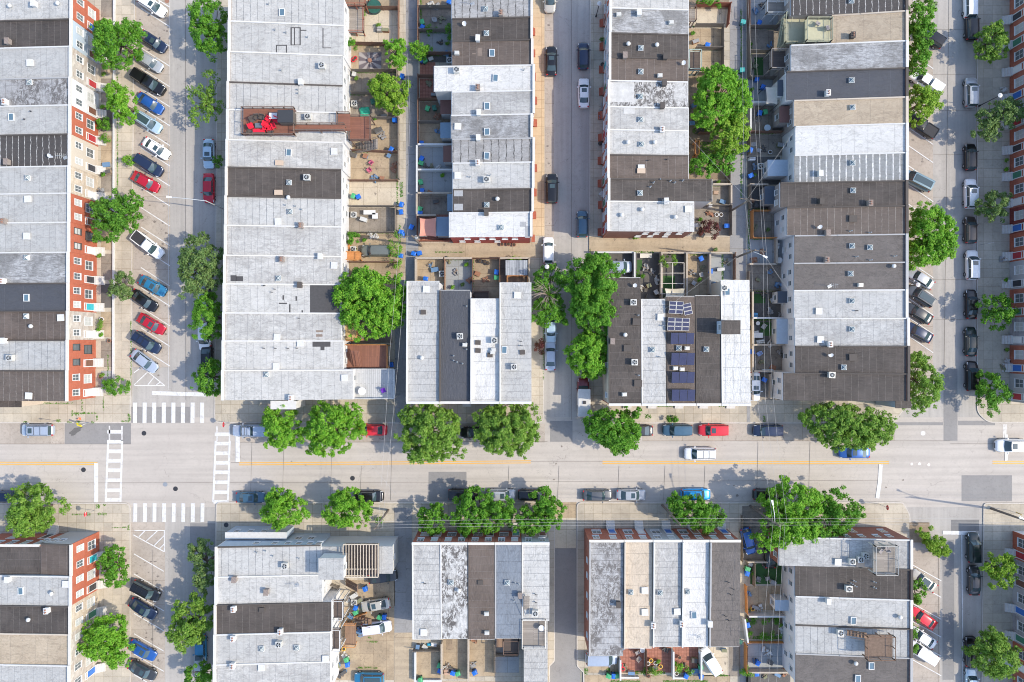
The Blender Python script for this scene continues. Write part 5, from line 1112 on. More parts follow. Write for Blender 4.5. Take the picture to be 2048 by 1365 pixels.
# fences (x0,y0,x1,y1,kind,h)
for f in [(706,22,798,22,'brown'),(706,92,790,94,'brown'),(706,146,795,146,'wood'),(706,190,795,192,'wood'),(745,240,796,240,'wood'),(706,304,797,308,'brown'),(702,364,797,364,'brown'),(702,415,798,415,'wood'),(700,467,790,467,'wood'),(700,526,798,526,'brown'),(700,604,730,604,'wood'),(799,-40,799,90,'brown'),(799,240,799,360,'wood'),(793,418,793,466,'wood'),(796,146,796,236,'wood'),
          (840,20,904,20,'wood'),(840,66,904,66,'wood'),(840,112,904,112,'brown'),(840,157,872,157,'brown'),(840,203,882,203,'brown'),(840,248,884,248,'wood'),(837.5,-40,837.5,112,'brown'),(837.5,156,837.5,292,'brown'),(838,294,905,294,'white',1.4),(838,344,905,344,'white',1.4),(838,390,905,390,'conc',1.4),(836,296,836,388,'white',1.4),(836,392,836,432,'conc',1.5),(836,434,874,434,'conc',1.5),(836,436,836,484,'brown'),(840,484,898,484,'rust',1.2),
          (1390,16,1456,16,'rust',1.8),(1456,16,1452,56,'rust'),(1388,56,1444,56,'wood'),(1388,102,1442,102,'wood'),(1442,60,1442,150,'wood'),(1388,152,1445,152,'wood'),(1395,270,1450,270,'brown'),(1422,372,1458,372,'conc',1.2),(1458,372,1458,410,'conc',1.2),(1388,414,1456,414,'wood'),(1458,414,1458,472,'wood'),(1455,330,1455,370,'wood'),
          (1494,-40,1494,58,'brown'),(1494,59,1552,59,'wood'),(1494,60,1494,158,'wood'),(1494,108,1540,108,'wood'),(1496,160,1546,160,'wood'),(1496,211,1560,211,'white',1.5),(1495,212,1495,264,'white',1.5),(1496,268,1566,268,'brown'),(1494,270,1494,312,'wood'),(1494,373,1530,373,'conc',1.3),(1496,374,1496,420,'wood'),(1500,424,1552,424,'orange'),(1500,424,1500,478,'orange'),(1500,478,1550,478,'orange'),(1552,372,1552,478,'conc',1.4),(1494,530,1548,530,'conc',1.2),(1548,478,1548,530,'conc',1.2),(1494,582,1556,582,'wood'),(1500,585,1500,800,'conc',1.3),(1500,637,1590,637,'white',1.5),(1500,690,1590,690,'conc',1.5),(1500,742,1560,742,'conc',1.3),(1536,748,1536,796,'conc',1.3),
          (834,519,834,566,'conc'),(834,519,888,519,'conc'),(890.5,519,890.5,583,'brown'),(890.5,519,945,519,'conc'),(946,519,946,600,'brown'),(946,519,1000,519,'brown'),(999.5,519,999.5,568,'brown'),(1000,519,1058,519,'conc'),(1058,519,1058,568,'conc'),
          (1186,507,1264,507,'white',1.2),(1266,507,1266,556,'white',1.5),(1320,507,1320,600,'conc',1.5),(1322,508,1368,508,'conc',1.2),(1369,508,1369,598,'conc',1.5),(1372,508,1414,508,'conc',1.2),(1415,508,1415,590,'conc',1.5),(1418,508,1464,508,'conc',1.2),(1465,508,1465,560,'brown'),(1494,545,1494,640,'wood',1.2),
          (832,1300,832,1358,'white',.9),(885,1280,885,1350,'conc'),(938,1266,938,1358,'conc'),(990,1282,990,1345,'wood'),(828,1296,884,1296,'wood',1.4),(832,1358,884,1358,'white',.6),(992,1305,1036,1305,'wood',1.6),
          (1238,1312,1238,1352,'white',1.5),(1290,1296,1290,1345,'brown'),(1343,1296,1343,1350,'white',1.4),(1398,1296,1398,1352,'white',1.4),(1240,1351,1276,1351,'white',.7),(1343,1352,1370,1352,'white',.7),
          (1490,1120,1530,1120,'conc',1.2),(1504,1122,1504,1168,'wood'),(1488,1168,1490,1222,'orange',1.3),(1492,1226,1578,1226,'white',1.5),(1484,1232,1490,1278,'white',1.4),(1492,1282,1578,1282,'orange',.9),(1487,1284,1487,1336,'orange',1.7),(1492,1338,1578,1338,'conc',1.2),(1495,1340,1495,1372,'wood'),
          (231,-60,229,770,'white',.3),(712,1230,735,1222,'orange',1.1),(712,1240,736,1236,'wood',1.2),(650,1160,680,1172,'wood',1.4),(1481,1030,1481,1120,'wood',1.2)]:
    fence(*f)
# wheeled bins ---------------------------------------------------
BM = {'blue': plain('bin_blue', (.012,.13,.52), .45), 'green': plain('bin_green', (.06,.34,.14), .5), 'dark green': plain('bin_dark_green', (.02,.12,.08), .5), 'teal': plain('bin_teal', (.05,.35,.33), .5)}
def bin_protos(mat):
    a = proto(lambda m: m.hexa([(-.24,-.27,.05),(.24,-.27,.05),(.24,.27,.05),(-.24,.27,.05),(-.30,-.34,1.0),(.30,-.34,1.0),(.30,.36,1.0),(-.30,.36,1.0)]), 'bin_body', mat)
    b = proto(lambda m: (m.box(-.33,-.38,1.0,.33,.40,1.06), m.hexa([(-.25,-.3,1.06),(.25,-.3,1.06),(.25,.3,1.06),(-.25,.3,1.06),(-.16,-.2,1.1),(.16,-.2,1.1),(.16,.2,1.1),(-.16,.2,1.1)])), 'lid', mat)
    c = proto(lambda m: (m.tube((-.3,.28,.12),(-.22,.28,.12),.12,.12,10), m.tube((.22,.28,.12),(.3,.28,.12),.12,.12,10), m.tube((-.25,.42,.98),(.25,.42,.98),.02,.02,6)), 'wheels', M_black)
    return a, b, c
BP = {k: bin_protos(m) for k, m in BM.items()}
for c, pts in {'blue': [(804.5,154),(790,241),(783,300),(717,394),(803,410),(802.5,425),(803,465),(805.5,471),(802,512),(828,508),(839.5,507),(844.6,56),(844,121),(843.5,288),(843.5,318),(844.6,383),(840.5,427),(823,455),(993,545),(852,558),(1415,91),(1518,47),(1526,175),(1519,227),(1513,159),(1500.5,301),(1453,452.5),(1501.5,352),(1420.5,543),(1402,518),(783,730),
     (730.6,1178),(711.6,1216),(769,1234),(695,1329),(880,1341),(906,1346),(949.6,1345),(1227,1352),(1402,1353),(1372,1352),(1494,1147),(1495,1250),(1513,1347),(1515,1326),(910,3),(899,5),(1503.5,704),(1528,760)],
   'green': [(844.6,45),(707,393),(855,218),(842.5,327),(842,365),(840.5,419),(1530,225),(711.6,1225),(759.7,1235),(693,1320),(879,1331),(916,1347),(1217,1352),(1234,1352),(1401,1334),(1495,1138),(850,122),(841,1360),(993,556)], 'dark green': [(869,217),(1479,1283),(746,204)], 'teal': [(1486,45),(1484,141)]}.items():
    for x, y in pts:
        X, Y, _ = W(x, y, .9); r = root('wheeled_bin', (X, Y, .14), random.uniform(-.5, .5) + random.choice((0, 1.57)))
        for me in BP[c]: link(me.name.split('.')[0], me, r)
        tag(r, f"{c} wheeled bin beside the {nearest(x, y)}", 'bin', 'wheeled bins in the yards and alleys', (x, y))
# ground level condensers
for x, y in [(708.5,208),(707.5,430),(706,499),(884,548),(708,1205),(730,728),(1255,1), (899,121),(1521,333)]:
    X, Y, _ = W(x, y, .8); ac_unit(X, Y, .14, (x, y), 'on the ground by the ' + nearest(x, y))
# decks with posts and railings ----------------------------------
def deck(x0, y0, x1, y1, z, mat, railm, text, name='roof_deck', rail=(1,1,1,1), posts=True, cat='deck', z0=.13, bal=True):
    X0, Y1, _ = W(x0, y0, z); X1, Y0, _ = W(x1, y1, z); cx, cy = (X0+X1)/2, (Y0+Y1)/2; r = root(name, (cx, cy, z0)); w, d = (X1-X0)/2, (Y1-Y0)/2; h = z - z0
    m = MB(); m.box(-w, -d, h-.14, w, d, h); link('floor', m.mesh('floor', mat), r)
    if posts:
        m = MB(); m.box(-.07, -.07, 0, .07, .07, h-.14); pm_ = m.mesh('post', railm or mat)
        for a in (-w+.1, 0, w-.1):
            for b in (-d+.1, d-.1): link('post', pm_, r).location = (a, b, 0)
    if railm is not None:
        m = MB()
        for on, (a, b, c, e) in zip(rail, [(-w,d,w,d),(w,d,w,-d),(w,-d,-w,-d),(-w,-d,-w,d)]):
            if not on: continue
            Ln = math.hypot(c-a, e-b); n = max(1, int(Ln/1.5))
            m.tube((a,b,h+.98),(c,e,h+.98),.06,.06,4); m.tube((a,b,h+.15),(c,e,h+.15),.035,.035,4)
            for i in range(n+1): p = (a+(c-a)*i/n, b+(e-b)*i/n); m.box(p[0]-.05, p[1]-.05, h, p[0]+.05, p[1]+.05, h+1.02)
            if bal:
                for i in range(int(Ln/.16)): p = (a+(c-a)*i*.16/Ln, b+(e-b)*i*.16/Ln); m.box(p[0]-.015, p[1]-.015, h+.15, p[0]+.015, p[1]+.015, h+.96)
        link('railing', m.mesh('railing', railm), r)
    tag(r, text, cat, 'wooden decks and terraces', ((x0+x1)/2, (y0+y1)/2)); return r
def stairs(x0, y0, x1, y1, z0, z1, mat, text, axis='x'):
    X0, Y1, _ = W(x0, y0, (z0+z1)/2); X1, Y0, _ = W(x1, y1, (z0+z1)/2); r = root('stairs', ((X0+X1)/2, (Y0+Y1)/2, z0)); w, d = abs(X1-X0)/2, abs(Y1-Y0)/2; n = max(5, int(abs(z1-z0)/.2)); m = MB()
    for i in range(n):
        f0, f1 = i/n, (i+1)/n; zz = (z1-z0)*f1
        if axis == 'x': m.box(-w+2*w*f0, -d, zz-.05, -w+2*w*f1+.04, d, zz)
        else: m.box(-w, -d+2*d*f0, zz-.05, w, -d+2*d*f1+.04, zz)
    link('treads', m.mesh('treads', mat), r); m = MB()
    for s in (-1, 1):
        if axis == 'x': m.tube((-w, s*d, .95), (w, s*d, z1-z0+.95), .04); m.tube((-w, s*d, -.1), (w, s*d, z1-z0-.1), .08)
        else: m.tube((s*w, -d, .95), (s*w, d, z1-z0+.95), .04); m.tube((s*w, -d, -.1), (s*w, d, z1-z0-.1), .08)
    link('handrail', m.mesh('handrail', mat), r); tag(r, text, 'stairs', 'outdoor stairs', ((x0+x1)/2, (y0+y1)/2))
D_red = board_mat('deck_red', (.27,.115,.075), (.21,.09,.06), 'x', .14); D_red2 = board_mat('deck_red_y', (.30,.13,.08), (.22,.095,.062), 'y', .14); D_pale = board_mat('deck_pale', (.52,.52,.51), (.46,.46,.455), 'y', .3); D_or = board_mat('deck_orange', (.62,.27,.09), (.54,.22,.07), 'x', .14); D_gold = board_mat('deck_gold', (.60,.43,.20), (.52,.37,.17), 'y', .14)
D_grey = board_mat('deck_grey', (.34,.30,.26), (.24,.21,.18), 'x', .16); D_dk = board_mat('deck_darkbrown', (.12,.09,.075), (.09,.07,.06), 'x', .14); D_olive = plain('deck_olive', (.42,.40,.27), .8); D_brn = board_mat('deck_brown', (.30,.19,.12), (.23,.14,.09), 'y', .14)
deck(487,218,590,271,7.9,D_red,M_rail,'Brown roof deck crowded with red cushioned furniture',rail=(1,1,1,1),z0=7.0,posts=True)
deck(590,250,690,263,7.7,D_red,M_rail,'Long narrow brown walkway leading off the red furnished roof deck',rail=(1,0,1,0),z0=6.4)
deck(676,228,700,262,6.6,D_red,M_rail,'Brown landing at the rear end of the roof walkway',rail=(1,0,0,1),z0=5.8)
deck(700,234,742,282,4.2,D_red,M_rail,'Brown upper rear deck above the yard with red seats')
stairs(708,283,758,302,.13,3.0,D_grey,'Weathered stairs below the upper rear deck')
deck(686,690,776,736,3.2,D_red2,M_orange,'Reddish brown rear deck shaded by the huge yellow green tree',rail=(1,1,0,1),bal=True)
deck(704,738,790,797,3.6,D_pale,M_wwall,'White boarded rear deck with a purple chair',rail=(1,1,1,0),bal=False)
stairs(705,702,720,734,3.2,5.2,D_red2,'Red brown deck stairs','y')
deck(691,505,722,521,1.4,D_or,M_orange,'Orange wooden porch behind the olive grey SUV',rail=(1,1,1,0),bal=False); stairs(691,486,702,505,.13,1.4,D_or,'Orange wooden yard stairs','y')
deck(686,634,716,682,2.8,D_gold,M_orange,'Golden wooden rear porch under the huge tree',rail=(0,1,1,0),bal=False); deck(668,664,722,681,2.2,D_gold,M_orange,'Low golden wooden walkway behind the brown mats',rail=(0,0,1,1),bal=False)
deck(694,14,728,66,1.6,D_grey,FM['rust'],'Small terrace framed by rust red rails and plants',rail=(1,1,1,0),bal=False)
deck(690,-14,732,12,3.0,D_brn,FM['rust'],'Rust railed deck at the top edge of the photo',rail=(0,1,1,0),bal=False)
deck(1539,103,1580,140,3.4,D_dk,plain('deck_rail_taupe', (.36,.31,.27), .7),'Dark first floor deck with pale taupe rails')
deck(1610,40,1660,84,6.4,D_olive,D_olive,'Olive framed rooftop balcony with grey chairs',z0=5.6); deck(1568,30,1612,88,4.6,D_olive,D_olive,'Olive lower stair landing beside the balcony'); stairs(1560,40,1576,90,2.4,4.6,D_olive,'Olive outdoor stairs beside the balcony','y')
deck(1531,5,1575,30,3.0,D_grey,plain('rail_pale', (.55,.56,.56), .6),'Grey deck with white rails near the top of the wide fifth row')
deck(948,584,978,600,1.0,D_dk,M_rail,'Dark square terrace behind the black squared roof',rail=(1,1,0,0),bal=False); deck(1014,553,1055,568,1.2,D_brn,M_orange,'Orange edged planter deck behind the long skylights',bal=False)
deck(1044,1236,1090,1293,6.4,D_grey,plain('rail_bone', (.60,.56,.50), .7),'Grey boarded roof deck with white round table',rail=(1,1,1,1),z0=4.7); stairs(1047,1190,1058,1232,6.5,8.0,D_grey,'Narrow rooftop stairs down to the grey deck','y')
deck(993,1260,1007,1295,2.6,D_brn,None,'Small tan upper porch behind the slate roof',rail=(0,0,0,0)); deck(1007,1278,1037,1305,2.6,D_dk,M_rail,'Dark brown porch behind the slate roof',bal=False)
deck(1746,1090,1790,1147,9.2,D_grey,plain('rail_bone2', (.45,.42,.38), .7),'Grey railed roof deck on the white corner roof',z0=7.6)
deck(1730,1270,1784,1316,8.6,plain('burnt_boards', (.16,.11,.08), .9, var=.5),plain('burnt_rail', (.20,.12,.08), .9, var=.4),'Burnt looking cluttered roof deck',z0=7.6,bal=False); stairs(1697,1264,1730,1274,7.6,8.8,D_brn,'Brown stairs climbing to the burnt looking deck')
deck(690,1246,712,1290,1.0,D_brn,M_orange,'Brown patio deck with red grill cover',rail=(1,0,1,0),bal=False); stairs(712,1236,744,1248,.2,1.4,D_brn,'Brown wooden garden stairs between the two white cars'); stairs(688,1165,720,1178,.3,3.4,D_brn,'Wooden yard stairs below the pergola')
deck(663,1199,688,1236,4.6,D_dk,M_wwall,'Dark floored porch with cream rails behind the dark roof',bal=False); deck(664,1256,682,1298,4.6,D_dk,M_wwall,'Dark floored porch with white rails behind the round fan roof',bal=False)
deck(1388,284,1396,312,1.6,D_brn,M_orange,'Orange railed yard steps under the tree',bal=False); deck(1376,104,1400,142,2.6,D_dk,FM['green'],'Small green railed porch',bal=False)
deck(1375,18,1390,44,2.6,D_grey,M_rail,'Small grey rear porch beside the pale yard',bal=False)
# wooden pergola joists over the blue walled house
X0, Y1, _ = W(686, 1090, 7.4); X1, Y0, _ = W(756, 1155, 7.4); r = root('roof_pergola', ((X0+X1)/2, (Y0+Y1)/2, 6.35)); w, d = (X1-X0)/2, (Y1-Y0)/2; M_joist = plain('joist_wood', (.50,.43,.34), .8, var=.25); m = MB(); n = 13
for i in range(n): x = -w + 2*w*i/(n-1); m.box(x-.04, -d, .85, x+.04, d, 1.05)
link('joists', m.mesh('joists', M_joist), r); m = MB(); m.box(-w, d-.05, .8, w, d+.1, 1.02); m.box(-w, -d-.1, .8, w, -d+.05, 1.02); m.box(w-.1, -d+.05, .8, w+.05, d-.05, 1.0); m.box(-w, -d*.55, .7, w, -d*.5, .85); link('beams', m.mesh('beams', M_joist), r)
m = MB(); m.box(-.07, -.07, 0, .07, .07, .8); pm_ = m.mesh('post', M_joist)
for a in (-w+.1, 0, w-.1):
    for b in (-d+.1, d-.1): link('post', pm_, r).location = (a, b, 0)
m = MB(); m.box(-w, -d, 0, w, d, .06); link('floor', m.mesh('floor', D_dk), r); tag(r, 'Open wooden pergola of bare joists beside the white stair box', 'pergola', None, (720, 1122))
def boxhouse(name, x0, y0, x1, y1, z0, z1, wm, rm, text, cat, slope=0.0, win=True):
    X0, Y1, _ = W(x0, y0, z1); X1, Y0, _ = W(x1, y1, z1); cx, cy = (X0+X1)/2, (Y0+Y1)/2; w, d = (X1-X0)/2, (Y1-Y0)/2; r = root(name, (cx, cy, z0)); h = z1 - z0; m = MB()
    m.hexa([(-w,-d,0),(w,-d,0),(w,d,0),(-w,d,0),(-w,-d,h-.08),(w,-d,h-.08-slope),(w,d,h-.08-slope),(-w,d,h-.08)]); link('wall', m.mesh('wall', wm), r); m = MB()
    m.hexa([(-w-.08,-d-.08,h-.08),(w+.08,-d-.08,h-.08-slope),(w+.08,d+.08,h-.08-slope),(-w-.08,d+.08,h-.08),(-w-.08,-d-.08,h),(w+.08,-d-.08,h-slope),(w+.08,d+.08,h-slope),(-w-.08,d+.08,h)]); link('roof', m.mesh('roof', rm), r)
    if name == 'bay_addition' and y0 > 1000:
        for k in (-.7,-.25,.2,.65): o = link('window', PR['fsmall'], r, (k*w, d+.003, h-1.6), math.pi); link('pane', PR['psmall'], o)
    if win: o = link('window', PR['fsmall'], r, (-w-.002 if cx > 0 else w+.002, 0, max(.2, h-1.7)), -math.pi/2 if cx > 0 else math.pi/2); link('pane', PR['psmall'], o)
    tag(r, text, cat, None, ((x0+x1)/2, (y0+y1)/2)); return r
boxhouse('stair_penthouse', 638,1118,686,1159,6.5,9.3,FC['white'],RF['x']['pale'],'White stair box standing on the roof beside the pergola','penthouse')
boxhouse('stair_penthouse', 1444,642,1480,668,7.1,9.9,FC['blue'],RF['y']['dark'],'Dark topped penthouse on the bright white roof','penthouse')
boxhouse('bay_addition', 451,1066,572,1078,.13,4.4,FC['blue'],M_white,'White flat roofed bay on the pale blue side wall','bay', win=False)
boxhouse('bay_addition', 542,803,591,818,.13,5.5,FC['white'],M_white,'White box bay on the side of the white corner roof','bay', win=False)
boxhouse('bay_addition', -30,802,42,814,.13,5.5,FC['cream'],RF['x']['dark'],'Dark topped bay on the side of the seamed corner house','bay', win=False)
boxhouse('corner_bay', 1792,804,1822,816,.13,6.4,FC['blue'],RF['x']['dark'],'Dark topped corner bay at the corner of the right street','bay', win=False)
boxhouse('garden_shed', 1012,522,1054,550,.13,2.3,FC['grey'],board_mat('striped_shed_roof', (.20,.22,.25), (.42,.45,.48), 'y', .28),'Shed with striped grey metal roof in a walled yard','shed', win=False)
# shade sails, cage, furniture, small things ----------------------
def sail(x0, y0, x1, y1, z, mat, text):
    X0, Y1, _ = W(x0, y0, z); X1, Y0, _ = W(x1, y1, z); cx, cy = (X0+X1)/2, (Y0+Y1)/2; w, d = (X1-X0)/2, (Y1-Y0)/2; r = root('shade_sail', (cx, cy, .14)); rows = []; n = 12
    for i in range(n+1):
        u = -1 + 2*i/n; rows.append([(u*w*(1-.10*(1-v*v)) , v*d*(1-.12*(1-u*u)), z-.14 - .35*(1-u*u)*(1-v*v) + .25*u*v) for v in [-1+2*j/n for j in range(n+1)]])
    m = MB(); m.grid(rows); m.grid([[(a, b, c-.02) for a, b, c in q] for q in rows]); link('fabric', m.mesh('fabric', mat, smooth=True), r); m = MB(); m.tube((0, 0, 0), (0, 0, z+.1), .05); pm_ = m.mesh('pole', M_dmetal)
    for a in (-w, w):
        for b in (-d, d): link('pole', pm_, r).location = (a, b, 0); tag(r, text, 'shade sail', 'shade sails', ((x0+x1)/2, (y0+y1)/2))
sail(839,436,873,474,3.0,plain('sail_coral', (.62,.28,.20), .8, var=.08),'Coral shade sail beside the white end roof'); sail(1532,173,1556,209,3.6,plain('sail_beige', (.55,.50,.42), .8, var=.08),'Beige shade sail over the blue grey patio')
sail(1330,577,1369,597,2.6,plain('sail_torn', (.62,.57,.46), .8, var=.2),'Torn cream shade cloth below the caged yard')
X0, Y1, _ = W(1322, 526, 2.4); X1, Y0, _ = W(1368, 588, 2.4); r = root('garden_cage', ((X0+X1)/2, (Y0+Y1)/2, .14)); w, d = (X1-X0)/2, (Y1-Y0)/2; m = MB()
for i in range(3): x = -w + w*i; m.box(x-.05, -d, 2.2, x+.05, d, 2.32)
for i in range(4): y = -d + 2*d*i/3; m.box(-w+.06, y-.04, 2.205, w-.06, y+.04, 2.31); m.box(-w-.05, y-.05, 0, -w+.05, y+.05, 2.2); m.box(w-.05, y-.05, 0, w+.05, y+.05, 2.2)
link('frame', m.mesh('frame', plain('cage_frame', (.55,.50,.44), .8)), r); tag(r, 'Pale timber framed garden cage in the solar panel row yard', 'garden cage', None, (1345, 557))
# solar panels
M_pv = None
m_, nt, b_ = nm('photovoltaic_blue'); co = objco(nt); br = N(nt, "ShaderNodeTexBrick"); br.offset = 0; br.inputs["Scale"].default_value = 1; br.inputs["Brick Width"].default_value = .16; br.inputs["Row Height"].default_value = .16; br.inputs["Mortar Size"].default_value = .006
br.inputs["Color1"].default_value = (.026,.030,.075,1); br.inputs["Color2"].default_value = (.032,.036,.088,1); br.inputs["Mortar"].default_value = (.07,.075,.12,1); L(nt, co, br.inputs[0]); L(nt, br.outputs[0], b_.inputs["Base Color"]); b_.inputs["Roughness"].default_value = .35; M_pv = m_
def solar(x0, y0, x1, y1, nx, ny, rot, tilt, frame, text):
    z = 7.75; X0, Y1, _ = W(x0, y0, z); X1, Y0, _ = W(x1, y1, z); w, d = (X1-X0)/2, (Y1-Y0)/2; r = root('solar_array', ((X0+X1)/2, (Y0+Y1)/2, 7.3), rot); pw, pd = 2*w/nx, 2*d/ny
    for i in range(nx):
        for j in range(ny):
            a0 = -w + i*pw + .02; a1 = a0 + pw - .04; c0 = -d + j*pd + .02; c1 = c0 + pd - .04; zz = lambda y: .35 + tilt*(y + d)
            m = MB(); m.hexa([(a0,c0,zz(c0)-.04),(a1,c0,zz(c0)-.04),(a1,c1,zz(c1)-.04),(a0,c1,zz(c1)-.04),(a0,c0,zz(c0)),(a1,c0,zz(c0)),(a1,c1,zz(c1)),(a0,c1,zz(c1))])
            o = link('solar_panel', m.mesh('solar_panel', frame), r); e = .015 if frame is M_dmetal else .045; m = MB(); m.quad([(a0+e,c0+e,zz(c0+e)+.006),(a1-e,c0+e,zz(c0+e)+.006),(a1-e,c1-e,zz(c1-e)+.006),(a0+e,c1-e,zz(c1-e)+.006)]); link('cells', m.mesh('cells', M_pv), o)
    m = MB()
    for a in (-w*.8, 0, w*.8): m.tube((a, -d, .0), (a, -d, .33), .03); m.tube((a, d*.9, 0), (a, d*.9, .35 + tilt*1.9*d), .03); m.tube((a, -d, .3), (a, d*.9, .32 + tilt*1.85*d), .03)
    link('rack', m.mesh('rack', M_metal), r); tag(r, text, 'solar panels', 'solar arrays on the brown roof', ((x0+x1)/2, (y0+y1)/2))
for q in [(1341,666,1388,689), (1342,706,1389,731), (1343,744,1389,767), (1343,779,1390,803)]: solar(*q, 3, 1, 0, .25, M_dmetal, 'Row of three dark blue solar panels on the brown roof')
solar(1338,603,1367,628,2,3,-.06,.12,M_acb,'White framed small solar array, upper left on the brown roof'); solar(1367,607,1384,630,1,3,.22,.12,M_acb,'Crooked narrow solar array beside the dark roof'); solar(1335,636,1379,662,3,3,-.03,.12,M_acb,'White framed nine cell solar array on the brown roof')
# furniture
def table(x, y, rr, z, mat, text, rnd=True, w=.8, d=.5, h=.74):
    X, Y, _ = W(x, y, z+h); r = root('garden_table', (X, Y, z)); m = MB()
    if rnd: m.lathe(0, 0, [(rr,h-.04),(rr,h)], 24)
    else: m.box(-w, -d, h-.05, w, d, h)
    link('top', m.mesh('top', mat), r); m = MB(); m.tube((0,0,0),(0,0,h-.05),.03); lg = m.mesh('leg', M_dmetal); a = rr*.6 if rnd else w*.85; b = rr*.6 if rnd else d*.85
    for s in (-1, 1):
        for t in (-1, 1): link('leg', lg, r).location = (s*a, t*b, 0); tag(r, text, 'table', 'outdoor tables', (x, y))
def chair(x, y, z, rot, mat, text, w=.6, cush=None):
    X, Y, _ = W(x, y, z+.5); r = root('garden_chair', (X, Y, z), rot); m = MB(); m.box(-w/2, -.3, .36, w/2, .3, .44); link('seat', m.mesh('seat', cush or mat), r)
    m = MB(); m.hexa([(-w/2,.26,.44),(w/2,.26,.44),(w/2,.33,.44),(-w/2,.33,.44),(-w/2,.36,.95),(w/2,.36,.95),(w/2,.43,.95),(-w/2,.43,.95)]); link('backrest', m.mesh('backrest', mat), r)
    m = MB()
    for s in (-1, 1): m.box(s*w/2-.03, -.28, .62, s*w/2+.03, .35, .67); m.box(s*w/2-.03, -.28, 0, s*w/2+.03, -.22, .62); m.box(s*w/2-.03, .25, 0, s*w/2+.03, .31, .62)
    link('arms', m.mesh('arms', mat), r); tag(r, text, 'chair', 'outdoor chairs', (x, y))
M_rcush = plain('red_cushion', (.72,.012,.04), .7, var=.08); M_wick = plain('wicker_dark', (.09,.075,.065), .8); M_purple = plain('purple_plastic', (.16,.03,.38), .5); M_tw = plain('table_white', (.62,.61,.59), .5)
zt = 7.92
for i, (x, y, rot, c) in enumerate([(505,240,.5,0),(513,235,.1,0),(523,235,-.2,0),(536,239,-.6,1),(531,249,1.2,1),(502,252,2.0,1),(531,256,3.0,1),(546,252,-1.2,1),(551,240,-.4,1),(541,265,3.1,0),(500,264,2.6,0),(537,258,.4,1)]):
    chair(x, y, zt, rot, M_rcush if c else M_wick, ('Red cushioned chair' if c else 'Dark wicker chair') + ' on the red furnished roof deck', .75, M_rcush if c else M_wick)
X, Y, _ = W(518, 263, zt+.4); r = root('garden_sofa', (X, Y, zt), math.pi); m = MB(); m.box(-.95,-.35,.1,.95,.35,.4); link('base', m.mesh('base', M_wick), r)
for k in (-.6, 0, .6): m = MB(); m.box(k-.29,-.33,.4,k+.29,.25,.55); link('cushion', m.mesh('cushion', M_rcush), r)
m = MB(); m.box(-.95,.27,.4,.95,.38,.85); link('backrest', m.mesh('backrest', M_wick), r); tag(r, 'Red cushioned wicker sofa on the roof deck', 'sofa', None, (518, 263))
table(518,251,0,zt,plain('slate_top', (.13,.15,.17), .4),'Dark rectangular table on the red furnished roof deck',False,.6,.35,.5); table(546,232,0,zt,M_tw,'White umbrella topped table on the roof deck',False,.6,.45)
boxhouse('roof_gazebo',556,221,585,244,7.95,9.9,M_wick,plain('black_canvas', (.035,.037,.042), .7),'Black square canopy on the red furnished roof deck','canopy', win=False)
table(724,783,.62,3.62,M_tw,'White round table on the white boarded deck'); chair(767,782,3.62,.4,M_purple,'Purple chair on the white boarded deck'); table(1083,1257,.45,6.42,M_tw,'White round table on the grey boarded roof deck'); table(1285,1301,.42,.15,M_tw,'White round table on the brick patio')
table(1535,256,.52,.15,plain('pale_blue_top', (.50,.60,.66), .5),'Pale blue round table in the yard beside the tan stained roof',True); table(1559,521,.48,.15,M_tw,'White round table with orange bowl'); table(1516,647,.32,.15,M_tw,'Small white round table behind the white and grey roof'); table(1516,671,0,.15,M_tw,'White rectangular table behind the patchy roof',False,.8,.4)
table(739,425,0,.15,M_tw,'White long slab table in the grey yard',False,.95,.35); table(750,432,0,.15,M_tw,'White square slab beside the long one',False,.45,.45); table(1292,512,0,.15,plain('sofa_cream', (.62,.58,.50), .8),'Cream outdoor sofa shaped bench in the walled yard',False,.95,.35,.4)
for x, y, c, t in [(742,325,'pinkish','Pink seated chair in the pale yard'),(738,341,'p','Lower pink stool in the pale yard'),(1388,566,'g','Grey garden chair in the gravel yard'),(1403,550,'g','Second grey garden chair in the gravel yard'),(870,40,'g','Grey chair in the yard behind the dish'),(1312,584,'w','Pale umbrella seat beside the red mat'),(1527,654,'g','Grey lounger by the green mat'),(1518,708,'b','Blue seat in the concrete yard'),(1518,301,'g','White topped stool beside the pale blue extension')]:
    chair(x, y, .15, random.random()*6, {'pinkish': plain('pink_plastic', (.55,.12,.2), .6), 'p': MATS['pink_plastic'] if 'pink_plastic' in MATS else M_rcush, 'g': plain('chair_grey', (.35,.35,.35), .6), 'w': M_tw, 'b': plain('chair_blue', (.25,.35,.6), .6)}[c], t)
for x, y, z, t in [(1636,47,6.42,'Blue grey chair on the olive balcony, upper'),(1656,56,6.42,'Blue grey chair on the olive balcony, lower'),(1762,1103,9.22,'White chair on the grey railed roof deck'),(1775,1098,9.22,'Cream round seat on the grey railed roof deck'),(1275,1306,.15,'Brown patio chair beside the white round table'),(1278,1318,.15,'Brown patio chair below the white round table'),(1517,1158,.15,'Pinkish garden chair on the green turf'),(1535,1158,.15,'Pinkish garden chair at the right of the green turf')]:
    chair(x, y, z, random.random()*6, plain('chair_mix', (.30,.27,.26), .7), t)
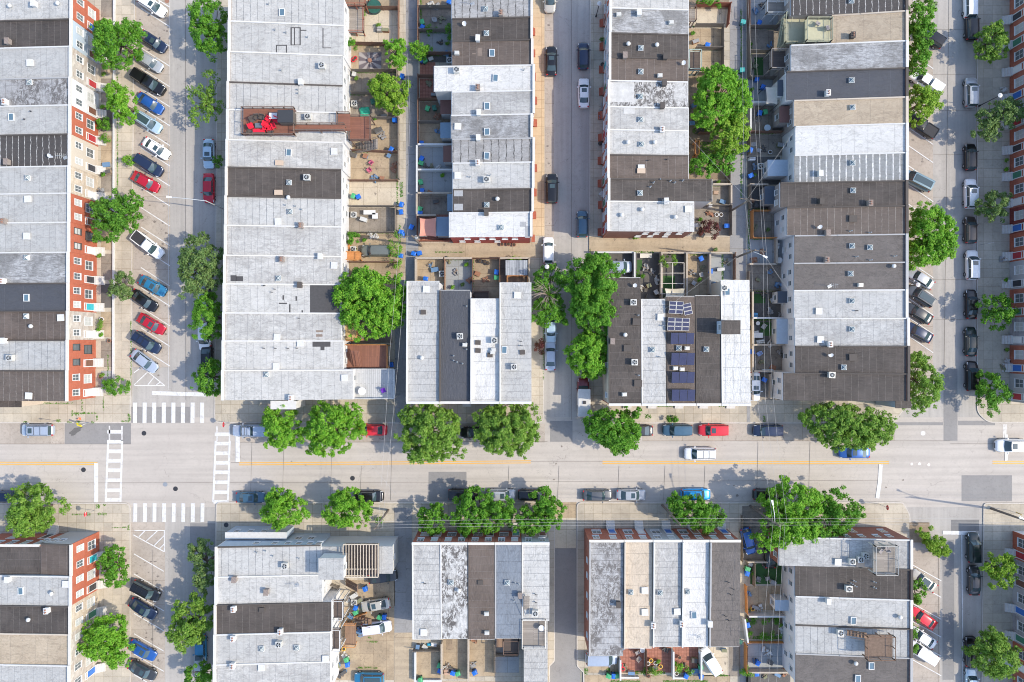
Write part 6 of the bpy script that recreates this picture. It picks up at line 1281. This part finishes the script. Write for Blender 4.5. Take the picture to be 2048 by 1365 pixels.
# sunburst rug, trampoline, hot tub cover, spiral pool etc.
m_, nt, b_ = nm('sunburst_fabric'); co = objco(nt); sx = N(nt, "ShaderNodeSeparateXYZ"); L(nt, co, sx.inputs[0]); an = math_n(nt, 'ARCTAN2', sx.outputs[1], sx.outputs[0]); s_ = math_n(nt, 'SINE', math_n(nt, 'MULTIPLY', an, 8)); f_ = ramp(nt, s_, -.3, .6)
L(nt, mixc(nt, f_, (.13,.11,.12), (.33,.30,.29)), b_.inputs["Base Color"]); b_.inputs["Roughness"].default_value = .9
X, Y, _ = W(740, 122, .2); r = root('patio_rug', (X, Y, .15)); m = MB(); m.box(-1.8,-1.35,0,1.8,1.35,.03); link('fabric', m.mesh('fabric', m_), r); m = MB(); m.lathe(0,0,[(.3,.03),(.34,.4),(.2,.45)],12); link('fire_bowl', m.mesh('fire_bowl', M_clay), r); tag(r, 'Grey sunburst patio rug with a fire bowl at its centre', 'rug', None, (740, 122))
X, Y, _ = W(748, 14, .6); r = root('paddling_pool', (X, Y, .14)); m = MB(); m.lathe(0,0,[(1.1,0),(1.15,.5),(1.08,.58)],22); link('cover', m.mesh('cover', plain('pool_cover_green', (.02,.10,.075), .6, var=.4)), r); m = MB(); m.lathe(0,0,[(1.16,.45),(1.2,.5),(1.16,.55)],22); link('rim', m.mesh('rim', M_dmetal), r); tag(r, 'Round dark green covered pool at the top edge', 'pool', None, (748, 14))
X, Y, _ = W(729, 223, .5); r = root('tarpaulin', (X, Y, .14), .1); m = MB(); m.grid([[(a*.8, b*.7, .5 + .08*math.sin(a*7+b*5) - .3*max(abs(a), abs(b))**4) for b in [-1+j*.25 for j in range(9)]] for a in [-1+i*.25 for i in range(9)]]); link('sheet', m.mesh('sheet', plain('tarp_green', (.03,.42,.26), .6, var=.2), smooth=True), r); m = MB(); m.box(-.7,-.6,0,.7,.6,.3); link('load', m.mesh('load', M_dmetal), r); tag(r, 'Bright green tarpaulin heap beside the ground condenser', 'tarpaulin', None, (729, 223))
def pot(x, y, mat, text, z=.14, s=1.0, cat='plant pot'):
    X, Y, _ = W(x, y, z+.3); r = root('plant_pot', (X, Y, z)); r.scale = (s,)*3; m = MB(); m.lathe(0,0,[(.2,0),(.3,.42),(.34,.45),(.28,.46)],14); link('pot', m.mesh('pot', mat), r); m = MB(); m.lathe(0,0,[(.27,.44),(.2,.5),(.05,.52)],10); link('soil', m.mesh('soil', plain('soil', (.07,.05,.035), .95)), r); tag(r, text, cat, 'pots standing in yards', (x, y))
for x, y, c in [(1306,332,'w'),(1017,489,'c'),(1028,490,'c'),(1004,489,'c'),(1298,418,'w'),(1433,430,'w'),(1442,430,'w'),(1302,1321,'y'),(1321,1333,'y'),(1296,1327,'w'),(1311,1326,'w'),(1359,1315,'c'),(1353,1347,'w'),(960,523,'d'),(969,524,'d'),(975,527,'d'),(204,639,'w'),(219,682,'c'),(204,349,'d'),(202,754,'c'),(1505,1218,'y'),(1297,1352,'c'),(1200,288,'d'),(1205,130,'d'),(1545,333,'w'),(1540,305,'w'),(1344,507,'d'),(688,1298,'y'),(1246,1338,'r'),(1242,1330,'r'),(707,121,'r'),(711,117,'r')]:
    pot(x, y, {'w': M_tw, 'c': M_clay, 'y': plain('pot_yellow', (.75,.45,.05), .6), 'd': M_dmetal, 'r': M_rcush}[c], f"{ {'w':'white','c':'terracotta','y':'yellow','d':'dark','r':'red'}[c]} pot near the {nearest(x, y)}")
X, Y, _ = W(1511,631,.3)
for i, (x, y, w_, d_, h_, c, t, nme) in enumerate([(1508,631,.7,.45,.5,(.10,.35,.60),'Blue, white and orange folded tarpaulin behind the white roofed house','folded_tarp'),(700,1270,.4,.75,.8,(.65,.05,.05),'Red grill cover on the brown patio deck','grill_cover'),(868,1290,.55,.3,.5,(.75,.75,.74),'White box on the shelf behind the rough grey roof','storage_box'),(1521,684,.75,.35,.5,(.60,.62,.60),'White tub beside the red rail','bath_tub'),(1530,742,.55,.3,.45,(.45,.47,.48),'Grey tub on the yard wall','bath_tub'),(1541,742,.55,.3,.45,(.45,.47,.48),'Second grey tub on the yard wall','bath_tub'),(1573,497,.5,.8,.9,(.50,.52,.56),'Pale grey covered barbecue','barbecue_cover'),(1555,492,.35,.5,.7,(.72,.72,.70),'White covered heap beside the barbecue cover','covered_heap'),(1505,318,.6,.25,.8,(.72,.74,.76),'White freezer in the yard beside the pale blue extension','freezer'),(1421,411,.35,.25,.9,(.72,.72,.72),'White box beside the dark long house','storage_box'),(893,1345,.5,.5,.6,(.42,.28,.2),'Cardboard heap beside the green bin','cardboard_heap'),(1432,385,.45,.3,.6,(.45,.30,.2),'Brown crate behind the long dark roof','wooden_crate'),(759,58,0.5,.45,.7,(.35,.33,.30),'Grey cold frame in the pale yard','cold_frame'),(860,1290,.5,.2,.3,(.03,.40,.62),'Bright blue cushion behind the rough grey roof','cushion')]):
    X, Y, _ = W(x, y, h_); r = root(nme, (X, Y, .14), random.uniform(-.15, .15)); m = MB(); m.hexa([(-w_,-d_,0),(w_,-d_,0),(w_,d_,0),(-w_,d_,0),(-w_*.85,-d_*.8,h_),(w_*.85,-d_*.85,h_*.92),(w_*.8,d_*.85,h_),(-w_*.9,d_*.8,h_*.9)]); o = link('shell', m.mesh('shell', plain('shell_%d' % i, c, .6, var=.15)), r); bv = o.modifiers.new('bevel', 'BEVEL'); bv.width = .08; bv.segments = 2
    m = MB(); m.box(-w_*.9,-.02,0.02,w_*.9,.02,h_+.015); link('strap', m.mesh('strap', M_dmetal), r); tag(r, t, nme.replace('_', ' '), None, (x, y))
# ---------------------------------------------------------------- utility poles, wires, lamps, signs
M_pole = plain('pole_wood', (.16,.13,.105), .9, var=.3); M_wire = plain('wire', (.42,.40,.38), .6); M_lampm = plain('lamp_metal', (.62,.62,.60), .4, .4)
def pole(x, y, h, arms, text, tip=None, tr=False, lamp=None):
    X, Y, _ = W(x, y); r = root('utility_pole', (X, Y, .13)); m = MB(); m.tube((0,0,0),(0,0,h),.19,.12,10); link('pole', m.mesh('pole', M_pole), r)
    for (a, ln_, z) in arms:
        c, s = math.cos(a)*ln_/2, math.sin(a)*ln_/2; m = MB(); m.tube((-c,-s,z),(c,s,z),.07,.07,6)
        for t in (-.9,-.5,.5,.9): m.tube((c*t,s*t,z),(c*t,s*t,z+.22),.04,.05,6)
        link('cross_arm', m.mesh('cross_arm', M_pole), r)
    if tr: m = MB(); m.lathe(.4, 0, [(.26,h-2.2),(.28,h-1.2),(.2,h-1.1)], 12); link('transformer', m.mesh('transformer', M_metal), r)
    if lamp: cobra(r, h*.85, *lamp)
    tag(r, text, 'utility pole', 'wooden utility poles', (x, y)); return r
def cobra(r, z, dx, dy):
    d = Vector((dx, dy, 0)); n = d.normalized(); m = MB(); p = [(0,0,z), tuple(n*d.length*.4 + Vector((0,0,z+.5))), tuple(d*.85 + Vector((0,0,z+.65)))]
    m.tube(p[0], p[1], .05); m.tube(p[1], p[2], .045); link('lamp_arm', m.mesh('lamp_arm', M_lampm), r); m = MB(); e = Vector(p[2]); f = e + n*.75; s = Vector((-n.y, n.x, 0))*.17
    m.hexa([tuple(e-s*.5-Vector((0,0,.06))), tuple(f-s-Vector((0,0,.08))), tuple(f+s-Vector((0,0,.08))), tuple(e+s*.5-Vector((0,0,.06))), tuple(e-s*.5+Vector((0,0,.07))), tuple(f-s*.9+Vector((0,0,.08))), tuple(f+s*.9+Vector((0,0,.08))), tuple(e+s*.5+Vector((0,0,.07)))])
    link('lamp_head', m.mesh('lamp_head', plain('lamp_head', (.75,.75,.73), .4)), r)
pole(1500,1012,13.0,[(0,2.2,11.6)],'Tall utility pole in front of the huge bright avenue tree',lamp=(-.6,3.2),tr=False); pole(1324,1010,12.8,[],'Utility pole leaning into view beside the bright blue SUV'); pole(1981,1017,12.5,[(0,2.0,12.1)],'Utility pole at the right crossroads corner',lamp=(-3.0,1.2))
pole(777,1020,12.0,[(0,1.6,11.4)],'Utility pole at the lower alley mouth'); pole(1459,424,10.5,[(-.1,3.2,10.1)],'Alley utility pole beside the white corner roof'); pole(1467,517,10.5,[(-.1,3.2,10.1)],'Alley utility pole above the solar panel row',lamp=(1.6,-.8)); pole(843,492,11.0,[(0,4.2,10.5)],'Alley utility pole beside the coral shade sail',tr=True)
def lamp_post(x, y, h, dx, dy, text):
    X, Y, _ = W(x, y); r = root('street_lamp', (X, Y, .13)); m = MB(); m.tube((0,0,0),(0,0,h),.10,.07,10); m.lathe(0,0,[(.2,0),(.18,.3),(.1,.35)],10); link('post', m.mesh('post', M_lampm), r); cobra(r, h, dx, dy); tag(r, text, 'street lamp', 'street lamps', (x, y))
lamp_post(457,423,8.6,-5.6,.5,'Silver street lamp reaching over the left street'); 
def globe(x, y, h, text):
    X, Y, _ = W(x, y); r = root('street_lamp', (X, Y, .13)); m = MB(); m.tube((0,0,0),(0,0,h),.07,.05,8); m.lathe(0,0,[(.16,0),(.13,.4),(.07,.5)],10); link('post', m.mesh('post', M_dmetal), r); m = MB(); m.lathe(0,0,[(.12,h),(.36,h+.1),(.34,h+.16),(.05,h+.3)],18); link('lamp_shade', m.mesh('lamp_shade', M_tw), r); tag(r, text, 'street lamp', 'street lamps', (x, y))
globe(1957,213,5.0,'Small round shaded street lamp on the right pavement'); globe(1192,34,4.4,'Small round shaded lamp by the narrow fourth row'); globe(1800,575,5.0,'Small round shaded lamp beside the grey SUV'); globe(1091,540,4.6,'Small round shaded lamp under the upper tree')
def sign(x, y, h, rot, plates, text, cat='sign'):
    X, Y, _ = W(x, y); r = root('road_sign', (X, Y, .13), rot); m = MB(); m.tube((0,0,0),(0,0,h),.035,.035,6); link('post', m.mesh('post', M_metal), r)
    for (shape, s, z, col, txt, tc) in plates:
        mt = plain('sign_%s' % col[0], col[1], .5, var=.04); m = MB(); n = {'oct': 8, 'dia': 4, 'rect': 4}[shape]; rr = s/math.cos(math.pi/n); ph = {'oct': math.pi/8, 'dia': 0, 'rect': math.pi/4}[shape]; pts = [(rr*math.cos(ph + 2*math.pi*i/n)*(1 if shape != 'rect' else 1.0), rr*math.sin(ph + 2*math.pi*i/n)) for i in range(n)]
        # plate leans back a little so that the face shows from above
        v0 = [(p[0], -.06 , z + p[1]) for p in pts]; v1 = [(p[0], -.04, z + p[1]) for p in pts]; k = len(pts); m.v = v0 + v1; m.f = [tuple(range(k)), tuple(range(2*k-1, k-1, -1))] + [(i, (i+1) % k, k+(i+1) % k, k+i) for i in range(k)]
        o = link('plate', m.mesh('plate', mt), r)
        if txt:
            cu = bpy.data.curves.new('lettering', 'FONT'); cu.body = txt; cu.size = s*.8; cu.align_x = 'CENTER'; cu.align_y = 'CENTER'; cu.extrude = .004; cu.materials.append(plain('letters_' + tc[0], tc[1], .5)); t0_ = bpy.data.objects.new('lettering', cu); COL.objects.link(t0_); bpy.context.view_layer.update(); me_ = bpy.data.meshes.new_from_object(t0_.evaluated_get(bpy.context.evaluated_depsgraph_get())); bpy.data.objects.remove(t0_); t = bpy.data.objects.new('lettering', me_); COL.objects.link(t); t.parent = o; t.location = (0, -.068, z); t.rotation_euler = (math.pi/2, 0, 0)
    tag(r, text, cat, 'road signs', (x, y))
RED = ('red', (.55,.02,.03)); YEL = ('yellow', (.85,.75,.02)); WH = ('white', (.8,.8,.8)); wl_ = ('white', (.8,.8,.8)); bl_ = ('black', (.02,.02,.02))
sign(1757,1008,2.9,math.pi/2,[('oct',.38,2.6,RED,'STOP',wl_)],'Red stop sign at the lower right crossroads corner','stop sign'); sign(461,846,2.9,-math.pi/2,[('oct',.38,2.6,RED,'STOP',wl_)],'Red stop sign above the right ladder crossing','stop sign'); sign(190,1021,2.9,math.pi/2,[('oct',.38,2.6,RED,'STOP',wl_)],'Red and white sign in the weeds at the lower left corner','stop sign')
sign(178,846,2.8,-.6,[('dia',.42,2.5,YEL,None,bl_)],'Yellow diamond warning sign at the upper left corner'); sign(184,846,2.4,.4,[('rect',.26,2.2,WH,None,bl_)],'Small white sign beside the yellow diamond'); sign(115,842,2.8,.2,[('rect',.3,2.5,WH,None,bl_)],'White parking sign beside the silver blue minivan'); sign(2014,1020,2.9,2.6,[('dia',.42,2.6,('amber',(.75,.45,.03)),None,bl_)],'Amber diamond sign at the right crossroads corner'); sign(1957,491,2.8,.2,[('rect',.45,2.6,WH,None,bl_)],'White board sign on the right pavement')
# hydrant / cone
X, Y, _ = W(160, 838); r = root('traffic_cone', (X, Y, .14)); m = MB(); m.lathe(0,0,[(.16,.03),(.04,.6)],12); m.box(-.2,-.2,0,.2,.2,.03); link('cone', m.mesh('cone', plain('cone_orange', (.85,.16,.03), .6)), r); m = MB(); m.lathe(0,0,[(.125,.25),(.1,.36)],12); link('band', m.mesh('band', M_tw), r); tag(r, 'Orange traffic cone on the upper left pavement', 'traffic cone', None, (160, 838))
# extra yard clutter seen in the photo: planters, boards, boxes, low heaps
M_plank = plain('old_plank', (.33,.25,.18), .9, var=.4)
CL = [(757,52,'p'),(771,62,'b'),(716,30,'p'),(722,52,'p'),(709,150,'b'),(713,158,'p'),(768,232,'b'),(751,238,'p'),(765,272,'h'),(758,262,'b'),(706,310,'b'),(731,313,'b'),(778,312,'b'),(748,356,'h'),(765,357,'b'),(790,328,'h'),(788,340,'h'),(728,440,'b'),(740,470,'h'),(752,474,'h'),(729,481,'p'),(709,500,'p'),(713,546,'p'),(688,545,'b'),
 (862,8,'h'),(872,14,'h'),(882,38,'h'),(872,60,'p'),(880,84,'h'),(893,108,'h'),(862,119,'b'),(857,168,'h'),(868,190,'b'),(895,88,'p'),(875,232,'h'),(876,262,'h'),(854,336,'h'),(864,336,'h'),(876,336,'h'),(885,352,'p'),(860,386,'b'),(872,404,'b'),(896,520,'h'),(912,545,'h'),(933,530,'p'),(905,575,'p'),(940,560,'h'),(955,548,'b'),(972,560,'h'),(965,590,'h'),(925,570,'p'),(870,540,'b'),(862,530,'h'),
 (1385,68,'p'),(1391,84,'b'),(1383,128,'p'),(1392,130,'b'),(1385,215,'h'),(1383,248,'b'),(1400,262,'h'),(1436,365,'p'),(1445,404,'b'),(1400,440,'p'),(1420,425,'h'),(1390,452,'b'),(1404,470,'b'),(1430,500,'p'),(1398,560,'p'),(1405,535,'h'),(1385,545,'h'),(1440,540,'b'),(1430,570,'h'),(1452,525,'h'),(1290,535,'h'),(1303,545,'h'),(1285,553,'p'),(1297,572,'b'),(1312,560,'h'),(1282,575,'h'),(1300,595,'b'),
 (1512,20,'h'),(1525,12,'h'),(1500,90,'p'),(1541,92,'h'),(1508,130,'h'),(1503,180,'p'),(1516,240,'b'),(1552,240,'h'),(1506,290,'b'),(1527,297,'h'),(1560,292,'b'),(1510,334,'h'),(1530,336,'h'),(1508,352,'p'),(1503,400,'b'),(1512,412,'b'),(1510,455,'h'),(1535,460,'p'),(1560,440,'b'),(1525,505,'h'),(1509,520,'h'),(1540,545,'h'),(1556,570,'h'),(1516,560,'b'),(1572,560,'p'),(1528,590,'h'),(1545,600,'b'),(1540,622,'h'),(1563,632,'h'),(1505,656,'b'),(1512,665,'b'),(1540,688,'h'),(1562,705,'h'),(1570,712,'b'),(1523,726,'h'),(1545,735,'b'),(1555,765,'h'),(1563,780,'b'),
 (1500,1128,'b'),(1530,1130,'h'),(1506,1146,'p'),(1545,1164,'b'),(1497,1190,'h'),(1510,1215,'b'),(1520,1216,'h'),(1502,1236,'h'),(1560,1250,'p'),(1565,1262,'h'),(1500,1266,'p'),(1555,1272,'p'),(1530,1300,'h'),(1537,1308,'h'),(1510,1324,'h'),(1540,1325,'b'),(1530,1350,'h'),(1555,1350,'b'),(1570,1345,'h'),
 (1244,1300,'h'),(1250,1336,'h'),(1262,1345,'b'),(1300,1336,'p'),(1316,1322,'p'),(1309,1338,'h'),(1332,1300,'h'),(1350,1326,'p'),(1388,1320,'b'),(1390,1342,'b'),(1366,1332,'h'),(1408,1300,'p'),(1447,1300,'b'),(836,1292,'b'),(850,1294,'b'),(893,1334,'h'),(900,1338,'h'),(945,1272,'b'),(951,1282,'h'),(946,1330,'h'),(1030,1300,'b'),
 (697,1200,'h'),(708,1192,'b'),(720,1200,'b'),(703,1232,'h'),(718,1260,'h'),(724,1270,'h'),(694,1275,'h'),(690,1310,'h'),(688,1345,'b'),(681,1352,'h'),(676,1330,'b'),(209,42,'p'),(204,60,'b'),(209,150,'p'),(206,215,'p'),(213,330,'b'),(208,350,'p'),(219,345,'b'),(200,380,'h'),(205,400,'p'),(199,660,'p'),(204,670,'p'),(206,750,'p'),(212,770,'h'),(200,512,'p'),(2010,100,'p'),(2008,180,'h'),(2011,322,'p'),(2011,340,'p'),(2007,520,'h'),(2010,560,'p'),(2012,700,'p'),(2013,722,'h'),(2008,735,'h'),(1205,215,'h'),(1207,232,'h'),(1205,388,'h'),(1206,418,'h'),(1203,80,'p')]
CM_ = [plain('clutter_grey', (.28,.28,.28), .8, var=.3), plain('clutter_dark', (.09,.085,.08), .8, var=.3), plain('clutter_blue', (.12,.22,.36), .7, var=.2), plain('clutter_rust', (.30,.15,.09), .9, var=.3), plain('clutter_white', (.50,.50,.48), .7, var=.2), plain('clutter_olive', (.20,.20,.12), .9, var=.3)]
rg = random.Random(11); rnp = np.random.default_rng(21)
for x, y, k in CL:
    X, Y, _ = W(x, y, .4); where = 'by the ' + nearest(x, y)
    if k == 'p':
        r = root('potted_plant', (X, Y, .14)); m = MB(); m.lathe(0,0,[(.16,0),(.24,.34),(.2,.35)],10); link('pot', m.mesh('pot', rg.choice([M_clay, CM_[1], CM_[4]])), r)
        c = np.array([[0,0,.55],[.15,.1,.5],[-.12,-.1,.6]]); V, F = leafcloud(rnp, c, np.array([.3,.25,.25]), 160, .09, 0); link('foliage', np_mesh('foliage', V, F, LM[rg.choice(['green','bright','dull','olive'])]), r); tag(r, 'potted plant ' + where, 'potted plant', 'potted plants in the yards', (x, y))
    elif k == 'b':
        r = root('storage_crate', (X, Y, .14), rg.uniform(-.6,.6)); w_, d_, h_ = rg.uniform(.25,.6), rg.uniform(.2,.35), rg.uniform(.3,.8); m = MB(); m.box(-w_,-d_,0,w_,d_,h_); link('body', m.mesh('body', rg.choice(CM_ + [M_plank])), r); m = MB(); m.box(-w_-.03,-d_-.03,h_,w_+.03,d_+.03,h_+.06); link('lid', m.mesh('lid', rg.choice(CM_)), r); tag(r, 'storage crate ' + where, 'crate', 'crates and boxes in the yards', (x, y))
    else:
        r = root('junk_heap', (X, Y, .14), rg.uniform(0,3)); m = MB()
        for i in range(7): m.cbox(rg.uniform(-.4,.4), rg.uniform(-.35,.35), .02*i, rg.uniform(.15,.9), rg.uniform(.08,.4), rg.uniform(.1,.35), rg.uniform(0,3))
        link('pile', m.mesh('pile', rg.choice(CM_)), r); m = MB()
        for i in range(3): m.tube((rg.uniform(-.6,.2),rg.uniform(-.5,.5),.3),(rg.uniform(.0,.8),rg.uniform(-.5,.5),.42),.035,.035,5)
        link('sticks', m.mesh('sticks', M_plank), r); tag(r, 'junk pile ' + where, 'junk pile', 'piles of clutter in the yards', (x, y))
def wire(pts, text, rr=.014):
    m = MB(); w = [Vector(W(*p)) for p in pts]; o0 = w[0].copy()
    for a, b in zip(w, w[1:]):
        prev = a; n = 10
        for i in range(1, n+1):
            f = i/n; q = a.lerp(b, f); q.z -= 4*f*(1-f)*(b-a).length*.012; m.tube(prev, q, rr, rr, 5, False); prev = q
    o = build(m, 'utility_wire', M_wire, org=tuple(o0)); tag(o, text, 'wire', 'overhead utility wires', (pts[0][0], pts[0][1]))
for i, (y, z) in enumerate([(1038,12.6),(1045,11.6),(1051,11.6)]): wire([(750,y+6,z-.8),(1366,y,z),(1560,y,z),(2042,y+1,z),(2400,y+1,z)], 'Overhead wire crossing the lower avenue kerb')
for i, (xa, xb, xc) in enumerate([(1484,1490,1503),(1487,1521,1527),(1504,1526,1533)]): wire([(xa,-200,10.2),(xb,407,10.2),(xc,505,10.2),(1515+i*16,800,11),(1546+i*14,1046,11.6)], 'Overhead wire along the fifth row alley')
wire([(1546,1046,11.6),(1520,1365,10.5)], 'Overhead wire over the lower right yards, left'); wire([(1562,1046,11.6),(1535,1400,10.5)], 'Overhead wire over the lower right yards, middle'); wire([(1570,1046,11.6),(1552,1400,10.5)], 'Overhead wire over the lower right yards, right')
wire([(800,458,10.5),(780,700,10.8),(756,1057,11.6)], 'Overhead wire along the left alley, west strand'); wire([(816,458,10.5),(798,700,10.8),(764,1057,11.6)], 'Overhead wire along the left alley, east strand'); wire([(700,880,7.5),(792,990,9.5)], 'Short thin wire crossing the avenue near the red saloon')
wire([(800,-150,9),(820,230,10),(812,458,10.6)], 'Overhead wire beside the upper left alley'); wire([(1505,409,10),(1375,270,6.5)], 'Service wire from the alley pole to the tree side'); wire([(1489,407,10),(1590,262,6)], 'Service wire rising to the white roof at the right'); wire([(1489,503,10),(1300,640,7)], 'Service wire to the solar panel row'); wire([(1525,505,10),(1590,600,6.5)], 'Service wire down to the fifth row yards')
wire([(1050,1320,7),(1560,1046,11.4)], 'Long diagonal service wire at the bottom') if False else None
finish_labels()
for o in list(bpy.data.objects):
    if o.parent is not None and 'category' in o: del o['category']
print('OBJECTS', len(bpy.data.objects), 'top', sum(o.parent is None for o in bpy.data.objects))
